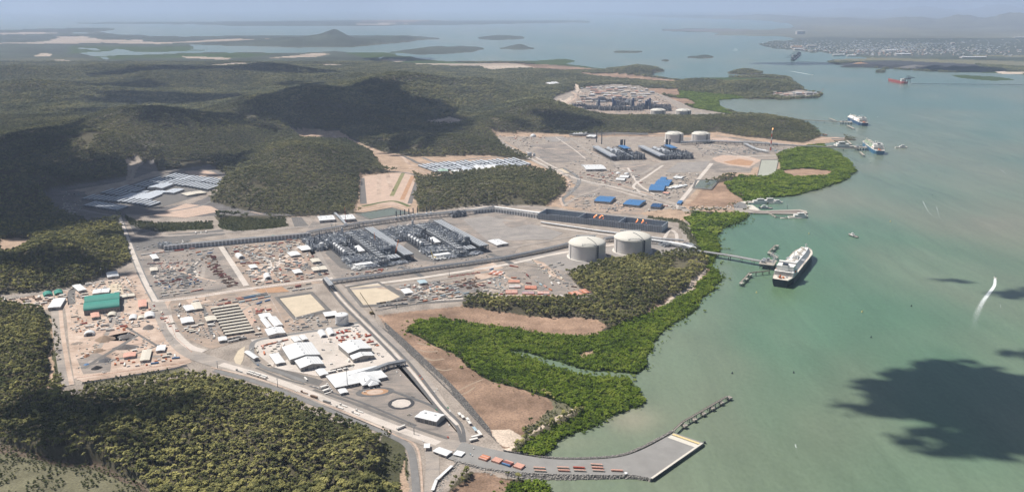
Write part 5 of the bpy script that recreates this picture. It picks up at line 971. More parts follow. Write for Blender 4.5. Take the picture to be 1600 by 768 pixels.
# ------------------------------------------------------------------ gas tanks
M_TCON = mat('tank_concrete', (.62,.585,.55), .85, .10, .07, streak=.25); M_TDOME = mat('tank_dome', (.62,.59,.52), .8, .06, .05); M_RING = mat('tank_ring', (.62,.58,.52), .9, .05, .3)
def gas_tank(px, py, Rm, Hm, dome, label, far=False):
    c = U(px, py); t = empty('gas_tank', c, 0, label, 'storage tank', 'domed concrete gas tanks')
    b = MB(); b.cyl(0, 0, 0, Rm + 4, .8, 0, 64); b.build('base_ring', M_RING, t)
    b = MB(); b.cyl(0, 0, 0, Rm, Hm, 0, 72)
    b.build('wall', M_TCON, t)
    b = MB()
    for i in range(4): b = MB(); a = -1.15 + i * math.pi / 2; b.box(Rm * math.cos(a), Rm * math.sin(a), 0, 2.2, 2.2, Hm + .6, 0, a); b.build('buttress', mat('tank_buttress', (.38,.37,.36), .85, .1, .1), t)
    b = MB(); b.cyl(0, 0, Hm, Rm + .7, 1.2, 0, 72); b.build('rim', M_RING, t); b = MB(); b.dome(0, 0, Hm + 1, Rm, dome, 0, 64, 9); o = b.build('dome', M_TDOME, t)
    o.data.polygons.foreach_set('use_smooth', [True] * len(o.data.polygons))
    b = MB()
    for i in range(12):                       # walkway with handrails over the dome to the front rim
        a0, a1 = math.pi / 2 * (1 - i / 12), math.pi / 2 * (1 - (i + 1) / 12)
        p = [(Rm * math.cos(x) * .45, -Rm * math.cos(x) * .89, Hm + 1.4 + dome * math.sin(x)) for x in (a0, a1)]; b.tube(p[0], p[1], .7, 0, 4)
    b.build('dome_walkway', M_DSTEEL, t)
    b = MB(); a = -math.pi / 2 + .15
    for i in range(9): x = -Rm * .33 + i * Rm * .66 / 8; b.box(x, -Rm * .86, Hm + 1 + dome * .25, .5, .5, 5)
    b.box(0, -Rm * .84, Hm + dome * .3 + 1, Rm * .72, 6, .7); b.box(0, -Rm * .88, Hm + dome * .3 + 3.4, Rm * .72, .3, .3); b.build('roof_platform', M_STEEL, t)
    b = MB(); b.box(Rm * .5, -Rm * .9, 0, 2.5, 3.5, Hm + 4); 
    for k in range(6): b.box(Rm * .5, -Rm * .93, 3 + k * Hm / 6, 4, 4, .5)
    b.build('stair_tower', M_DSTEEL, t)
    b = MB(); rr = random.Random(int(px))
    for i in range(9): x = -Rm * .5 + i * Rm * .125; b.tube((x, Rm * .95, Hm + 3), (x + 3, Rm * 1.1, Hm + 7), .9); b.box(x, Rm * 1.05, 0, 1.4, 1.4, Hm + 6); 
    b.tube((-Rm * .55, Rm * 1.05, Hm + 6), (Rm * .55, Rm * 1.05, Hm + 6), 1.1); b.tube((-Rm * .55, Rm * 1.15, Hm + 3), (Rm * .55, Rm * 1.15, Hm + 3), 1.1); b.build('pipe_bank', M_PIPE, t)
    return t
rad = lambda x0, x1, y: (U(x1, y) - U(x0, y)).length / 2
gas_tank(917, 400.5, rad(888.5,946,400), 34, 11, 'left one of the two big grey domed tanks above the headland trees')
gas_tank(988, 391.5, rad(959.5,1017,391), 34, 11, 'right one of the two big grey domed tanks above the headland trees')
gas_tank(1053, 221, rad(1039,1067.5,221), 33, 10, 'left pale domed tank behind the middle plant'); gas_tank(1094.5, 221, rad(1080.5,1109,221), 33, 10, 'right pale domed tank behind the middle plant')
gas_tank(1028, 181, rad(1016,1040,181), 30, 9, 'left small pale domed tank at the farthest plant'); gas_tank(1067.5, 181.5, rad(1055.5,1079.5,181), 30, 9, 'right small pale domed tank at the farthest plant')
c = U(534.5, 505); t = empty('water_tank', c, 0, 'small white cylindrical tank beside the rail-straight haul road', 'storage tank')
t['label'] = 'small white cylindrical tank above the white warehouses'
b = MB(); b.cyl(0, 0, 0, 12.3, 18, 0, 48); b.build('wall', M_WHITE, t); b = MB(); b.dome(0, 0, 18, 12.4, 2.2, 0, 48, 4); b.build('roof', M_WHITE, t); b = MB(); b.cyl(0, 0, 0, 13.4, .5, 0, 40); b.build('base_ring', M_CONC, t)
b = MB(); [b.box(12.8 * math.cos(a), 12.8 * math.sin(a), z, 1.6, 1.6, .4, 0, a) for z, a in zip(np.linspace(1, 18, 22), np.linspace(-2.6, -.6, 22))]; b.cyl(0, 0, 20.2, 1.2, 1, 0, 8); b.build('stair', M_STEEL, t)
for i, (x, y, lb) in enumerate(((827.5,244,'squat grey tank in the corner of the bare yard beyond the second camp'),)):
    c = U(x, y); b = MB(); b.cyl(0, 0, 0, 9, 14, 0, 24); b.dome(0, 0, 14, 9, 1.5, 0, 24, 3); b.build('steel_tank', M_STEEL, loc=c, label=lb, cat='storage tank'); c = U(831.5,244.5); b = MB(); b.cyl(0, 0, 0, 5, 12, 0, 20); b.dome(0, 0, 12, 5, 1, 0, 20, 3); b.build('steel_tank', M_STEEL, loc=c + Vector((8,0,0)), label='slim grey tank beside the squat one beyond the second camp', cat='storage tank')
c = U(833, 213.5); b = MB(); b.dome(0, 0, 0, 14, 13, 0, 24, 6); b.build('dome_shelter', M_WHITE, loc=c, label='round white dome at the back edge of the middle site', cat='dome')
# ------------------------------------------------------------------ pipe racks
def pipe_rack(pts, w, h, label, span=9, pipes=5, expo=False, heavy=False, pxs=True, mp=None):
    P = [U(p[0], p[1], G + h) for p in pts]; o = Vector((P[0].x, P[0].y, G)); t = empty('pipe_rack', o, 0, label, 'pipe rack')
    b = MB(); bp = MB(); bt = MB(); hh = h
    for a, c in zip(P, P[1:]):
        a = a - o; c = c - o; a.z = c.z = 0; d = c - a; rz = math.atan2(d.y, d.x); n = Vector((-math.sin(rz), math.cos(rz), 0)); k = max(1, int(d.length / span))
        for i in range(k + 1):
            q = a + d * (i / k)
            for s in (-1, 1): e = q + n * (s * w / 2); b.box(e.x, e.y, 0, .9, .9, hh, 0, rz)
            for z in (hh * .5, hh - .6): b.box(q.x, q.y, z, .7, w, .7, 0, rz)
        for s in (-1, 1):
            for z in (hh * .48, hh - .4): e = (a + c) / 2 + n * (s * w / 2); b.box(e.x, e.y, z, d.length, .5, .6, 0, rz)
        for j in range(pipes):
            y = -w * .42 + w * .84 * j / max(1, pipes - 1); r = random.choice((.55, .8, 1.1)); e = a + n * y; f = c + n * y; bp.tube((e.x, e.y, hh + r), (f.x, f.y, hh + r), r, 0, 6)
            if j % 2: bp.tube((e.x, e.y, hh * .5 + 1), (f.x, f.y, hh * .5 + 1), r * .8, 0, 6)
        if heavy: e = (a + c) / 2 + n * (w * .3); bt.box(e.x, e.y, hh + 2.4, d.length, w * .35, .6, 0, rz)
    b.build('frame', M_STEEL if not heavy else M_DSTEEL, t); bp.build('pipe_run', mp or M_PIPE, t, kind='stuff')
    if heavy: bt.build('cable_tray', M_STEEL, t)
    return t
def fence_rack(pts, h, label, m, n_=9):              # long ventilated screen wall with pale posts
    P = [U(p[0], p[1], G) for p in pts]; o = P[0].copy(); t = empty('screen_wall', o, 0, label, 'wall'); b = MB(); bs = MB()
    for a, c in zip(P, P[1:]):
        a = a - o; c = c - o; d = c - a; rz = math.atan2(d.y, d.x); mid = (a + c) / 2; bs.box(mid.x, mid.y, 0, d.length, .5, h, 0, rz); nn = Vector((math.sin(rz), -math.cos(rz), 0)); k = int(d.length / n_)
        for i in range(k + 1): q = a + d * (i / k) + nn * .6; b.box(q.x, q.y, 0, 3.4, .9, h + .4, 0, rz)
        e = mid + nn * .5; b.box(e.x, e.y, h, d.length, 1.6, .8, 0, rz)
    bs.build('panel', m, t); b.build('post_row', M_WHITE, t, kind='stuff'); return t
M_SCR = mat('grey_screen', (.34,.35,.36), .8, .12, .3)
fence_rack([(257,391),(330,384.5),(400,378),(485,370.5)], 11, 'long pale ribbed pipeway wall behind the laydown yards', M_SCR)
fence_rack([(742,333.5),(770,331),(800,335),(846,342)], 10, 'ribbed pipeway wall bending behind the large gravel pad', M_SCR)
pipe_rack([(257,384),(330,377.5),(400,371),(480,364)], 8, 8, 'pipe rack running behind the pale ribbed wall', 14, 5)
pipe_rack([(480,362),(560,348),(640,337),(740,328)], 11, 11, 'pipe rack along the back of both processing trains', 12, 5)
pipe_rack([(740,328),(772,323),(846,333)], 6, 8, 'pipe rack curving behind the gravel pad', 12, 4)
pipe_rack([(846,347),(930,359.5),(1034,372.5),(1068,375)], 6, 3, 'low pipe rack along the front of the flare enclosure', 12, 4)
pipe_rack([(519,438),(600,427),(700,413.5),(790,401)], 10, 7, 'dark pipe rack across the front of both processing trains', 10, 4)
pipe_rack([(790,401),(850,389),(888,380)], 10, 7, 'pipe rack leading from the trains to the left domed tank', 10, 6); pipe_rack([(945,372),(962,370)], 12, 9, 'short pipe rack between the two big domed tanks', 8, 5)
pipe_rack([(1015,374),(1045,378),(1072,383),(1088,388)], 12, 9, 'pipe rack from the right domed tank towards the jetty', 10, 5)
pipe_rack([(508,434),(518,446)], 9, 12, 'dark elevated rack crossing the road below the trains', 8, 4, heavy=True)
pipe_rack([(546,588),(585,576),(606,568),(633,563)], 6, 8, 'pale pipe bridge between the admin building and the warehouses', 9, 4)
pipe_rack([(890,210),(960,208),(1012,209)], 14, 10, 'pipe rack across the back of the middle plant', 16, 4); pipe_rack([(1064,222),(1110,220),(1160,222),(1215,225)], 16, 11, 'dark pipe rack below the middle domed tanks', 16, 4, heavy=True); pipe_rack([(1164,224),(1180,232),(1200,236)], 12, 9, 'pale pipe rack slanting across the middle pad', 14, 4); pipe_rack([(1200,224),(1245,227),(1288,229)], 8, 6, 'pipe rack along the shore road of the middle site', 16, 3)
# ------------------------------------------------------------------ processing trains
M_FAN = mat('fan_bay_grey', (.52,.54,.56), .6, .1, .3); M_COOL = ribbed('cooler_deck', (.46,.48,.50), 5.6, 0, .72); M_FRAME = mat('structure_grey', (.125,.14,.165), .7, .35, .25); M_VES = mat('vessel_silver', (.52,.53,.54), .4, .15, .2, metal=.4); M_TUR = mat('turbine_grey', (.36,.37,.39), .6, .2, .2); M_ORG = mat('crane_orange', (.75,.26,.08), .6, .1, .5); M_REDC = mat('crane_red', (.60,.08,.06), .6, .1, .5); M_YELC = mat('crane_yellow', (.75,.52,.10), .6, .1, .5)
M_MESH = mat('pipework', (.36,.38,.41), .55, .55, .35); M_INS = mat('insulated_white', (.66,.66,.64), .55, .15, .3)
def cooler(parent, x, y, L, w, h, ang=0.0, name='fin_fan_cooler', m=None):
    b = MB(); b.box(x, y, h - 3, w, L, 3); o = b.build(name, mat('cooler_side', (.16,.17,.185), .7, .2, .2), parent)
    b = MB(); k = int(L / 6.2)
    for i in range(k):
        yy = y - L / 2 + L * (i + .5) / k
        for j in range(4): b.box(x - w / 2 + w * (j + .5) / 4, yy, h, w / 4 * .46, L / k * .8, .7)
    b.build('fan_bay', m or M_FAN, o); b = MB()
    for i in range(int(L / 9) + 1):
        yy = y - L / 2 + i * L / int(L / 9)
        for s in (-.48, -.16, .16, .48): b.box(x + w * s, yy, 0, .8, .8, h - 2.5)
        b.box(x, yy, h * .5, w, .5, .6)
    b.box(x - w * .48, y, h * .5, .5, L, .6); b.box(x + w * .48, y, h * .5, .5, L, .6); b.build('support_frame', M_DSTEEL, o); return o
def maze(rr, x0, x1, y0, y1, h, n):
    """dense steelwork: frames, decks, drums and pipes"""
    b = MB()
    for _ in range(n):
        x, y = rr.uniform(x0, x1), rr.uniform(y0, y1); k = rr.random(); z = rr.uniform(0, h * .75)
        if k < .30: b.box(x, y, 0, rr.uniform(2, 6), rr.uniform(2, 6), rr.uniform(.2, .8) * h)
        elif k < .65:
            L = rr.uniform(6, 20); r = rr.uniform(.4, 1.0)
            if rr.random() < .5: b.tube((x - L / 2, y, z + 2), (x + L / 2, y, z + 2), r, 0, 5)
            else: b.tube((x, y - L / 2, z + 2), (x, y + L / 2, z + 2), r, 0, 5)
        elif k < .8: b.box(x, y, z, rr.uniform(4, 10), rr.uniform(4, 10), .4)
        else: b.cyl(x, y, 0, rr.uniform(.6, 1.3), rr.uniform(.5, 1.05) * h, 0, 6)
    return b
def train(origin, rz, label, seed=1):
    """local x = across (to the right), y = away from the camera; origin = front foot of the long cooler bank"""
    t = empty('processing_train', origin, rz, label, 'gas plant', 'gas processing trains'); rr = random.Random(seed)
    L = 290; cooler(t, 12, L / 2, L, 24, 17)
    # central rack
    b = MB(); y0, y1 = 8, 262
    for y in np.arange(y0, y1, 7.5):
        for x in (-58, -44): b.box(x, y, 0, 1, 1, 17)
        for z in (6, 11, 16.4): b.box(-51, y, z, 15, .8, .8)
    for z in (6, 11, 16.4):
        for x in (-58, -44): b.box(x, (y0 + y1) / 2, z, .7, y1 - y0, .8)
    b.build('main_rack_frame', M_FRAME, t); b = MB()
    for i in range(6): x = -57 + i * 2.4; b.tube((x, y0 - 6, 18), (x, y1, 18), rr.choice((.6, .9, 1.1)), 0, 6); b.tube((x, y0, 12.3), (x, y1, 12.3), .8, 0, 6)
    for y in np.arange(y0, y1, 24): b.path([(-57, y, 18.5), (-57, y, 21), (-46, y, 21), (-46, y, 18.5)], .6)
    b.build('rack_piping', M_PIPE, t, kind='stuff')
    b = MB()
    for i in range(12): b.box(-51, 20 + i * 20, 19.6, 13, 9, 1.2)
    b.build('rack_cooler', M_COOL, t, kind='stuff')
    # compressor block with row of exhaust hoods
    for i in range(5):
        y = 92 + i * 19; b = MB(); b.box(-100, y, 4, 22, 12, 9); b.box(-115, y, 6, 9, 9, 12, 0, 0, .75); b.cyl(-86, y, 10, 2.0, 14, 0, 10); b.build('compressor_hood', M_TUR, t)
        b = MB(); b.tube((-116, y - 5, 17.5), (-116, y + 5, 17.5), 3.6, 0, 10); b.build('air_intake', M_WHITE, t)
    b = MB()
    for y in np.arange(82, 182, 8): 
        for x in (-122, -110, -98, -86, -76): b.box(x, y, 0, .9, .9, 15)
        b.box(-99, y, 13.5, 46, .6, .6); b.box(-99, y, 3.8, 46, .6, .6)
    b.box(-99, 132, 3.2, 48, 102, .6); b.build('compressor_deck', M_DSTEEL, t)
    b = MB(); b.add([(-84, 80, 17), (-68, 80, 17), (-68, 128, 19), (-84, 128, 17)], [(0, 1, 2, 3)]); b.box(-76, 104, 15, 16, 46, 1.4); b.build('shelter_roof', M_WHITE, t)
    for i in range(4): b = MB(); b.cyl(-90 + i * 5.5, 150 + i * 5, 0, 1.6, 33, 0, 12, 1.3); b.cyl(-90 + i * 5.5, 150 + i * 5, 31, 1.9, 1.2, 0, 12); b.build('exhaust_stack', M_DSTEEL, t)
    b = MB(); b.box(-88, 160, 4, 20, 18, 12); b.build('dark_module', mat('module_black', (.03,.035,.04), .7, .2, .3), t)
    for x, y, r, h in ((-124,205,4.2,20),(-112,218,3,26),(-20,70,4.5,22),(-12,60,3,28),(-26,150,3.5,26),(-60,290,3,24)): b = MB(); b.cyl(x, y, 0, r, h, 0, 16); b.dome(x, y, h, r, r * .5, 0, 16, 3); b.build('column', M_VES, t)
    for x, y, l in ((-95,215,34),(-95,228,34),(-28,110,30),(-26,182,34),(-20,215,30)): b = MB(); b.tube((x - l / 2, y, 7), (x + l / 2, y, 7), 3.2, 0, 12); b.box(x - l * .3, y, 0, 1.5, 4, 5); b.box(x + l * .3, y, 0, 1.5, 4, 5); b.build('drum', M_VES, t)
    # blocks of dense pipework and decks
    for nm, x0, x1, y0, y1, h, n in (('liquefaction_module', -40, -4, 50, 142, 25, 330), ('treating_module', -40, -4, 148, 262, 20, 330), ('utility_module', -128, -62, 186, 270, 17, 320), ('utility_module', -126, -64, 30, 84, 13, 260), ('rear_module', -125, -4, 272, 304, 13, 330), ('side_module', -166, -130, 186, 300, 10, 240), ('manifold_module', -66, -38, -10, 60, 17, 210)):
        b = MB()
        for x in np.linspace(x0, x1, 5):
            for y in np.linspace(y0, y1, max(3, int((y1 - y0) / 11))): b.box(x, y, 0, .8, .8, h)
        for z in (h * .35, h * .7, h - .5):
            for x in np.linspace(x0, x1, 5): b.box(x, (y0 + y1) / 2, z, .6, y1 - y0, .5)
            for y in np.linspace(y0, y1, max(3, int((y1 - y0) / 11))): b.box((x0 + x1) / 2, y, z, x1 - x0, .6, .5)
        b.box((x0 + x1) / 2, (y0 + y1) / 2, h * .7, (x1 - x0) * .7, (y1 - y0) * .8, .4)
        o = b.build(nm, M_FRAME, t); q = maze(rr, x0, x1, y0, y1, h, n); q.build('pipework', [M_MESH], o, kind='stuff'); q = maze(rr, x0, x1, y0, y1, h * 1.02, n // 2); q.build('insulated_piping', [M_INS], o, kind='stuff')
    cooler(t, -22, 22, 30, 34, 11, name='front_cooler')
    b = MB(); b.box(-6, 62, 4, 12, 12, 22); b.box(-24, 58, 6, 24, 8, 16); b.build('cold_box', M_FRAME, t)
    b = MB(); b.box(-95, 14, 0, 40, 15, 5.5); b.build('switchroom', mat('switchroom_white', (.62,.60,.56), .7, .1, .2), t); b = MB(); b.box(-95, 14, 5.5, 41.5, 16.5, .6); b.build('switchroom_roof', M_WHITE, t); b = MB(); b.box(-48, 218, 0, 24, 16, 8); b.build('switchroom', M_WHITE, t)
    for k in range(4): q = maze(rr, -126 + k * 32, -94 + k * 32, -14, 34 if k < 3 else 4, 5, 120); q.build('ground_piping', [M_MESH if k % 2 else M_INS], t, kind='stuff')
    return t
a = U(632,409); bq = U(563,361); d = bq - a; RZT = math.atan2(d.y, d.x) - math.pi / 2
train(a, RZT, 'processing train nearer the laydown yards on the left', 3); off = U(750,394.5) - a
t2 = train(a + off, RZT, 'processing train beside the large gravel pad on the right', 9)
# shared row of white-hatted boilers and stacks behind train two
for i in range(8):
    p = U(619 + i * 6.6 + (8 if i > 5 else 0), 344 - i * 1.1); b = MB(); b.cyl(0, 0, 0, 3.4, 9, 0, 12); b.dome(0, 0, 9, 3.4, 1.6, 0, 12, 3); o = b.build('hot_oil_heater', M_WHITE, loc=p, rz=0, label='white capped heater, %s in the row behind the trains' % ('first second third fourth fifth sixth seventh last'.split()[i] + (' from the left' if i < 7 else '')), cat='heater', group='white capped heaters'); b = MB(); b.cyl(0, 6, 0, 1.6, 26, 0, 10); b.build('stack', M_DSTEEL, o)
for i, (x, y, h) in enumerate(((492,385,26),(500,381,32),(484,388,22),(489,391,18),(512,378,24))):
    c = U(x, y); b = MB(); b.cyl(0, 0, 0, 1.8, h, 0, 10, 1.2); b.cyl(0, 0, h * .6, 2.4, .6, 0, 10); b.build('vent_stack', M_FRAME if i % 2 else M_DSTEEL, loc=c, label='%s steel stack at the left end of the trains' % ('leftmost tall|tallest|short leftmost|short front|rear slender'.split('|')[i]), cat='stack')
c = U(503,390); b = MB(); b.cyl(0, 0, 0, 5.4, 17, 0, 20); b.dome(0, 0, 17, 5.4, 2, 0, 20, 3); b.build('white_vessel', M_WHITE, loc=c, label='stout white vertical vessel at the left end of the trains', cat='vessel')
q = maze(random.Random(5), -22, 34, -20, 26, 14, 240); o = q.build('inlet_facility', M_FRAME, loc=U(500,381), rz=RZT, label='tangle of inlet pipework at the left end of the trains', cat='gas plant'); maze(random.Random(6), -22, 34, -20, 26, 12, 100).build('piping', M_PIPE, o, kind='stuff')
q = maze(random.Random(8), -22, 22, -12, 12, 16, 170); o = q.build('pipe_module', M_FRAME, loc=U(715,337.5), rz=RZT, label='compact pipework module behind the right long cooler bank', cat='gas plant'); maze(random.Random(9), -22, 22, -12, 12, 14, 70).build('piping', M_PIPE, o, kind='stuff')
q = maze(random.Random(12), -14, 14, -12, 12, 14, 110); o = q.build('pig_receiver_station', M_STEEL, loc=U(258,386), rz=.1, label='pale gantry and pipework at the left end of the ribbed wall', cat='gas plant'); maze(random.Random(13), -14, 14, -12, 12, 10, 50).build('piping', M_PIPE, o, kind='stuff')
for x, y, sc, lb in ((1043,383,1.0,'pipework crossing beyond the right domed tank'),(1072,386,1.0,'pipework module where the jetty trestle leaves the shore')):
    q = maze(random.Random(int(x)), -18, 18, -12, 12, 9, 110); o = q.build('pipe_module', M_STEEL, loc=U(x, y), rz=.4, label=lb, cat='gas plant'); maze(random.Random(int(y)), -18, 18, -12, 12, 8, 60).build('piping', M_PIPE, o, kind='stuff')
# middle plant trains
def train_b(o, rz, label, seed):
    t = empty('processing_train', o, rz, label, 'gas plant', 'gas processing trains'); rr = random.Random(seed)
    L = 255; b = MB(); b.box(-12, L / 2, 14, 24, L, 5); k = b.build('cooler_bank', mat('cooler_blue_grey', (.30,.34,.40), .7, .15, .2), t); b = MB(); b.box(-12, L / 2, 19, 22, L - 3, .8); b.build('fan_deck', mat('fan_deck', (.36,.37,.38), .8, .15, .08), k)
    b = MB()
    for i in range(22): y = 5 + i * (L - 8) / 21; [b.box(x, y, 0, 1.4, 1.4, 14) for x in (-23, -12, -1)]; b.box(-12, y, 7, 24, 1, 1)
    b.build('support_frame', M_DSTEEL, t)
    for nm, x0, x1, y0, y1, h, n in (('process_module', 8, 62, 5, 75, 24, 220), ('process_module', 10, 50, 90, 215, 20, 240), ('process_module', 70, 120, 5, 90, 26, 220), ('process_module', 70, 110, 110, 250, 20, 220)):
        q = maze(rr, x0, x1, y0, y1, h, n); m_ = q.build(nm, M_FRAME, t); maze(rr, x0, x1, y0, y1, h, n // 2).build('piping', M_PIPE, m_, kind='stuff')
    b = MB(); b.box(84, 165, 24, 26, 84, 2.5); b.build('blue_roof', M_BLUE, t)
    for x, y in ((20,160),(20,130),(32,110)): b = MB(); b.tube((x, y - 22, 18), (x, y + 22, 18), 8, 0, 14); b.build('drum', M_VES, t)
    for x, y in ((14,50),(24,50),(34,50),(44,50)): b = MB(); b.cyl(x, y, 0, 3.5, 26, 0, 12); b.dome(x, y, 26, 3.5, 2, 0, 12, 3); b.build('column', M_VES, t)
    for x, y in ((96,250),(104,256),(112,250)): b = MB(); b.cyl(x, y, 0, 3.2, 42, 0, 10); b.build('exhaust_stack', M_DSTEEL, t)
    b = MB(); b.box(64, 120, 12, 5, 240, 2); [b.box(64, 10 + i * 22, 0, 5, 1, 12) for i in range(11)]; b.build('central_rack', M_STEEL, t)
    return t
a = U(964,251); bq = U(925,229.5); d = bq - a; rzb = math.atan2(d.y, d.x) - math.pi / 2; train_b(a, rzb, 'middle plant train with a blue roof, the left of two', 31); train_b(a + U(1040,250) - U(964,251), rzb, 'middle plant train with a blue roof, the right of two', 37)
for i, (x, y) in enumerate(((932,222),(940,225))): c = U(x, y); b = MB(); b.cyl(0, 0, 0, 2.6, 52 + 10 * i, 0, 10, 1.6); b.build('flare_stack', M_DSTEEL, loc=c, label=('shorter' if i == 0 else 'taller') + ' black stack behind the left middle train', cat='stack')
# red and white flare tower
c = U(1204, 235); t = empty('flare_tower', c, 0, 'red and white lattice flare tower burning above the middle site', 'flare tower')
for k, m in enumerate((M_REDC, M_WHITE, M_REDC, M_WHITE, M_REDC, M_WHITE)):
    b = MB(); z0 = k * 14; r0, r1 = 3.4 - k * .38, 3.4 - (k + 1) * .38
    for i in range(3): a = i * 2.094; e = (i + 1) * 2.094; b.tube((r0 * math.cos(a), r0 * math.sin(a), z0), (r1 * math.cos(a), r1 * math.sin(a), z0 + 14), .55, 0, 5); b.tube((r0 * math.cos(a), r0 * math.sin(a), z0), (r1 * math.cos(e), r1 * math.sin(e), z0 + 14), .3, 0, 4)
    b.cyl(0, 0, z0, 1.0, 14, 0, 8); b.build('tower_section', m, t)
M_FLAME = emis('flame', (1.0, .30, .10), 1.1); M_FLAME2 = emis('flame_core', (1.0, .52, .20), 1.6)
def flame(parent, x, y, z, L, lean=(1, 0), name='flame', r0=1.0):
    b = MB(); rr = random.Random(int(x * 7 + y)); 
    for i in range(7): q = i / 6; r = r0 * L * (.03 + .10 * math.sin(math.pi * (q ** .8) * .93)); blob(b, (x + lean[0] * L * q + rr.uniform(-.05, .05) * L, y + lean[1] * L * q * .5, z + L * q * .75), r, r * 1.1, rr.random(), 0, 7, 5)
    return b.build(name, M_FLAME, parent)
flame(t, 0, 0, 85, 11, (.35, 0)); b = MB(); blob(b, (1.5, -1.5, 90), 2.6, 3.4, 3, 0, 8, 5); b.build('flame_core', M_FLAME2, t)
# ground flare enclosure
M_SLAT = ribbed('louvre_grey', (.44,.49,.54), 4.2, 0, .35, var=.12)
c, rz, w, dp = frame3((843.6,342), (1031,367), (858,332)); dp = 62
t = empty('ground_flare', c, rz, 'long dark louvred ground flare enclosure behind the two big tanks', 'flare enclosure'); h = 17
b = MB(); b.box(0, -dp / 2, 0, w, 1, h); b.build('front_screen', M_SLAT, t); b = MB(); b.box(0, dp / 2, 0, w, 1, h); b.build('rear_screen', M_SLAT, t)
b = MB(); k = int(w / 5); [b.box(-w / 2 + w * i / k, s * (dp / 2 + .8), 0, .7, .7, h + .5) for i in range(k + 1) for s in (-1, 1)]; b.build('post_row', M_FRAME, t, kind='stuff')
for x in (-w / 2, -w / 6, w / 6, w / 2): b = MB(); b.box(x, 0, 0, 1, dp - 1.2, h); b.build('end_screen' if abs(x) > w / 4 else 'dividing_screen', mat('end_grey', (.40,.45,.50), .8, .2, .3), t)
b = MB(); b.box(0, 0, .15, w - 2, dp - 2, .2); b.build('floor', mat('flare_gravel', (.30,.29,.28), .95, .3, .15), t)
for r_ in range(3): 
    b = MB(); y = -dp * .3 + r_ * dp * .3; n = int(w / 9)
    for i in range(n): x = -w / 2 + 6 + (w - 12) * i / (n - 1); b.box(x, y, .3, 3.6, 7, 4.6)
    b.build('burner_row', mat('burner_dark', (.10,.10,.105), .8, .3, .4), t, kind='stuff')
inv = lambda p: ((p - c).x * math.cos(rz) + (p - c).y * math.sin(rz), -(p - c).x * math.sin(rz) + (p - c).y * math.cos(rz))
for x, y, L in ((922,350,14),(932,350,14),(939,350,5),(986,359,11),(995,360,11),(1003,360,4)): p = inv(U(x, y)); flame(t, p[0], 2, 12, L, (.62, .2)); 
for x, y in ((927,346),(938,346.5),(990,354),(998.5,355)): p = inv(U(x, y + 4)); b = MB(); blob(b, (p[0] + 1, 2, 21), 1.4, 1.6, x, 0, 7, 5); b.build('flame_core', M_FLAME2, t)
# cranes
def crane(px, py, h, reach, m, label, rz=0.0, lattice=True, name='crane'):
    c = U(px, py); t = empty(name, c, rz, label, 'crane'); b = MB(); b.box(0, 0, .3, 7, 5, 1.6); b.box(0, -3, 0, 8, 1.3, 1.6); b.box(0, 3, 0, 8, 1.3, 1.6); b.box(-2, 0, 2, 8, 4, 3); b.build('carrier', m, t)
    b = MB(); n = 10; top = Vector((reach, 0, h)); bs = Vector((2, 0, 3))
    for s in ((-1, -1), (1, -1), (1, 1), (-1, 1)): o = Vector((0, s[0] * .8, s[1] * .8)); b.tube(bs + o, top + o * .5, .32, 0, 4)
    for i in range(n): p = bs.lerp(top, i / n); q = bs.lerp(top, (i + 1) / n); b.tube(p + Vector((0, -.8, .8)), q + Vector((0, .8, -.8)), .2, 0, 4); b.tube(p + Vector((0, .8, .8)), q + Vector((0, -.8, -.8)), .2, 0, 4)
    b.build('boom', m, t); b = MB(); b.tube(top, (reach, 0, h * .3), .12, 0, 4); b.tube((-5, 0, 5), top, .12, 0, 4); b.build('cable', M_DSTEEL, t); return t
crane(541,352,48,14,M_REDC,'red lattice crane standing behind the left train',1.9); crane(588,388,40,8,M_ORG,'orange crane beside the left long cooler bank',2.2); crane(616,402,40,16,M_ORG,'bright orange crane at the front of the left cooler bank',.9)
crane(582,490,46,-22,mat('crane_olive', (.26,.20,.10), .7, .1, .5),'dark crane with raised boom at the corner of the rock embankment',.3); crane(728,392,34,10,M_DSTEEL,'dark crane beside the right long cooler bank',1.0); crane(678,404,20,10,M_YELC,'yellow crane among the materials before the right train',2.5); crane(1178,240,46,1,M_STEEL,'thin mast crane on the bare middle pad',0)
# ------------------------------------------------------------------ buildings
def house(A, B, C, h, rise, label, roof=None, wall=None, along='y', name='warehouse', cat='warehouse', over=.8, doors=2, group=None, dmul=1.0):
    c, rz, w, d = frame3(A, B, C); d *= dmul; t = empty(name, c, rz, label, cat, group)
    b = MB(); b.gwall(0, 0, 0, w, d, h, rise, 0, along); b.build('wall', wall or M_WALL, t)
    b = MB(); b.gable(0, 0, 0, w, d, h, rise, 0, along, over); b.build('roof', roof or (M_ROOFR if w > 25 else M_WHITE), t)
    for i in range(doors): x = -w / 2 + w * (i + .5) / doors; b = MB(); b.box(x, -d / 2 - .05, 0, min(6, w / doors * .5), .25, h * .68); b.build('door', mat('roller_door', (.20,.20,.20), .7, .1, .5), t)
    if w > 25:
        b = MB(); n = int(w / 6)
        for i in range(n + 1): b.box(-w / 2 + w * i / n, -d / 2 - .15, 0, .5, .4, h)
        b.build('wall_ribs', mat('rib_pale', (.58,.56,.53), .7, .05, .5), t)
        b = MB(); n = max(2, int(d / 14))
        for i in range(n):
            if along == 'y': b.box(0, -d / 2 + d * (i + .5) / n, h + rise + .3, 1.6, 3, .9)
            else: b.box(-w / 2 + w * (i + .5) / n, 0, h + rise + .3, 3, 1.6, .9)
        b.build('ridge_vent', M_STEEL, t)
    return t
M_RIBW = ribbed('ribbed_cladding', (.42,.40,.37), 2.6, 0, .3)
house((453,569),(499,560),(443,549), 8, 4.5, 'large white gabled warehouse behind a smaller one, left side of the pale yard', wall=M_RIBW)
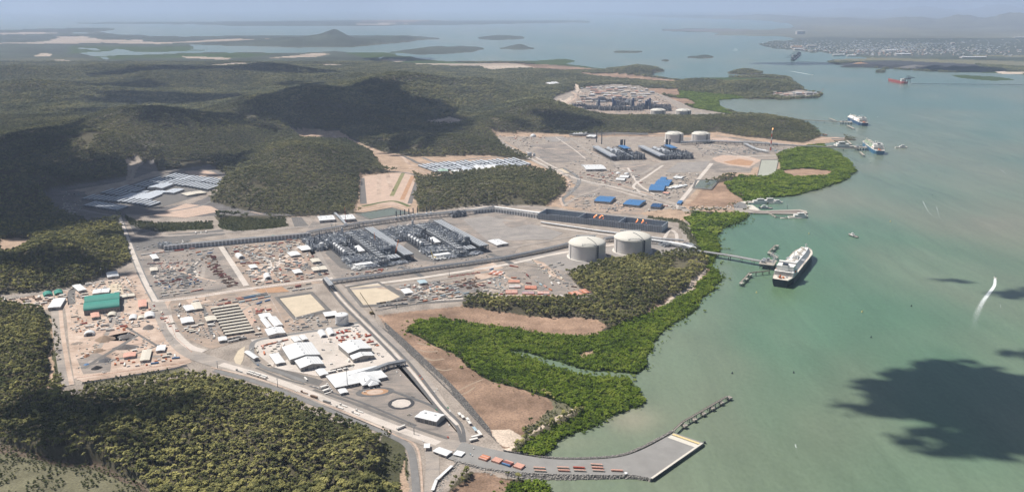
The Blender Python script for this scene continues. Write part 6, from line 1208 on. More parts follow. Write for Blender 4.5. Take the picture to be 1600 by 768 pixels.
house((470,580),(506,573),(461,568), 6, 4, 'white gabled warehouse in front of the large left one', wall=M_RIBW)
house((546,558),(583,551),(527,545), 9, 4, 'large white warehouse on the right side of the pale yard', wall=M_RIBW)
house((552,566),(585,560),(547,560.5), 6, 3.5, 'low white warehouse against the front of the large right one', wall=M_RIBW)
# admin building: wide hipped roofs
def hip(b, x, y, z, w, d, h, inset=None):
    k = inset if inset is not None else min(w, d) / 2
    if w >= d: r = [(x - w / 2 + k, y, z + h), (x + w / 2 - k, y, z + h)]
    else: r = [(x, y - d / 2 + k, z + h), (x, y + d / 2 - k, z + h)]
    v = [(x - w / 2, y - d / 2, z), (x + w / 2, y - d / 2, z), (x + w / 2, y + d / 2, z), (x - w / 2, y + d / 2, z)] + r
    b.add(v + [(p[0], p[1], z - .5) for p in v[:4]], [(0, 1, 5, 4), (2, 3, 4, 5), (1, 2, 5), (3, 0, 4), (9, 8, 7, 6)] if w >= d else [(0, 1, 4), (1, 2, 5, 4), (2, 3, 5), (3, 0, 4, 5), (9, 8, 7, 6)])
    b.add([v[0], v[1], v[2], v[3], (v[0][0], v[0][1], z - .5), (v[1][0], v[1][1], z - .5), (v[2][0], v[2][1], z - .5), (v[3][0], v[3][1], z - .5)], [(4, 5, 1, 0), (5, 6, 2, 1), (6, 7, 3, 2), (7, 4, 0, 3)])
c, rz, w, d = frame3((525,609.5),(603,592),(512,591.5)); t = empty('admin_building', c, rz, 'wide white hipped roof office building beside the oval track', 'office building')
b = MB(); b.box(0, 0, 0, w, d, 5); b.box(w * .14, -d / 2 - 5, 0, w * .34, 12, 5); b.box(w * .16, -d / 2 - 14, 0, w * .16, 10, 4.6); b.build('wall', M_WALL, t)
b = MB(); hip(b, 0, 0, 5.2, w + 3, d + 3, 5, d * .75); hip(b, w * .14, -d / 2 + 1, 5.35, w * .36, 32, 5.5, 8); hip(b, w * .16, -d / 2 - 12, 5.0, w * .2, 18, 3.6, 6); o = b.build('roof', M_WHITE, t)
b = MB(); [b.box(-w / 2 + w * (i + .5) / 14, -d / 2 - .1, 1.4, 2.6, .3, 1.5) for i in range(9)]; b.build('window', M_GLASS, t, kind='stuff'); b = MB(); b.box(w * .16, -d / 2 - 20, 0, .1, .1, .1); b.box(w * .16, -d / 2 - 19.1, .1, 5, .3, 3); b.build('entrance', M_GLASS, t)
for A, B, C, h, r_, lb, nm in (((499.5,590),(512,587),(494.5,581),3.6,1.2,'small white square shed at the corner of the dark gravel','shed'),((532,617.5),(543,615),(529,611.5),3.2,.8,'pale blue shelter at the front corner of the office building','shelter'),((430.5,572),(444,569),(423,557),4,1,'cream shed at the left edge of the pale yard','shed'),
  ((461,537),(471,535),(455,530),4,1,'left one of two small flat white sheds behind the warehouses','shed'),((473,534),(481,532.5),(468,527.5),4,1,'right one of two small flat white sheds behind the warehouses','shed'),
  ((419,529),(444.5,524),(416,519),6,2,'white ribbed shed with low gable below the twin barracks','shed'),((393,565.5),(399,563),(388,553),5,1.5,'white shed alone beside the left bend of the ring road','shed')):
    house(A, B, C, h, r_, lb, name=nm, cat='shed', doors=1)
house((654,657),(682,666.5),(664,646), 7, 2.5, 'white roofed workshop on the gravel between the two roads', along='x', name='workshop', cat='workshop', wall=M_RIBW, doors=3)
c, rz, w, d = frame3((650,655),(661,659),(656,648)); t = empty('annex', c, rz, 'low pale annex on the left end of the workshop', 'annex'); b = MB(); b.box(0, 0, 0, w, d, 4.4); b.build('wall', M_WALL, t); b = MB(); b.box(0, 0, 4.4, w + 1, d + 1, .5); b.build('roof', M_WHITE, t)
house((679,707.5),(697,716),(687,701), 3.6, .8, 'white roofed gatehouse beside the bottom junction', along='x', name='gatehouse', cat='gatehouse', doors=2)
def canopy_(A, B, C, h, label, m=None, name='canopy', cat='canopy'):
    c, rz, w, d = frame3(A, B, C); t = empty(name, c, rz, label, cat); b = MB(); b.box(0, 0, h, w, d, .5); b.build('roof', m or M_WHITE, t); b = MB(); [b.box(sx * (w / 2 - .6), sy * (d / 2 - .6), 0, .4, .4, h) for sx in (-1, 1) for sy in (-1, 1)]; b.build('post_frame', M_STEEL, t); return t
canopy_((709,712),(721,716),(714,705), 2.6, 'flat white canopy right of the gatehouse'); canopy_((662.5,704),(672,704),(662.5,697), 4.5, 'square white canopy over the gate lane'); canopy_((507,498),(527,494.5),(506,491), 4, 'flat white canopy left of the small white tank'); canopy_((470,395),(487,392),(466,388),5,'white canopy behind the inlet pipework')
# arched tents and domes
def arch(A, B, C, label, m=None, name='arched_tent', cat='tent', hk=.42, n=1):
    c, rz, w, d = frame3(A, B, C); t = empty(name, c, rz, label, cat)
    for i in range(n):
        b = MB(); ww = w / n; b.barrel(-w / 2 + ww * (i + .5), 0, 0, ww, d, ww * hk, 0, 12); o = b.build('fabric_skin', m or M_WHITE, t)
        b = MB(); b.box(-w / 2 + ww * (i + .5), -d / 2 - .06, 0, ww * .5, .2, ww * hk * .66); b.build('opening', M_DSTEEL, t)
    return t
arch((500,528),(511,526),(497,519),'white arched tent with red crates, left of the pair behind the pale yard'); arch((513,525.5),(524,523.5),(510,516),'white arched tent, right of the pair behind the pale yard')
# green double-vault shed: ridges run left-right
c, rz, w, d = frame3((134,492),(189,486),(133,471)); t = empty('twin_vault_shed', c, rz, 'large shed with two green vaulted roofs', 'shed')
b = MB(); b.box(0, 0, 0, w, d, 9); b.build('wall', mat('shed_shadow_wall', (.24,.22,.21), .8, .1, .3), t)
for s in (-1, 1): b = MB(); b.barrel(0, s * d / 4, 9, d / 2 - .2, w + 1.5, 7.5, 0, 12, 'x'); b.build('roof', M_GREEN, t)
b = MB(); [b.box(-w / 2 + w * i / 12, -d / 2 - .2, 0, .5, .4, 6) for i in range(13)]; b.build('wall_ribs', mat('rib_pale', (.5,.5,.5)), t)
for A, B, C, lb in (((68,464),(83,461.5),(67,459),'green arched shelter, left of the pair by the far left yard'),((85,461.5),(99,459.5),(84,456),'green arched shelter, right of the pair by the far left yard')): arch(A, B, C, lb, M_GREEN, 'arched_shelter', 'shelter', .33)
M_RED = mat('red_paint', (.42,.10,.07), .7, .15, .3); M_ORC = mat('orange_container', (.55,.20,.10), .75, .15, .2); M_PNK = mat('salmon_container', (.62,.34,.26), .75, .12, .2); M_BLC = mat('blue_container', (.10,.20,.36), .7, .12, .2); M_LBC = mat('pale_blue_container', (.38,.48,.52), .7, .12, .2); M_GRC = mat('grey_container', (.34,.34,.33), .7, .12, .2); M_WHC = mat('white_container', (.70,.67,.62), .7, .08, .2); M_CRM = mat('cream_panel', (.60,.55,.46), .7, .08, .2); M_BRN = mat('brown_crate', (.22,.15,.11), .8, .2, .2); M_GNC = mat('green_container', (.06,.25,.15), .7, .12, .2); M_MAR = mat('maroon_container', (.24,.09,.08), .75, .12, .2)
for A, B, C, h, lb, m in (((81,484),(99,483.5),(80,471),6,'white square roofed hall below the green shelters',M_WHITE),((119,459),(130,456),(119,449),5,'white shed at the top left corner of the dusty yard',M_WHITE),((146,461),(171,459),(146,455),4,'long white shed behind the vaulted green shed',M_WHITE),((188,468),(210,464.5),(188,464),4,'low cream shed right of the green vaults',M_CRM),((170,436),(187,434),(165,429),5,'white shed at the head of the tan slab',M_WHITE),((217,483),(229,481.5),(217,472.5),5,'pink and white square shed right of the green vaults',M_PNK),((143,500),(155,498),(143,493),5,'pink roofed cabin below the green vaults',M_PNK),((222,566),(236,565),(221,550),4,'cream striped cabin block in the container compound',M_CRM),((194,561),(212,559),(194,555),4,'pink and blue roofed cabin in the container compound',M_PNK),((245,551),(258,550),(246,543),4,'white cabin with red crates in the container compound',M_WHITE)):
    house(A, B, C, h, .8, lb, roof=m, name='shed', cat='shed', doors=1, wall=M_WALL)
for A, B, C, lb in (((202,500),(215,499),(201,494),'rounded white tent left of the larger one by the stockpiles'),((226,498),(243,496),(225,491),'largest rounded white tent near the stockpiles'),((168,495),(182,494),(168,490),'rounded cream tent below the green vaults'),((216,499),(227,498),(215,495),'low cream tent joining the two white tents')): arch(A, B, C, lb, M_CRM if 'cream' in lb else M_WHITE, hk=.30)
for A, B, C, lb, m in (((131,525.5),(149,523.5),(131,522),'long white barrel tank trailer at the edge of the stockpile yard',M_WHITE),): arch(A, B, C, lb, m, 'long_tent', 'tent', .4)
# twin barracks and row camp
rw = ['nearest the far containers','second','third','fourth','fifth','sixth','seventh','eighth','ninth','last, nearest the ring road']
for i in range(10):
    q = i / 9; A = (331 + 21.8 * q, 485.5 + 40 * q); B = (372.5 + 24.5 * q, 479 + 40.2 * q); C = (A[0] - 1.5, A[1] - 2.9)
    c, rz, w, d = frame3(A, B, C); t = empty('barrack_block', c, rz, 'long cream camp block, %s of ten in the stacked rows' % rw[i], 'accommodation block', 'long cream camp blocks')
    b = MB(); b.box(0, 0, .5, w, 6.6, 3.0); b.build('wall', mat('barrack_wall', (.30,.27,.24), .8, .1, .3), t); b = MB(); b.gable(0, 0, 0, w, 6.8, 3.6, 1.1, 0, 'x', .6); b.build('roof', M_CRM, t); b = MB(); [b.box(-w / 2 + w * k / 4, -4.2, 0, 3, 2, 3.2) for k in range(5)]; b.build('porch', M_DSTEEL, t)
for i, (A, B, C, lb) in enumerate((((417,515),(425,513.5),(408,501),'left one of two long white barracks beside the sand pond'),((428,513),(440.5,510.5),(420,499),'right one of two long white barracks beside the sand pond'))): house(A, B, C, 4, 1.8, lb, name='barrack_block', cat='accommodation block', doors=1)
for i, (A, B, C, lb) in enumerate((((407,500),(424,497),(405,494),'pale double shed at the head of the twin barracks'),((290,489),(303,486),(289,481),'pair of white cabins at the top of the left camp yard'),((303,486.5),(316,484.5),(300,476),'big square cream shed at the top of the left camp yard'),((322,505),(337,502),(322,498),'tan flat-roofed mess hall left of the camp rows'),((284,508),(302,505),(283,500),'wide pale slab tent on the left camp yard'),((342,536),(354,534),(342,530),'white cabin at the bottom of the left camp yard'))): house(A, B, C, 4, .9, lb, name='shed', cat='shed', doors=1, roof=M_CRM if 'tan' in lb or 'cream' in lb else M_WHITE)
for i, (A, B, C, lb) in enumerate((((371,405.5),(381,403.5),(369,400),'white half-round shelter at the head of the middle laydown'),((413,437.5),(424,436),(412,431),'blue trimmed white shed at the bottom of the middle laydown'))): arch(A, B, C, lb, hk=.5)
arch((423,375.5),(435,373.5),(422,372),'small teal shelter against the long ribbed wall', M_GREEN, 'shelter', 'shelter', .35)
for A, B, C, h, lb, m in (((488,413),(500,411),(486,408),5,'square cream shed near the left train',M_CRM),((489,426.5),(510,423.5),(488,421),5,'long cream shed near the left train',M_CRM),((460,430),(471,428),(458,424.5),4,'pair of white sheds in the middle laydown',M_WHITE),((453,403),(467,400),(452,397),4,'white shed group with red trim in the middle laydown',M_WHITE),((238,408),(247,406.5),(236,401),5,'white hut at the left edge of the first laydown yard',M_WHITE),((235,426),(246,424.5),(235,421),4,'cream hut at the left edge of the first laydown yard',M_CRM),((391,422),(401,420),(390,417),4,'white shed with a red stripe beside the dusty track',M_WHITE),((631,462),(643,459.5),(629,455),4,'white roofed shed in the yard above the rock embankment',M_WHITE),((655,446),(666,444),(654,441),4,'pale blue roofed shed in the yard above the rock embankment',M_LBC)):
    house(A, B, C, h, .8, lb, roof=m, name='shed', cat='shed', doors=1)
house((497,349),(520,346),(500,342), 7, 2, 'long white roofed shed behind the inlet end of the trains', along='x', name='utility_shed', cat='shed'); house((534,348),(552,345.5),(535,341), 8, 2, 'white roofed utility shed beside the green pond', along='x', name='utility_shed', cat='shed'); house((774,387),(788,383),(768,379), 5, 1.2, 'white roofed cabin right of the right train', name='shed', cat='shed', doors=1)
b = MB(); c = U(532,344); d = U(545,356) - U(527,338); b.box(0, 0, 4, d.length, 6, 3.5); [b.box(-d.length / 2 + d.length * i / 8, 0, 0, 1, 5, 4) for i in range(9)]; b.build('sloping_conveyor', M_STEEL, loc=c, rz=math.atan2(d.y, d.x), label='grey covered conveyor slanting behind the trains', cat='conveyor')
# middle site sheds
house((914,268),(944,266.5),(911,261), 7, 4, 'big white peaked shed on the middle site', along='x', doors=2); 
for A, B, C, lb in (((931,317),(955,319.5),(936,309),'blue roofed shed, leftmost of the row along the service road'),((976,322),(1000,325),(983,314),'blue roofed shed second in the row along the service road'),((1018,326),(1032,327.5),(1021,320.5),'small dark blue roofed shed at the right end of the row'),((1013,300),(1036,301),(1018,291),'blue roofed hall nearest the camera in its pair'),((1023,292.5),(1045,294),(1028,283),'blue roofed hall behind its twin')):
    house(A, B, C, 7, 3, lb, roof=M_BLUE if 'dark' not in lb else mat('dark_blue_roof', (.03,.08,.18), .6, .1, .2), along='x', name='blue_roofed_shed', cat='shed', doors=2, wall=M_GRC)
house((1031,283.5),(1040,284),(1033,279), 6, 2, 'little blue roofed cube at the back of the twin halls', roof=M_BLUE, along='x', name='blue_roofed_shed', cat='shed', doors=1)
for A, B, C, lb in (((963,282),(976,283),(964,279),'left one of two white barrel tents on the middle site'),((969,278),(982,279),(970,274.5),'rear one of two white barrel tents on the middle site')): house(A, B, C, 3, 3.5, lb, along='x', name='barrel_tent', cat='tent', doors=1)
house((1058,320),(1064,320.5),(1060,315),4,1,'tiny blue hut by the harbour road',roof=M_BLUE,name='hut',cat='hut',doors=1)
for x, y in ((966,271),(979,272)): c = U(x, y); b = MB(); b.dome(0, 0, 0, 9, 6, 0, 16, 4); b.build('dome_tent', M_WHITE, loc=c, label='%s small white dome tent above the barrel tents' % ('left' if x < 970 else 'right'), cat='tent')
for A, B, C, lb, m in (((1053,279),(1065,280.5),(1055,276),'white canteen block right of the blue halls',M_WHITE),((1060,296),(1068,290),(1057,295),'long white cabin closest to the right yard road',M_WHITE),((1052,297),(1060,290),(1049,296),'long white cabin second from the right yard road',M_WHITE),((1044,297),(1052,290),(1041,296),'long pale cabin third from the right yard road',M_CRM),((1036,303),(1044,304),(1038,301),'pink roofed cabin beside the blue halls',M_PNK)): house(A, B, C, 3.6, .9, lb, roof=m, name='cabin_block', cat='cabin', doors=1, along='x')
for A, B, C, lb in (((896,212),(914,213),(898,208),'flat pale building in the back corner of the middle site'),((918,216),(930,217),(919,213),'second flat pale building in the back corner of the middle site')): house(A, B, C, 8, 1, lb, name='flat_building', cat='building', doors=2)
house((855,133),(872,132.5),(856,129.5), 7, 1, 'white building on the wooded hilltop beyond the middle site', name='hilltop_building', cat='building', doors=2)
# camp cabins
CAB = {}
def cabin(A, v, L, label, group, roof, wpx=6.4, nm='camp_cabin'):
    """A = front corner pixel, v = pixel direction of the long axis"""
    a = U(*A); e = U(A[0] + v[0], A[1] + v[1]); d = e - a; rz = math.atan2(d.y, d.x); key = (round(d.length), wpx, roof.name)
    c = (a + e) / 2
    if key not in CAB:
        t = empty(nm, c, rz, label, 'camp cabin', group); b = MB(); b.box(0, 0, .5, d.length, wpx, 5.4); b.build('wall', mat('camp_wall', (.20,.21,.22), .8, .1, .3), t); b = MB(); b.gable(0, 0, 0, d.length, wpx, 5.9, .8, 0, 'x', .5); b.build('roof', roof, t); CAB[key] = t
    else: t = copy_tree(CAB[key]); t.location = c; t.rotation_euler = (0, 0, rz); tag(t, label, 'camp cabin', group)
    return t
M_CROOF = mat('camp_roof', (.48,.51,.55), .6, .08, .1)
Z1 = lambda x, y: (110 + x / 5.926, 250 + y / 5.926)
rows = [((135,435),(420,478),10,'front row'),((120,372),(480,402),9,'second row'),((495,400),(720,440),7,'front right row'),((290,318),(450,345),5,'third row'),((430,285),(580,310),5,'fourth row'),((600,248),(720,265),4,'fifth row'),((725,208),(860,232),5,'sixth row'),((880,172),(1010,195),5,'top left row'),((1040,195),(1180,212),5,'top middle row'),((1215,212),(1350,238),5,'top right row'),((890,225),(1030,250),5,'inner left row'),((1070,252),(1260,285),7,'inner right row')]
od = ['first','second','third','fourth','fifth','sixth','seventh','eighth','ninth','tenth']
for s, e, n, nm in rows:
    for i in range(n):
        q = i / (n - 1); x = s[0] + (e[0] - s[0]) * q; y = s[1] + (e[1] - s[1]) * q; A = Z1(x, y)
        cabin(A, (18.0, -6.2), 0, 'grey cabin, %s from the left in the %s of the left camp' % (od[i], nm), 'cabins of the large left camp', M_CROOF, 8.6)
for A, B, C, h, lb in (((238,296.5),(256,298.5),(247,289.5),8,'large pale gabled hall in the middle of the left camp'),((258,303),(273,304.5),(270,297),6,'second pale hall in the middle of the left camp'),((292,309),(316,303),(290,305),5,'long white kitchen block at the right side of the left camp'),((196,310),(234,315),(205,302),5,'wide flat grey roof in the middle of the left camp'),((218,302),(226,303),(224,299.5),4,'small white office in the middle of the left camp'),((228,304),(247,306),(244,299),4,'flat grey building beside the wide grey roof of the left camp')):
    house(A, B, C, h, 1.5 if h < 8 else 4, lb, roof=M_CROOF if 'long white' not in lb else M_CRM, name='camp_hall', cat='hall', doors=1)
Z4 = lambda x, y: (620 + x / 6.154, 200 + y / 6.154)
k = 0
for g, (sx, sy) in enumerate(((215,368),(375,352),(540,343),(690,336),(848,326),(1000,316))):
    for i in range(4):
        for j in range(2):
            if g == 5 and i == 3 and j == 1: pass
            x = sx + i * 38 + j * 90; y = sy - i * 6 + j * 33
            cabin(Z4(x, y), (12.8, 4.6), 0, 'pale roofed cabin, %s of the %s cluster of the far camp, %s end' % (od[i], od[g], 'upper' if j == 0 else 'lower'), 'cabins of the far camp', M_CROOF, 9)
for A, B, C, lb in (((724,270),(738,269),(722,264.5),'grey roofed hall at the front of the far camp'),((743,267.5),(757,266.5),(742,261),'pale roofed hall at the front of the far camp'),((760,265.5),(780,264),(758,261),'long white block at the front of the far camp'),((685,270.5),(700,270),(684,267),'green tinted sports roof of the far camp'),((707,271.5),(720,271),(706,268.5),'small white hall at the front of the far camp')): house(A, B, C, 6, 1.5, lb, roof=mat('sports_green', (.30,.42,.34), .8, .1, .1) if 'green' in lb else (M_CROOF if 'grey' in lb else M_WHITE), name='camp_hall', cat='hall', doors=1)
# ------------------------------------------------------------------ containers, vehicles and yard materials
CMAT = {'red': M_RED, 'orange': M_ORC, 'salmon': M_PNK, 'blue': M_BLC, 'pale blue': M_LBC, 'grey': M_GRC, 'white': M_WHC, 'cream': M_CRM, 'maroon': M_MAR, 'green': M_GNC, 'brown': M_BRN}
CONT = {}; LIM = {}
def place(key, make, c, rz, label, cat, group):
    if key not in CONT: t = make(); CONT[key] = t
    else: t = copy_tree(CONT[key])
    t.location = c; t.rotation_euler = (0, 0, rz); tag(t, label, cat, group); LIM[cat] = LIM.get(cat, 0) + 1
    return t
def container(c, rz, col, long, label, group):
    def mk():
        L = 12.2 if long else 6.1; b = MB(); b.box(0, 0, .15, L, 2.44, 2.45); [b.box(x, y, 0, .3, .3, 2.75) for x in (-L / 2, L / 2) for y in (-1.2, 1.2)]
        for i in range(int(L / 1.2)): b.box(-L / 2 + .6 + i * 1.2, 0, .3, .35, 2.56, 2.1)
        o = b.build('shipping_container', CMAT[col]); b = MB(); b.box(L / 2 + .04, -.6, .25, .1, 1.1, 2.2); b.box(L / 2 + .04, .6, .25, .1, 1.1, 2.2); b.build('door', CMAT[col], o); return o
    return place(('c', col, long), mk, c, rz, label, 'container', group)
def site_cabin(c, rz, roofc, L, label, group):
    def mk():
        t = empty('site_cabin', (0, 0, 0)); b = MB(); b.box(0, 0, .4, L, 3.6, 2.6); b.build('wall', M_WALL, t); b = MB(); b.box(0, 0, 3.0, L + .5, 4.1, .25); b.build('roof', CMAT[roofc], t); b = MB(); b.box(-L * .25, -1.83, .5, .9, .1, 2); b.build('door', M_GLASS, t); return t
    return place(('s', roofc, L), mk, c, rz, label, 'site cabin', group)
def car(c, rz, col, label, group, ute=False):
    def mk():
        b = MB(); b.box(0, 0, .35, 4.7, 1.85, .65); b.box(-.2 if not ute else .4, 0, 1.0, 2.6 if not ute else 1.5, 1.65, .62, 0, 0, .82)
        if ute: b.box(-1.5, .86, 1.0, 1.7, .1, .35); b.box(-1.5, -.86, 1.0, 1.7, .1, .35)
        o = b.build('ute' if ute else 'parked_car', CMAT[col]); b = MB(); x = -.2 if not ute else .4; w = 2.62 if not ute else 1.52; b.box(x, 0, 1.1, w * .93, 1.68, .34, 0, 0, .93); b.build('windows', M_GLASS, o)
        for x in (-1.5, 1.5):
            for y in (-.85, .85): b = MB(); b.tube((x, y - .1, .36), (x, y + .1, .36), .36, 0, 10); b.build('wheel', M_TAR, o)
        return o
    return place(('k', col, ute), mk, c, rz, label, 'ute' if ute else 'car', group)
def truck(c, rz, col, label, group, load='box'):
    def mk():
        t = empty('truck', (0, 0, 0)); b = MB(); b.box(6.4, 0, .9, 2.4, 2.5, 2.5, 0, 0, .93); b.build('cab', CMAT[col], t); b = MB(); b.box(7.6, 0, 2.2, .1, 2.1, .9); b.build('windscreen', M_GLASS, t); b = MB(); b.box(0, 0, .9, 13, 1.1, .35); b.build('chassis', M_DSTEEL, t)
        b = MB(); (b.box(-1, 0, 1.25, 11.6, 2.5, 2.7) if load == 'box' else b.box(-1, 0, 1.25, 11.6, 2.5, .25)); b.build('trailer_body' if load == 'box' else 'flat_bed', CMAT[col], t)
        for x in (-5.5, -4.3, 3.5, 6.3):
            b = MB(); [b.tube((x, y - .15, .5), (x, y + .15, .5), .5, 0, 10) for y in (-1.1, 1.1)]; b.build('wheel_pair', M_TAR, t)
        return t
    return place(('t', col, load), mk, c, rz, label, 'truck', group)
def pipes(c, rz, col, L, label, group):
    def mk():
        b = MB(); r = .45
        for k in range(3):
            for i in range(5 - k): b.tube((-L / 2, (i - 2 + k / 2) * .95, r + k * .8), (L / 2, (i - 2 + k / 2) * .95, r + k * .8), r, 0, 6)
        o = b.build('pipe_stack', CMAT[col]); b = MB(); b.box(-L * .3, 0, -.02, .3, 5, .2); b.box(L * .3, 0, -.02, .3, 5, .2); b.build('timber_bearer', M_CRM, o); return o
    return place(('p', col, L), mk, c, rz, label, 'pipe stack', group)
def steelwork(c, rz, col, label, group):
    def mk():
        b = MB(); rr = random.Random(len(CONT))
        for i in range(12): b.box(rr.uniform(-3, 3), -3 + i * .55, .1, rr.uniform(5, 10), .3, rr.uniform(.3, 1.5), 0, rr.uniform(-.04, .04))
        for i in range(3): b.box(-4 + i * 4, 0, 0, .3, 7, .4)
        return b.build('steel_bundle', CMAT[col])
    return place(('b', col, random.randint(0, 2)), mk, c, rz, label, 'steel bundle', group)
def crates(c, rz, col, label, group):
    def mk():
        b = MB(); b.box(0, 0, .15, 4.2, 2.6, 1.9); [b.box(x, 0, 0, .4, 2.7, 2.15) for x in (-1.6, 0, 1.6)]; b.box(2.7, .2, 0, 1.2, 1.6, 1.1, 0, .2); return b.build('crate', CMAT[col])
    return place(('x', col), mk, c, rz, label, 'crate', group)
AX_ = lambda p, q: (lambda d: math.atan2(d.y, d.x))(U(*q) - U(*p))
A_GRID = AX_((260, 466), (500, 436)); A_LONG = AX_((243, 470), (186, 338)) 
KF = {'container': lambda c, r, col, g, lb: container(c, r, col, random.random() < .6, lb, g), 'cabin': lambda c, r, col, g, lb: site_cabin(c, r, col, random.choice((7.2, 12)), lb, g), 'car': lambda c, r, col, g, lb: car(c, r, col, lb, g), 'ute': lambda c, r, col, g, lb: car(c, r, col, lb, g, True), 'truck': lambda c, r, col, g, lb: truck(c, r, col, lb, g, random.choice(('box', 'flat'))),
      'pipes': lambda c, r, col, g, lb: pipes(c, r, col, random.choice((8, 12)), lb, g), 'steel': lambda c, r, col, g, lb: steelwork(c, r, col, lb, g), 'crate': lambda c, r, col, g, lb: crates(c, r, col, lb, g)}
NM = {'container': 'shipping container', 'cabin': 'flat roofed site cabin', 'car': 'parked car', 'ute': 'parked ute', 'truck': 'parked truck', 'pipes': 'stack of pipes', 'steel': 'bundle of steelwork', 'crate': 'packing crate'}
OCC = {}                                             # occupied cells, so pieces do not overlap
for o in list(COL.objects):
    if o.parent is None and o.get('category') and o.get('category') not in ('tree', 'jetty', 'buoy', 'wall', 'pipe rack', 'sea wall'):
        try:
            xs = [m.matrix_local @ Vector(v) for m in ([o] if o.type == 'MESH' else [k for k in o.children if k.type == 'MESH']) for v in m.bound_box]
        except Exception: xs = []
        if o.type == 'MESH': xs = [Vector(v) for v in o.bound_box]
        if not xs: continue
        x0, x1, y0, y1 = min(v.x for v in xs) - 3, max(v.x for v in xs) + 3, min(v.y for v in xs) - 3, max(v.y for v in xs) + 3; cs, sn = math.cos(o.rotation_euler.z), math.sin(o.rotation_euler.z)
        for x in np.arange(x0, x1 + 3, 3.0):
            for y in np.arange(y0, y1 + 3, 3.0): OCC[(int((o.location.x + x * cs - y * sn) // 4), int((o.location.y + x * sn + y * cs) // 4))] = 1
def free(c, rz, L=12, wd=5):
    cells = set(); cs, sn = math.cos(rz), math.sin(rz)
    for x in np.arange(-L / 2, L / 2 + 1, 3):
        for y in (-wd / 2, wd / 2): cells.add((int((c.x + x * cs - y * sn) // 4), int((c.y + x * sn + y * cs) // 4)))
    if any(k in OCC for k in cells): return False
    for k in cells: OCC[k] = 1
    return True
TRK = [[(243,470),(258,500),(275,530),(300,552)]]
def fill(poly, n, mix, where, ang=None, jit=.05, seed=0, flip=.25):
    n = int(n * 1.25)
    rr = random.Random(seed + len(where)); xs = [p[0] for p in poly]; ys = [p[1] for p in poly]; k = 0; tries = 0
    P = np.array(poly, float); ang = A_GRID if ang is None else ang
    while k < n and tries < n * 14:
        tries += 1; x, y = rr.uniform(min(xs), max(xs)), rr.uniform(min(ys), max(ys))
        if not pip(poly, np.array([x]), np.array([y]))[0]: continue
        kind, cols = rr.choice(mix); col = rr.choice(cols); rz = ang + rr.gauss(0, jit) + (math.pi / 2 if rr.random() < flip else 0); c = U(x, y)
        if not free(c, rz, {'container': 13, 'truck': 17, 'pipes': 12, 'cabin': 12}.get(kind, 6), {'car': 2, 'ute': 2, 'crate': 3}.get(kind, 4)): continue
        random.seed(rr.random()); KF[kind](c, rz, col, '%ss %s' % (NM[kind].replace('stack of pipe', 'stacks of pipe').replace('bundle of steelwork', 'bundles of steelwork') if kind not in ('pipes', 'steel') else NM[kind], where), '%s %s %s' % (col, NM[kind], where)); k += 1
def line(p, q, n, kind, cols, desc, ang=None, perp=False, long=True):
    a, e = U(*p), U(*q); d = e - a; rz = math.atan2(d.y, d.x) + (math.pi / 2 if perp else 0) if ang is None else ang
    ordn = ['first', 'second', 'third', 'fourth', 'fifth', 'sixth', 'seventh', 'eighth', 'ninth', 'tenth', 'eleventh', 'twelfth', 'thirteenth', 'fourteenth']
    for i in range(n):
        c = a + d * (i / max(1, n - 1)); col = cols[i % len(cols)]; free(c, rz, 8, 3)
        lb = '%s %s, %s' % (col, NM[kind], (ordn[i] + ' from the left ' if n > 1 else 'alone ') + desc)
        if kind == 'container': container(c, rz, col, long, lb, None)
        else: KF[kind](c, rz, col, None, lb)
# --- causeway loads: block-stacked salmon containers and bundled flat loads
def cstack(px, py, label, cols, dark=False):
    c = U(px, py, ZW); d = U(px + 10, py + 3.2, ZW) - c; rz = math.atan2(d.y, d.x)
    for j in range(4):
        q = c + Vector((-math.sin(rz), math.cos(rz), 0)) * (j * 2.7 - 4); k = container(q, rz, cols[j % len(cols)], True, label % ('front', 'second', 'third', 'rear')[j], 'container blocks on the causeway')
cstack(757,716,'%s container of the block nearest the gatehouse',['salmon','orange']); cstack(777,720,'%s container of the second block on the causeway',['salmon','salmon']); cstack(793,724.5,'%s container of the dark topped third block on the causeway',['blue','maroon','maroon','salmon']); cstack(811,729,'%s container of the fourth block on the causeway',['salmon','salmon','salmon'])
def flatload(px, py, n, m, label):
    for j in range(n):
        c = U(px - j * 1.5, py - j * 4.6, ZW); d = U(px + 10, py + .5, ZW) - U(px, py, ZW); b = MB(); b.box(0, 0, .8, 15, 2.6, 1.3); [b.box(x, 0, 0, .5, 2.4, .8) for x in (-6, -3, 3, 6)]; o = b.build('flat_load', m[j % len(m)], loc=c, rz=math.atan2(d.y, d.x), label=label + (', nearer the boulders' if j == 0 else ', one place back' if j == 1 else ', farthest back'), cat='load', group='long loads along the causeway')
        b = MB(); b.box(0, 0, 2.1, 15.2, 1.6, .3); b.build('cover', M_PNK if m[j % len(m)] != M_RED else M_RED, o)
flatload(844,736,2,[M_CRM],'long cream load just past the container blocks'); flatload(881,735.5,2,[M_PNK,M_CRM],'long load in the second pair on the causeway'); flatload(906,735.5,2,[M_CRM,M_RED],'long load in the pair with a red one'); flatload(935,735.5,3,[M_CRM,M_PNK,M_CRM],'long load in the group of three on the causeway'); flatload(964,735.5,1,[M_PNK],'single pink load at the end of the causeway row')
c = U(978,739,ZW); b = MB(); b.box(0, 0, 0, 4, 4, 1, 0, .7); b.build('white_block', M_WHITE, loc=c, label='small white block past the last load on the causeway', cat='block')
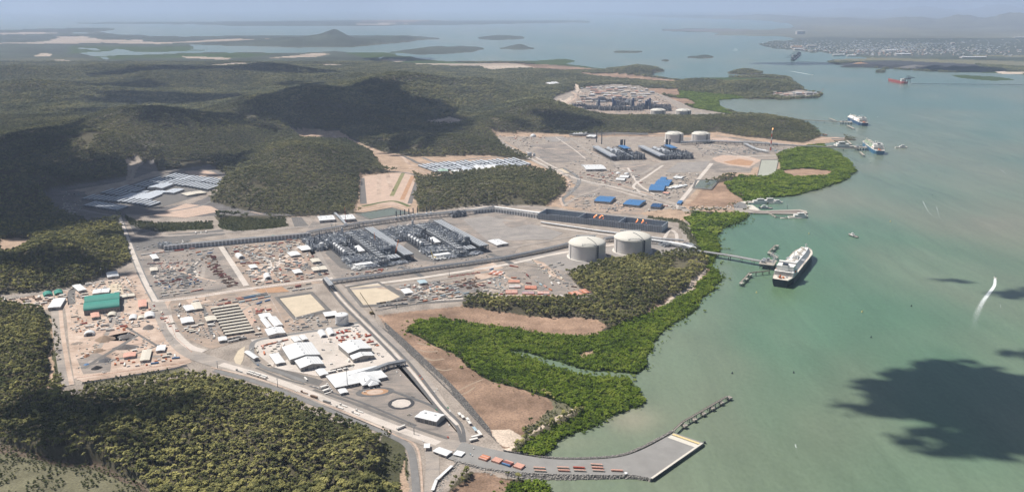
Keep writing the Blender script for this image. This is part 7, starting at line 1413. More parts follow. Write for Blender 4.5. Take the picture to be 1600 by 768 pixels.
# --- trucks and cars along the haul road
for i, (x, y, col, ld, dsc) in enumerate(((374,580,'grey','flat','alone beside the lamp mast on the haul road'),(391,585,'white','box','first of the parked row on the haul road'),(400,588,'white','box','second of the parked row on the haul road'),(411,591.5,'white','box','third of the parked row on the haul road'),(476,614,'brown','flat','with a low load by the road bend'),(491,621,'brown','box','just below the admin building on the haul road'),(511,629,'grey','box','alone mid way along the haul road'),(531,637,'white','flat','first of two pairs on the haul road'),(537,634,'white','flat','behind the first pair on the haul road'),(556,646,'white','flat','in the second pair on the haul road'),(562,643,'white','flat','behind the second pair on the haul road'),(627,669,'white','box','alone near the bottom junction'))):
    rz = AX_((400, 590), (480, 616)) if x < 620 else AX_((627,669),(634,666)); truck(U(x, y), rz + math.pi, col, '%s %s %s' % (col, 'box truck' if ld == 'box' else 'flatbed truck', dsc), 'trucks on the haul road', ld)
for i in range(3):
    c = U(393 + i * 10, 582.5 + i * 3.4); truck(c, AX_((400,590),(480,616)) + math.pi, 'white', 'white box truck in the rear rank of the parked row, %s from the left' % od[i], 'trucks on the haul road')
for x, y, col, lb in ((462,611.5,'white','white car alone on the haul road by the forest'),(490,604,'white','white car at the road edge by the admin building'),(497,606,'white','white car second at the road edge by the admin building'),(403,570,'blue','blue grey car in the left yard by the ring road'),(583,606.5,'white','white car at the admin building entrance'),(620,581,'white','white ute parked by the double track road'),(626,587,'white','second white ute parked by the double track road'),(679,612,'white','white ute on the shoulder of the rock wall road'),(683,608,'white','white ute farther along the rock wall road'),(700,637,'green','dark green tipper beside the rock wall road'),(703,642,'white','white car beside the rock wall road bend'),(692,655,'white','white car beside the workshop'),(702,664,'white','white car right of the workshop'),(738,712,'white','white car at the root of the causeway'),(735,710,'pale blue','pale car at the root of the causeway'),(740,701,'white','white car turning onto the causeway'),(661,689,'white','white car waiting near the gate canopy'),(193,382,'white','white van on the long straight road'),(312,396,'white','white van by the ribbed wall'),(700,683,'red','red marker ute at the junction island'),(660,592,'orange','orange loader on the rock wall road'),(656,587,'red','red machine on the rock wall road'),(682,640,'green','green skip on the gravel by the road')):
    car(U(x, y), AX_((680, 612), (700, 640)) if x > 610 else AX_((400, 590), (480, 616)), col, lb, None, 'ute' in lb or 'tipper' in lb)
line((506,603),(513,614),5,'truck',['white'],'in the row left of the office building', ang=AX_((506,603),(512,601)))
for i, (x, y, L, lb) in enumerate(((718,648.5,8,'first white tank cabin on the rock wall shoulder'),(723,652.5,8,'second white tank cabin on the rock wall shoulder'),(731,657,10,'third white cabin on the rock wall shoulder'),(733,661,12,'fourth white cabin on the rock wall shoulder'),(742,672,12,'blue and white cabin on the rock wall shoulder'),(749,678,14,'long white cabin on the rock wall shoulder'),(743,683,12,'dark framed white cabin near the wall end'),(740,688,12,'lowest dark framed white cabin near the wall end'))): site_cabin(U(x, y), AX_((735,660),(752,682)) if i < 6 else AX_((735,690),(750,686)), 'white' if i != 4 else 'pale blue', L, lb, None)
# --- ordered rows
line((373,466),(412,459),5,'container',['salmon','grey','pale blue','pale blue','grey'],'in the far row above the row camp'); line((378,472),(418,464),5,'container',['pale blue','salmon','pale blue','salmon','pale blue'],'in the near row above the row camp'); line((376,467.5),(414,461),5,'container',['salmon','blue','blue','grey','grey'],'in the middle row above the row camp')
line((344,476),(368,472),3,'container',['salmon','red','grey'],'in the short pink row above the camp blocks'); line((346,469.5),(351,468.5),2,'container',['cream','salmon'],'beside the short pink row'); line((405,474),(418,470),2,'container',['blue','blue'],'beside the stacked blue boxes'); line((405,487),(419,484.5),2,'container',['red','red'],'above the twin barracks')
line((413,540),(445,532),5,'container',['salmon','orange','salmon','white','salmon'],'along the back of the pale yard'); line((411,543),(413,552),2,'container',['salmon','orange'],'down the left edge of the pale yard')
line((256,458),(285,454.5),3,'container',['cream','cream','white'],'in the long cream rank of the first laydown'); line((258,462),(292,457.5),3,'container',['white','cream','cream'],'in the near cream rank of the first laydown'); line((303,455),(313,453),2,'container',['salmon','salmon'],'beside the long cream ranks')
line((224,398.5),(242,395.5),3,'container',['white','white','salmon'],'along the back of the first laydown'); line((246,395.5),(276,392),5,'container',['white','salmon','white','white','red'],'along the back fence of the first laydown'); line((283,391),(300,389),2,'container',['red','salmon'],'below the ribbed wall'); line((310,394.5),(330,390),3,'container',['orange','cream','white'],'at the back of the second laydown'); line((312,398),(328,395.5),2,'container',['pale blue','blue'],'in the blue pair of the second laydown')
line((380,412),(400,411),3,'container',['maroon','salmon','red'],'beside the straight road in the middle laydown'); line((453,450),(466,448),2,'container',['cream','maroon'],'in the pink pair by the sand pond'); line((466,446),(482,443.5),2,'container',['salmon','cream'],'in the second pair by the sand pond'); line((461,453.5),(483,450.5),3,'container',['white'],'in the white rank by the sand pond')
line((478,592.5),(478.1,592.6),1,'container',['white'],'at the gravel corner'); line((516,580),(548,571.5),7,'container',['cream','white','grey'],'behind the admin building', long=True); line((512,583),(540,577),4,'cabin',['white'],'behind the admin building, front rank')
line((543,555),(545,563),2,'container',['white'],'at the right end of the pale yard')
for i in range(9): q = i / 8; container(U(524 + 18 * q, 521 - 3.5 * q), AX_((524,521),(530,528)), 'red' if i % 3 else 'white', False, '%s short box, %s from the left behind the right warehouse' % ('red' if i % 3 else 'white', od[i]), None)
# red container yard by the headland
for (x, y, nx, ny, cols, lb) in ((782,428,1,5,['salmon','white','salmon','maroon','orange'],'slanting block by the yard fence'),(803,441,1,3,['salmon','salmon','orange'],'upper left block'),(804,449,1,3,['white','salmon','pale blue'],'middle left block'),(799,458,1,4,['salmon','red','white','orange'],'lower left block'),(829,451,1,4,['red','orange','salmon','salmon'],'middle block'),(825,459,1,3,['salmon','salmon','blue'],'lower middle block'),(849,459,1,3,['red','white','salmon'],'small block in the centre'),(896,460,1,4,['orange','salmon','salmon','salmon'],'large block by the trees'),(912,456,1,3,['salmon','orange','salmon'],'right block by the trees')):
    ang = AX_((800, 450), (818, 450)) if x < 880 and x > 790 else (AX_((786,427),(796,419)) if x < 790 else AX_((890,456),(905,464)))
    c = U(x, y); u = Vector((math.cos(ang), math.sin(ang), 0)); n_ = Vector((-u.y, u.x, 0))
    for j in range(int(ny * 2.2)):
        for s in (0, 1): container(c + n_ * (j * 2.7 - 4) + u * (s * 12.6 - 6), ang, cols[(j + s) % len(cols)], True, '%s container, row %s, %s of the %s' % (cols[(j + s) % len(cols)], ('one', 'two', 'three', 'four', 'five', 'six', 'seven', 'eight', 'nine', 'ten', 'eleven', 'twelve')[j], ('left end', 'right end')[s], lb), 'containers of the red container yard')
line((803,434.5),(809,434.5),1,'container',['orange'],'above the upper left block'); line((826,443),(832,443.5),1,'container',['maroon'],'above the middle block'); line((824,431),(827,434),1,'truck',['maroon'],'in the red container yard'); line((852,448),(860,453),2,'container',['salmon','orange'],'slanting in the red container yard'); line((838,440),(845,445),2,'container',['grey','pale blue'],'slanting grey pair in the red container yard'); line((862,444),(864,447),1,'truck',['white'],'beside the dirt ramp'); line((884,443),(888,443),1,'container',['grey'],'near the yard gate, upper'); line((897,448.5),(901,449),1,'container',['brown'],'near the yard gate, lower'); line((768,421),(771,420),1,'container',['blue'],'on the grey road above the yard'); line((800,416),(806,417),2,'container',['red','salmon'],'at the top of the red container yard')
# --- vehicles parked in rows
for r_, (p, q, n) in enumerate((((235,404),(300,399),10),((240,409),(300,404.5),9),((315,402),(332,408),6))):
    line(p, q, n, 'ute', ['white', 'grey', 'brown'], ('in the back car row', 'in the second car row', 'in the short car row')[r_] + ' of the first laydowns', perp=True)
line((120,503),(118,512),3,'car',['grey','white','grey'],'by the left fence'); line((205,437),(212,453),6,'car',['white','grey','white'],'on the dusty strip right of the tan slab', perp=True); line((197,434),(204,446),4,'truck',['white'],'on the slip road', perp=False)
line((402,541),(388,548),4,'car',['white','grey'],'outside the ring road'); line((338,518),(348,530),5,'car',['white','grey','brown'],'left of the camp blocks'); line((316,510),(326,528),7,'car',['white','grey'],'in the left camp car park', perp=True); line((284,480),(296,494),5,'car',['white'],'beside the cream sheds', perp=True)
line((358,531),(375,527),4,'truck',['grey','white'],'below the row camp'); line((362,534),(379,530),4,'truck',['white','grey'],'in the second rank below the row camp')
line((562,590),(570,612),5,'car',['white','grey'],'right of the admin building', perp=True); line((1040,322),(1052,324),3,'truck',['red','white','brown'],'on the harbour road')
# --- filled yards
CL = [('container', ['salmon', 'white', 'white', 'red', 'cream']), ('cabin', ['white', 'cream']), ('container', ['white', 'grey', 'pale blue']), ('crate', ['cream', 'brown', 'white', 'grey']), ('crate', ['white', 'orange']), ('steel', ['brown', 'grey', 'maroon']), ('pipes', ['grey', 'white'])]
fill([(232,412),(300,403),(316,430),(300,436),(246,444),(238,425)], 70, [('crate', ['white', 'cream', 'salmon']), ('pipes', ['grey', 'white']), ('steel', ['grey', 'maroon'])], 'in the upper left laydown yard', jit=.1)
fill([(240,438),(300,430),(318,442),(300,450),(252,452)], 34, [('steel', ['maroon', 'brown', 'grey']), ('crate', ['white', 'blue']), ('pipes', ['grey'])], 'in the lower left laydown yard')
fill([(312,402),(334,398),(348,424),(372,444),(358,448),(336,430),(322,412)], 46, [('steel', ['brown', 'maroon', 'orange']), ('pipes', ['brown', 'maroon'])], 'in the dark steel yard left of the straight road', jit=.05)
fill([(355,386),(420,380),(432,408),(380,420),(362,398)], 60, CL + [('cabin', ['white', 'cream'])], 'in the middle laydown yard', jit=.1)
fill([(384,420),(432,412),(452,440),(400,444)], 52, CL + [('cabin', ['white', 'salmon'])], 'in the lower middle laydown yard', jit=.1)
fill([(425,380),(470,372),(492,398),(512,428),(470,438),(452,430),(436,404)], 88, CL + [('cabin', ['white', 'cream', 'salmon'])], 'in the laydown yard left of the trains', jit=.1)
fill([(560,412),(586,408),(600,424),(570,432),(545,430)], 18, CL, 'in front of the left train', jit=.2)
fill([(630,445),(690,440),(730,458),(722,466),(640,470),(618,456)], 72, CL + [('truck', ['white', 'brown'])], 'in the central materials yard', jit=.15)
line((593,474),(631,469),8,'container',['grey','brown','white'],'along the embankment crest'); line((596,479),(632,475),7,'container',['grey','white','grey'],'nearest the embankment edge'); line((656,472),(680,468),4,'container',['cream','orange'],'on the embankment past the crane'); line((692,462),(714,457.5),3,'container',['pale blue','grey'],'in the pale blue rank'); line((702,432.5),(748,426),12,'steel',['brown','maroon'],'in the dark line beside the diagonal road', perp=True)
fill([(707,440),(745,432),(756,446),(735,452),(715,448)], 22, [('steel', ['maroon', 'brown', 'grey']), ('pipes', ['brown'])], 'beside the diagonal tarmac road', jit=.2)
fill([(765,436),(790,428),(800,460),(780,468),(755,462)], 26, [('crate', ['white', 'pale blue', 'cream']), ('container', ['white', 'red'])], 'along the fence of the red container yard', jit=.3)
fill([(790,462),(900,462),(900,468),(790,468)], 34, [('container', ['salmon', 'white', 'orange', 'red']), ('crate', ['white', 'grey'])], 'along the tree line of the red container yard', ang=0, jit=.3)
fill([(828,405),(850,412),(885,440),(870,444),(838,420)], 18, [('pipes', ['white', 'cream']), ('crate', ['cream'])], 'on the dusty pad below the left domed tank', ang=AX_((838,408),(880,440)))
line((854,421),(878,414),3,'pipes',['cream','white'],'by the left domed tank'); line((847,418),(873,411),3,'pipes',['white','cream'],'farther back by the left domed tank')
fill([(272,478),(318,468),(336,490),(336,535),(300,522),(278,505)], 52, [('cabin', ['white', 'cream']), ('car', ['white', 'grey']), ('crate', ['white', 'cream', 'grey']), ('truck', ['white'])], 'in the left camp yard', jit=.15)
fill([(386,486),(420,478),(432,500),(446,514),(400,528),(392,510)], 24, [('cabin', ['white', 'cream', 'salmon']), ('container', ['salmon', 'white']), ('car', ['white'])], 'around the twin barracks')
fill([(438,498),(500,490),(540,508),(460,518)], 26, [('crate', ['white', 'cream', 'grey']), ('pipes', ['grey']), ('car', ['white'])], 'below the left sand pond', jit=.3)
fill([(395,545),(440,530),(470,528),(500,560),(520,570),(420,572)], 30, [('crate', ['cream', 'white']), ('container', ['white', 'cream'])], 'on the pale warehouse yard', jit=.1)
fill([(500,520),(560,508),(590,540),(545,545),(520,530)], 40, [('container', ['white', 'salmon', 'red']), ('crate', ['orange', 'white', 'red'])], 'behind the right warehouse', jit=.1)
fill([(112,450),(190,432),(205,455),(220,470),(130,470)], 44, [('cabin', ['white', 'cream']), ('crate', ['white', 'cream', 'grey']), ('car', ['white'])], 'behind the green vaulted shed', jit=.12)
fill([(114,495),(195,490),(240,500),(200,516),(118,520)], 58, [('truck', ['white', 'grey']), ('crate', ['white', 'orange', 'grey']), ('container', ['red', 'white', 'cream']), ('ute', ['white'])], 'in the plant yard below the green vaults', jit=.12)
fill([(176,560),(215,545),(262,540),(280,560),(262,566),(200,574),(180,574)], 52, [('container', ['salmon', 'white', 'blue', 'red', 'orange']), ('cabin', ['white', 'cream']), ('crate', ['orange', 'white'])], 'in the compound beside the stockpiles', jit=.1)
fill([(120,555),(150,535),(148,550),(128,560)], 8, [('crate', ['white', 'cream'])], 'left of the stockpiles')
fill([(0,468),(60,462),(100,458),(108,478),(60,480),(20,474)], 40, [('cabin', ['white', 'cream']), ('truck', ['white', 'brown']), ('crate', ['brown', 'white'])], 'in the far left dirt yard', jit=.2)
fill([(205,482),(240,476),(262,498),(280,520),(250,500)], 26, [('crate', ['red', 'salmon', 'white']), ('container', ['salmon', 'cream'])], 'beside the lower haul road', jit=.2)
fill([(212,384),(300,376),(270,388),(212,392)], 12, [('crate', ['white', 'grey']), ('truck', ['white'])], 'on the dark pad by the long straight road'); line((306,364.5),(322,363),3,'truck',['white'],'on the dark pad above the ribbed wall', perp=True)
fill([(95,318),(120,318),(115,336),(98,330)], 22, [('crate', ['white', 'cream']), ('car', ['white'])], 'left of the large camp', jit=.3)
fill([(895,268),(990,262),(1010,285),(960,290),(900,276)], 46, [('container', ['white', 'salmon', 'red']), ('crate', ['white', 'cream', 'brown']), ('truck', ['white'])], 'around the white peaked shed on the middle site', jit=.3)
fill([(885,282),(905,288),(890,312),(930,300),(1000,325),(960,335),(900,325)], 70, [('car', ['white', 'grey']), ('crate', ['white', 'grey', 'cream']), ('container', ['white', 'grey'])], 'near the blue roofed sheds', jit=.3)
fill([(1030,272),(1095,270),(1060,312),(1020,305),(1045,285)], 44, [('car', ['white', 'grey', 'brown']), ('cabin', ['white', 'cream'])], 'around the blue halls', ang=.3, jit=.1)
fill([(790,214),(850,213),(855,222),(800,226)], 26, [('crate', ['white', 'red', 'cream']), ('container', ['salmon', 'white'])], 'at the back of the middle site', jit=.4)
fill([(1000,318),(1075,322),(1160,322),(1150,326),(1060,328),(1010,330)], 30, [('car', ['white', 'grey']), ('truck', ['white', 'brown']), ('crate', ['white'])], 'along the harbour road', ang=0, jit=.2)
fill([(1085,232),(1250,230),(1280,222),(1240,236),(1110,240)], 40, [('container', ['white', 'pale blue', 'grey']), ('crate', ['white', 'grey'])], 'along the shore pads of the middle site', ang=.1, jit=.2)
# --- stockpiles
def pile(px, py, rx, ry, h, m, label):
    c = U(px, py); b = MB(); n = 18; k = 5; rr = random.Random(int(px)); vs = []
    jit_ = [rr.uniform(.8, 1.15) for _ in range(n)]
    for j in range(k + 1):
        q = j / k; 
        for i in range(n): a = 2 * math.pi * i / n; s = (1 - q) * jit_[i]; vs.append((rx * s * math.cos(a), ry * s * math.sin(a), h * (1 - (1 - q) ** 1.15) if j < k else h))
    b.add(vs, [(j * n + i, j * n + (i + 1) % n, (j + 1) * n + (i + 1) % n, (j + 1) * n + i) for j in range(k) for i in range(n)]); return b.build('stockpile', m, loc=c, label=label, cat='stockpile', rz=.2)
M_CRUSH = mat('crushed_rock', (.17,.155,.145), .95, .25, .3); M_BLK = mat('black_rock', (.035,.034,.035), .95, .3, .3); M_BRNP = mat('brown_soil', (.30,.22,.16), .95, .25, .2)
for a in ((163,530,20,16,8,M_BRNP,'wide brown soil stockpile left of the pale ramp'),(232,512,12,12,7,M_CRUSH,'grey brown stockpile by the road fence'),(196,526,14,12,5,M_CRUSH,'small grey stockpile inside the pale loop'),(196,543,22,12,7,M_CRUSH,'long dark grey stockpile above the compound'),(164,563,11,10,5,mat('blue_metal', (.12,.12,.125), .95, .2, .3),'round slate grey stockpile in the low yard'),(151,575,9,8,5,M_BLK,'black stockpile at the lower edge of the yard'),(152,548,14,10,4,M_BRNP,'low tan heap beside the black stockpile'),(135,556,6,7,4,mat('rust_soil', (.33,.17,.10), .95, .2, .3),'small rusty heap at the left edge of the stockpiles'),(135,569,5,5,2,M_BLC,'small dark blue covered heap at the left edge'),(120,536,12,8,2,M_GRAV,'flat pale heap at the left edge of the stockpiles')): pile(*a)
# --- masts and trees of lamp posts
def mast(px, py, h, label, m=None, head=True, name='lamp_mast'):
    c = U(px, py); t = empty(name, c, 0, label, 'mast'); b = MB(); b.cyl(0, 0, 0, .55, h, 0, 8, .3); b.build('pole', m or M_DSTEEL, t); b = MB(); b.box(0, 0, h, 3.4, .6, .6); b.box(0, 0, h - 1.2, .6, 3.4, .5); b.build('lamp_head', M_STEEL, t); return t
for x, y, h, lb in ((160,440,30,'tall lattice mast behind the dusty yard'),(340,575,12,'lamp mast at the forest corner of the haul road'),(434,604,14,'lamp mast by the forest edge below the admin building'),(647,678,12,'lamp mast beside the gate lane'),(543,605,34,'tall slender mast in front of the admin building'),(570,602,12,'short lamp post at the admin building'),(392,440,12,'lamp post at the foot of the straight road'),(702,430,12,'lamp post on the diagonal road'),(620,482,12,'lamp post on the rock embankment'),(655,470,12,'second lamp post on the rock embankment')): mast(x, y, h, lb)
# --- fences
def fence(pts, h, label, m=None):
    P = [U(*p) for p in pts]; o = P[0].copy(); t = empty('fence', o, 0, label, 'fence'); b = MB(); bp = MB()
    for a, c in zip(P, P[1:]):
        a = a - o; c = c - o; d = c - a; rz = math.atan2(d.y, d.x); k = max(1, int(d.length / 4)); mid = (a + c) / 2
        for z in (.3, h * .5, h): b.box(mid.x, mid.y, z, d.length, .08, .12, 0, rz)
        for i in range(k): q = a + d * (i / k); bp.box(q.x, q.y, 0, .14, .14, h + .2)
    b.build('rail', m or M_STEEL, t); bp.build('post_row', m or M_STEEL, t, kind='stuff'); return t
fence([(120,590),(180,582),(250,572),(288,567)], 1.6, 'orange safety fence along the bottom of the dusty yard', M_ORC); fence([(248,470),(300,464),(400,450),(500,438)], 1.4, 'orange barrier line along the cross road', M_ORC); fence([(735,462),(770,430),(796,414)], 2.2, 'slanting yard fence left of the red containers'); fence([(800,412),(860,420),(930,464)], 2.2, 'yard fence right of the red containers'); fence([(262,492),(275,528),(300,550)], 1.2, 'orange barrier beside the lower haul road', M_ORC)
fence([(128,601),(190,591),(260,580),(293,573),(298,580)], 1.5, 'dark silt fence between the yard and the near forest', M_TAR); fence([(415,452),(425,470),(442,500)], 1.4, 'pale barrier left of the left sand pond', M_WHITE)
# ------------------------------------------------------------------ uncountable small yard materials: offcuts, pallets, drums, drums, timber
def _deb(seed, m):
    def f(b):
        r_ = random.Random(seed)
        for i in range(3 + seed % 3): b.box(r_.uniform(-2.6, 2.6), r_.uniform(-1.8, 1.8), -.2, r_.uniform(.7, 3.8), r_.uniform(.5, 1.6), r_.uniform(.5, 1.9), i % 2, r_.choice((0, 0, .1, 1.57)))
    return f
PONDS = [[U(*q) for q in r_] for r_ in ([(430,462),(487,456),(516,486),(460,500)],[(540,448),(592,439),(633,464),(600,478),(564,480)],[(828,222),(890,220),(925,248),(880,256),(850,256)],[(945,256),(1115,250),(1110,270),(990,286)],[(860,292),(930,288),(980,304),(900,308)],[(1085,250),(1195,240),(1190,275),(1088,270)])]
_c = bpy.data.collections.new('yard_bits')
for i, (ma, mb) in enumerate(((M_WHC, M_GRC), (M_CRM, M_BRN), (M_GRC, M_DSTEEL), (M_WHITE, M_WHC), (M_WHC, M_CRM), (M_BRN, M_GRC), (M_DSTEEL, M_BRN), (M_CRM, M_WHITE), (M_GRC, M_WHC), (M_LBC, M_GRC))):
    b = MB(); _deb(i + 3, None)(b); o = bpy.data.objects.new('yard_bits_%02d' % i, b.mesh('yard_bits', [ma, mb])); _c.objects.link(o)
AREAS = [([(212,396),(335,388),(352,444),(245,468)],1.0),([(355,385),(480,374),(518,428),(400,448),(384,440)],1.3),([(268,470),(400,450),(410,470),(320,545),(285,520)],.7),([(110,455),(212,430),(240,470),(285,560),(262,572),(120,588),(108,500)],.9),([(0,468),(100,456),(104,480),(30,476)],1.0),
 ([(560,448),(700,440),(800,425),(880,415),(930,464),(640,472),(600,486)],.9),([(488,398),(520,440),(600,430),(785,405),(760,394),(640,345),(520,345)],1.0),([(392,535),(560,508),(620,560),(512,590),(430,572)],.45),([(560,510),(690,640),(728,690),(690,695),(560,635),(500,600)],.12),
 ([(400,486),(440,490),(520,500),(500,512),(400,528)],.5),([(780,212),(900,212),(1050,250),(1100,270),(1060,322),(900,320),(890,290),(860,262)],.22),([(1080,215),(1240,225),(1210,240),(1095,245)],.3),([(895,135),(1010,134),(1060,170),(1010,182),(890,172)],.3),([(1200,146),(1280,146),(1272,151),(1205,153)],2.0),([(345,478),(420,466),(440,512),(400,525)],.3),([(95,300),(125,300),(130,328),(100,330)],.8)]
PB = []
for poly, dn in AREAS:
    w = [U(*p) for p in poly]; x0, x1 = min(p.x for p in w), max(p.x for p in w); y0, y1 = min(p.y for p in w), max(p.y for p in w); n = int((x1 - x0) * (y1 - y0) / 130 * dn)
    X = rng.uniform(x0, x1, n); Y = rng.uniform(y0, y1, n); k = pip([(p.x, p.y) for p in w], X, Y); cl = fbm(X / 22, Y / 22, 3, 91); k &= cl > .52
    for pd in PONDS: k &= ~pip([(p.x, p.y) for p in pd], X, Y)
    for x, y in zip(X[k], Y[k]):
        if (int(x // 4), int(y // 4)) not in OCC: PB.append((x, y, G + .12))
PB = np.array(PB)
sc_ = scl(len(PB), .6, 1.3); sc_ *= np.clip(PB[:, 1:2] / 2300, 1, 1.9)
o = scatter('loose_materials', PB, sc_, _c, 10, 'loose pallets, offcuts and stacked materials over the work yards')
print('DEBRIS', len(PB))
# wheel tracks worn across the yards
rr = random.Random(4)
for poly, n in (([(212,396),(335,388),(352,444),(245,468)],8),([(355,385),(480,374),(518,428),(400,448)],9),([(268,470),(400,450),(410,470),(320,545)],6),([(110,455),(212,430),(285,560),(120,588)],8),([(560,448),(800,425),(930,464),(600,486)],8),([(780,212),(1050,250),(1060,322),(890,290)],8),([(488,398),(785,405),(640,345)],5)):
    for i in range(n):
        q = [rr.choice(poly) for _ in range(2)]; c0 = np.mean(np.array(poly), 0); a = np.array(q[0]) * rr.uniform(.3, .8); a = c0 + (np.array(q[0]) - c0) * rr.uniform(.3, .9); d = c0 + (np.array(poly[(poly.index(q[0]) + rr.choice((1, 2))) % len(poly)]) - c0) * rr.uniform(.3, .9); m_ = (a + d) / 2 + np.array([rr.uniform(-8, 8), rr.uniform(-3, 3)])
        road('wheel_track', [tuple(a), tuple(m_), tuple(d)], rr.uniform(4, 9), G + .2 + .004 * i + rr.random() * .05, rr.choice((M_CONC, M_PALE, M_HAUL, M_DARKG)))
# ------------------------------------------------------------------ breakwater and harbour
sheet('harbour_apron', [(1148,325),(1168,326),(1190,329),(1215,328),(1250,327),(1260,329),(1262,333),(1240,334),(1190,333),(1150,331)], 3.2, M_DECK, thick=6)
sheet('harbour_apron_surface', [(1165,327.5),(1190,330),(1215,329),(1248,328.5),(1254,330.5),(1256,332),(1215,332.5),(1180,332)], 3.3, mat('brown_apron', (.22,.18,.16), .9, .2, .1))
sheet('harbour_apron', [(1146,319),(1156,315),(1166,318),(1168,327),(1148,327)], 3.1, M_ASPH2, thick=5); sheet('harbour_ramp', [(1166,320),(1176,320),(1188,328),(1172,328)], 3.15, M_QUAY, thick=4)
sheet('pontoon_float', [(1152,313),(1190,314),(1189,318),(1152,317)], .7, M_QUAY, thick=1.2)
for i, (x, y) in enumerate(((1168,322),(1200,327),(1230,326.5))): mast(x, y, 14, '%s harbour lamp post' % ('left', 'middle', 'right')[i])
# ------------------------------------------------------------------ farthest plant: dense blocks, sheds
rr = random.Random(77); k = 0
def far_block(px, py, w, d, h, m, label, cat='shed', name='shed', pitched=True):
    c = U(px, py); t = empty(name, c, .12, label, cat, 'sheds of the farthest plant'); b = MB(); b.box(0, 0, 0, w, d, h); b.build('wall', M_WALL if m is not M_DSTEEL else M_FRAME, t); b = MB(); (b.gable(0, 0, 0, w, d, h, 2, 0, 'x', .5) if pitched else b.box(0, 0, h, w, d, .6)); b.build('roof', m, t)
rowsy = [(905,985,140,10,'back row'),(920,1010,143.5,11,'second row'),(925,1015,147.5,11,'third row'),(915,1010,152,10,'middle row'),(905,1000,156,10,'fifth row'),(900,1020,160,12,'front row')]
nn = ['first','second','third','fourth','fifth','sixth','seventh','eighth','ninth','tenth','eleventh','twelfth']
for x0, x1, y, n, nm in rowsy:
    for i in range(n):
        x = x0 + (x1 - x0) * i / (n - 1) + rr.uniform(-5, 5); col, m = rr.choice([('white', M_WHITE), ('cream', M_CRM), ('grey', M_CROOF), ('salmon', M_PNK), ('white', M_WHITE)])
        far_block(x, y + rr.uniform(-2, 2), rr.uniform(14, 52), rr.uniform(12, 24), rr.uniform(5, 12), m, '%s roofed shed, %s from the left in the %s of the farthest plant' % (col, nn[i], nm))
for i, (x, y, w, d, h) in enumerate(((925,170,110,60,26),(948,172,90,60,30),(968,172,70,60,34),(990,172,100,60,28),(1010,170,110,60,40),(1035,168,90,50,22),(905,166,80,40,18),(975,164,120,40,24),(1040,173,60,40,24))):
    q = maze(random.Random(200 + i), -w / 2, w / 2, -d / 2, d / 2, h, 260); o = q.build('process_block', M_FRAME, loc=U(x, y), rz=.1, label='dense grey process block, %s from the left at the farthest plant' % nn[sorted([925,948,968,990,1010,1035,905,975,1040]).index(x)], cat='gas plant', group='process blocks of the farthest plant'); maze(random.Random(300 + i), -w / 2, w / 2, -d / 2, d / 2, h * .9, 120).build('piping', M_PIPE, o, kind='stuff')
for i, x in enumerate((933,936,958,961,986,989,1009,1012,1015)):
    b = MB(); c = U(x, 170.5); m = mat('navy_stack', (.08,.13,.24), .7, .1, .2) if i % 9 not in (0, 4) else M_VES; b.cyl(0, 0, 0, 6, 48 + 8 * (i % 3), 0, 10); b.build('stack', m, loc=c, label='%s of nine thick stacks across the farthest plant' % nn[i], cat='stack', group='stacks of the farthest plant')
road('road', [(875,176),(900,170),(930,178),(980,182),(1060,184),(1150,181)], 18, G + .2, M_DARKG); road('road', [(925,138),(960,132),(1000,131),(1050,138),(1100,144),(1160,147)], 14, G + .3, M_HAUL); road('road', [(1000,143),(1040,152),(1075,166)], 16, G + .3, M_HAUL); road('road', [(888,140),(900,150),(885,162)], 22, G + .3, M_PALE)
sheet('gravel_pad', [(1085,176),(1130,178),(1134,182),(1090,182)], G + .2, M_PLAZA)
sheet('gravel_pad', [(900,146),(935,140),(985,138),(1020,146),(1045,158),(1060,170),(1030,180),(960,180),(900,172),(890,158)], G + .12, M_GRAV)
# far construction dock on the point
for i in range(14): x = 1206 + i * 5.2 + rr.uniform(-1, 1); y = 147.5 + rr.uniform(-1.6, 2.2) - (1.4 if i > 6 else 0); far_block(x, y, rr.uniform(20, 50), 16, rr.uniform(6, 14), rr.choice([M_WHITE, M_CRM, M_PNK]), 'small %s shed from the left on the far construction dock' % (nn + ['thirteenth', 'fourteenth'])[i])
for x, y, lb, m in ((1279,147.5,'red barge crane at the tip of the far construction dock',M_REDC),(1268,148,'dark crane near the tip of the far construction dock',M_DSTEEL)): crane(x, y, 40, 30, m, lb)
# quarry cut on the wooded slope
b = MB(); pile(700,190.5,60,40,14,M_PALE,'pale quarried mound in a clearing among the hills')
# ------------------------------------------------------------------ distant town
HM = {'white': M_WHITE, 'cream': M_CRM, 'pale grey': M_CROOF, 'terracotta': M_PNK}
town_protos = []
for i, (nm_, m) in enumerate(HM.items()):
    w, d, h = ((26, 16, 7), (34, 18, 8), (44, 24, 9), (22, 14, 7))[i]; b = MB(); b.gwall(0, 0, 0, w, d, h, 3); b.gable(0, 0, 0, w, d, h, 3, 1, 'y', .8); town_protos.append((nm_, b.mesh('town_house', [M_WALL, m])))
cnt = 0; POS = []
while len(POS) < 1150:
    x = rr.uniform(1180, 1600); y = 60 + 28 * rr.random() ** .8; c0 = 74 - (x - 1300) * .0; dens = math.exp(-((x - 1380) / 110) ** 2 - ((y - 76) / 7) ** 2) + .35 * math.exp(-((x - 1240) / 50) ** 2 - ((y - 70) / 5) ** 2) + .07 * (y > 62) + .3 * math.exp(-((x - 1520) / 60) ** 2 - ((y - 77) / 4) ** 2)
    if rr.random() > dens: continue
    c = U(x, y); z, cl, _, _ = hz(np.array([c.x]), np.array([c.y]))
    if cl[0] in (0, 9) or z[0] < .5: continue
    POS.append((c.x, c.y, float(z[0]), y))
POS.sort(key=lambda p: -p[3])
parts_ = ['on the town waterfront', 'in the middle of the distant town', 'on the far side of the distant town']
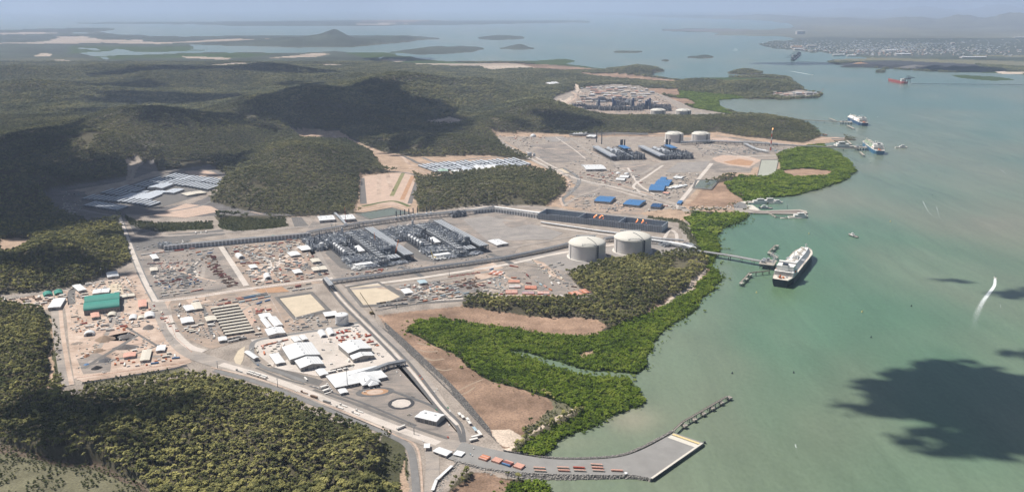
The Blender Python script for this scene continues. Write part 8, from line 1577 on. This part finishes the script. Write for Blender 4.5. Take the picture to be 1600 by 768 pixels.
for i, (x, y, z, py) in enumerate(POS[:280]):
    nm_, me = town_protos[i % 4]; o = bpy.data.objects.new('town_house', me); COL.objects.link(o); o.location = (x, y, z - .5); o.rotation_euler = (0, 0, rr.uniform(0, 3.1)); s = rr.uniform(.6, 1.2); o.scale = (s, s, rr.uniform(.9, 1.5)); tag(o, '%s roofed building %s across the bay' % (nm_, parts_[min(2, i * 3 // 280)]), 'house', 'buildings of the distant town')
b = MB()
for x, y, z, py in POS[280:]: b.box(x, y, z - .5, rr.uniform(12, 30), rr.uniform(10, 18), rr.uniform(5, 10), rr.choice((0, 1, 2, 2)), rr.uniform(0, 3))
b.build('town_roofs', [M_WHITE, M_CRM, M_CROOF], kind='stuff', label='mass of small roofs of the distant town')
for x, y, w, d, h, m, lb in ((1244,75,160,70,22,mat('ore_orange', (.62,.36,.18), .9, .1, .01),'orange topped storage shed on the far town wharf'),(1247,78,120,50,16,M_WHITE,'white wharf shed below the orange one'),(1268,73,150,60,18,M_CRM,'long cream warehouse on the far town wharf'),(1250,54,170,90,70,M_WHITE,'bright white silos standing far beyond the town'),(1310,87,150,40,14,M_WHITE,'white sheds on the spit below the town'),(1330,88,110,40,12,M_WHITE,'second white shed on the spit below the town'),(1390,81,190,90,20,M_WHITE,'large white shed in the town centre'),(1520,91,300,60,14,M_WHITE,'long white industrial shed right of the town'),(1410,86,200,60,14,M_WHITE,'broad white shed on the town flats'),(1592,60,200,60,20,M_WHITE,'white works far right beyond the town'),(1488,70,50,40,30,M_CRM,'pale tower block on the town hill')):
    c = U(x, y); b = MB(); b.gwall(0, 0, 0, w, d, h, 5, 0, 'x'); o = b.build('wharf_shed', M_WALL, loc=c, rz=.1, label=lb, cat='shed'); b = MB(); b.gable(0, 0, 0, w, d, h, 5, 0, 'x', 1); b.build('roof', m, o)
for i in range(7): pile(1340 + i * 30, 104 + i * .5, 200, 70, 26, M_BLK if i != 3 else M_CRUSH, 'dark coal heap, %s from the left along the far shore' % nn[i])
pile(1344,99.5,90,30,16,M_ORANGE,'orange heap beside the far coal yard')
# ------------------------------------------------------------------ past 290 crates (or containers): the far ones become one object; repeats get labels of their own
def merge_far(cat, name, label, keep=290):
    L = [o for o in COL.objects if o.parent is None and o.get('category') == cat and o.type == 'MESH']; L.sort(key=lambda o: o.location.length)
    far_ = L[keep:]
    if not far_: return
    b = MB(); ms = []
    for o in far_:
        for m_ in o.data.materials:
            if m_ not in ms: ms.append(m_)
        k = ms.index(o.data.materials[0]); M_ = o.matrix_basis; b.add([M_ @ v.co for v in o.data.vertices], [tuple(p.vertices) for p in o.data.polygons], k)
        for ch in list(o.children): bpy.data.objects.remove(ch)
        bpy.data.objects.remove(o)
    b.build(name, ms, kind='stuff', label=label)
merge_far('crate', 'crates', 'mass of small crates spread over the farther yards'); merge_far('container', 'containers', 'mass of shipping containers on the farther yards')
byl = {}
for o in COL.objects:
    if o.parent is None and o.get('label') and o.get('category') and o.get('kind') is None: byl.setdefault(o['label'], []).append(o)
ORD = 'first second third fourth fifth sixth seventh eighth ninth tenth eleventh twelfth thirteenth fourteenth fifteenth sixteenth'.split()
for lb, L in byl.items():
    if 1 < len(L) <= 16 and len(lb.split()) <= 12:
        L.sort(key=lambda o: PX(o.location.x, o.location.y)[0])
        for i, o in enumerate(L): o['label'] = lb + ', ' + (ORD[i] + ' from the left' if i < len(L) - 1 else 'the rightmost')
from collections import Counter
print('COUNTS', Counter(o.get('category') for o in COL.objects if o.parent is None).most_common(14))
print('LONG', [o['label'] for o in COL.objects if o.get('label') and len(o['label'].split()) > 16][:6])
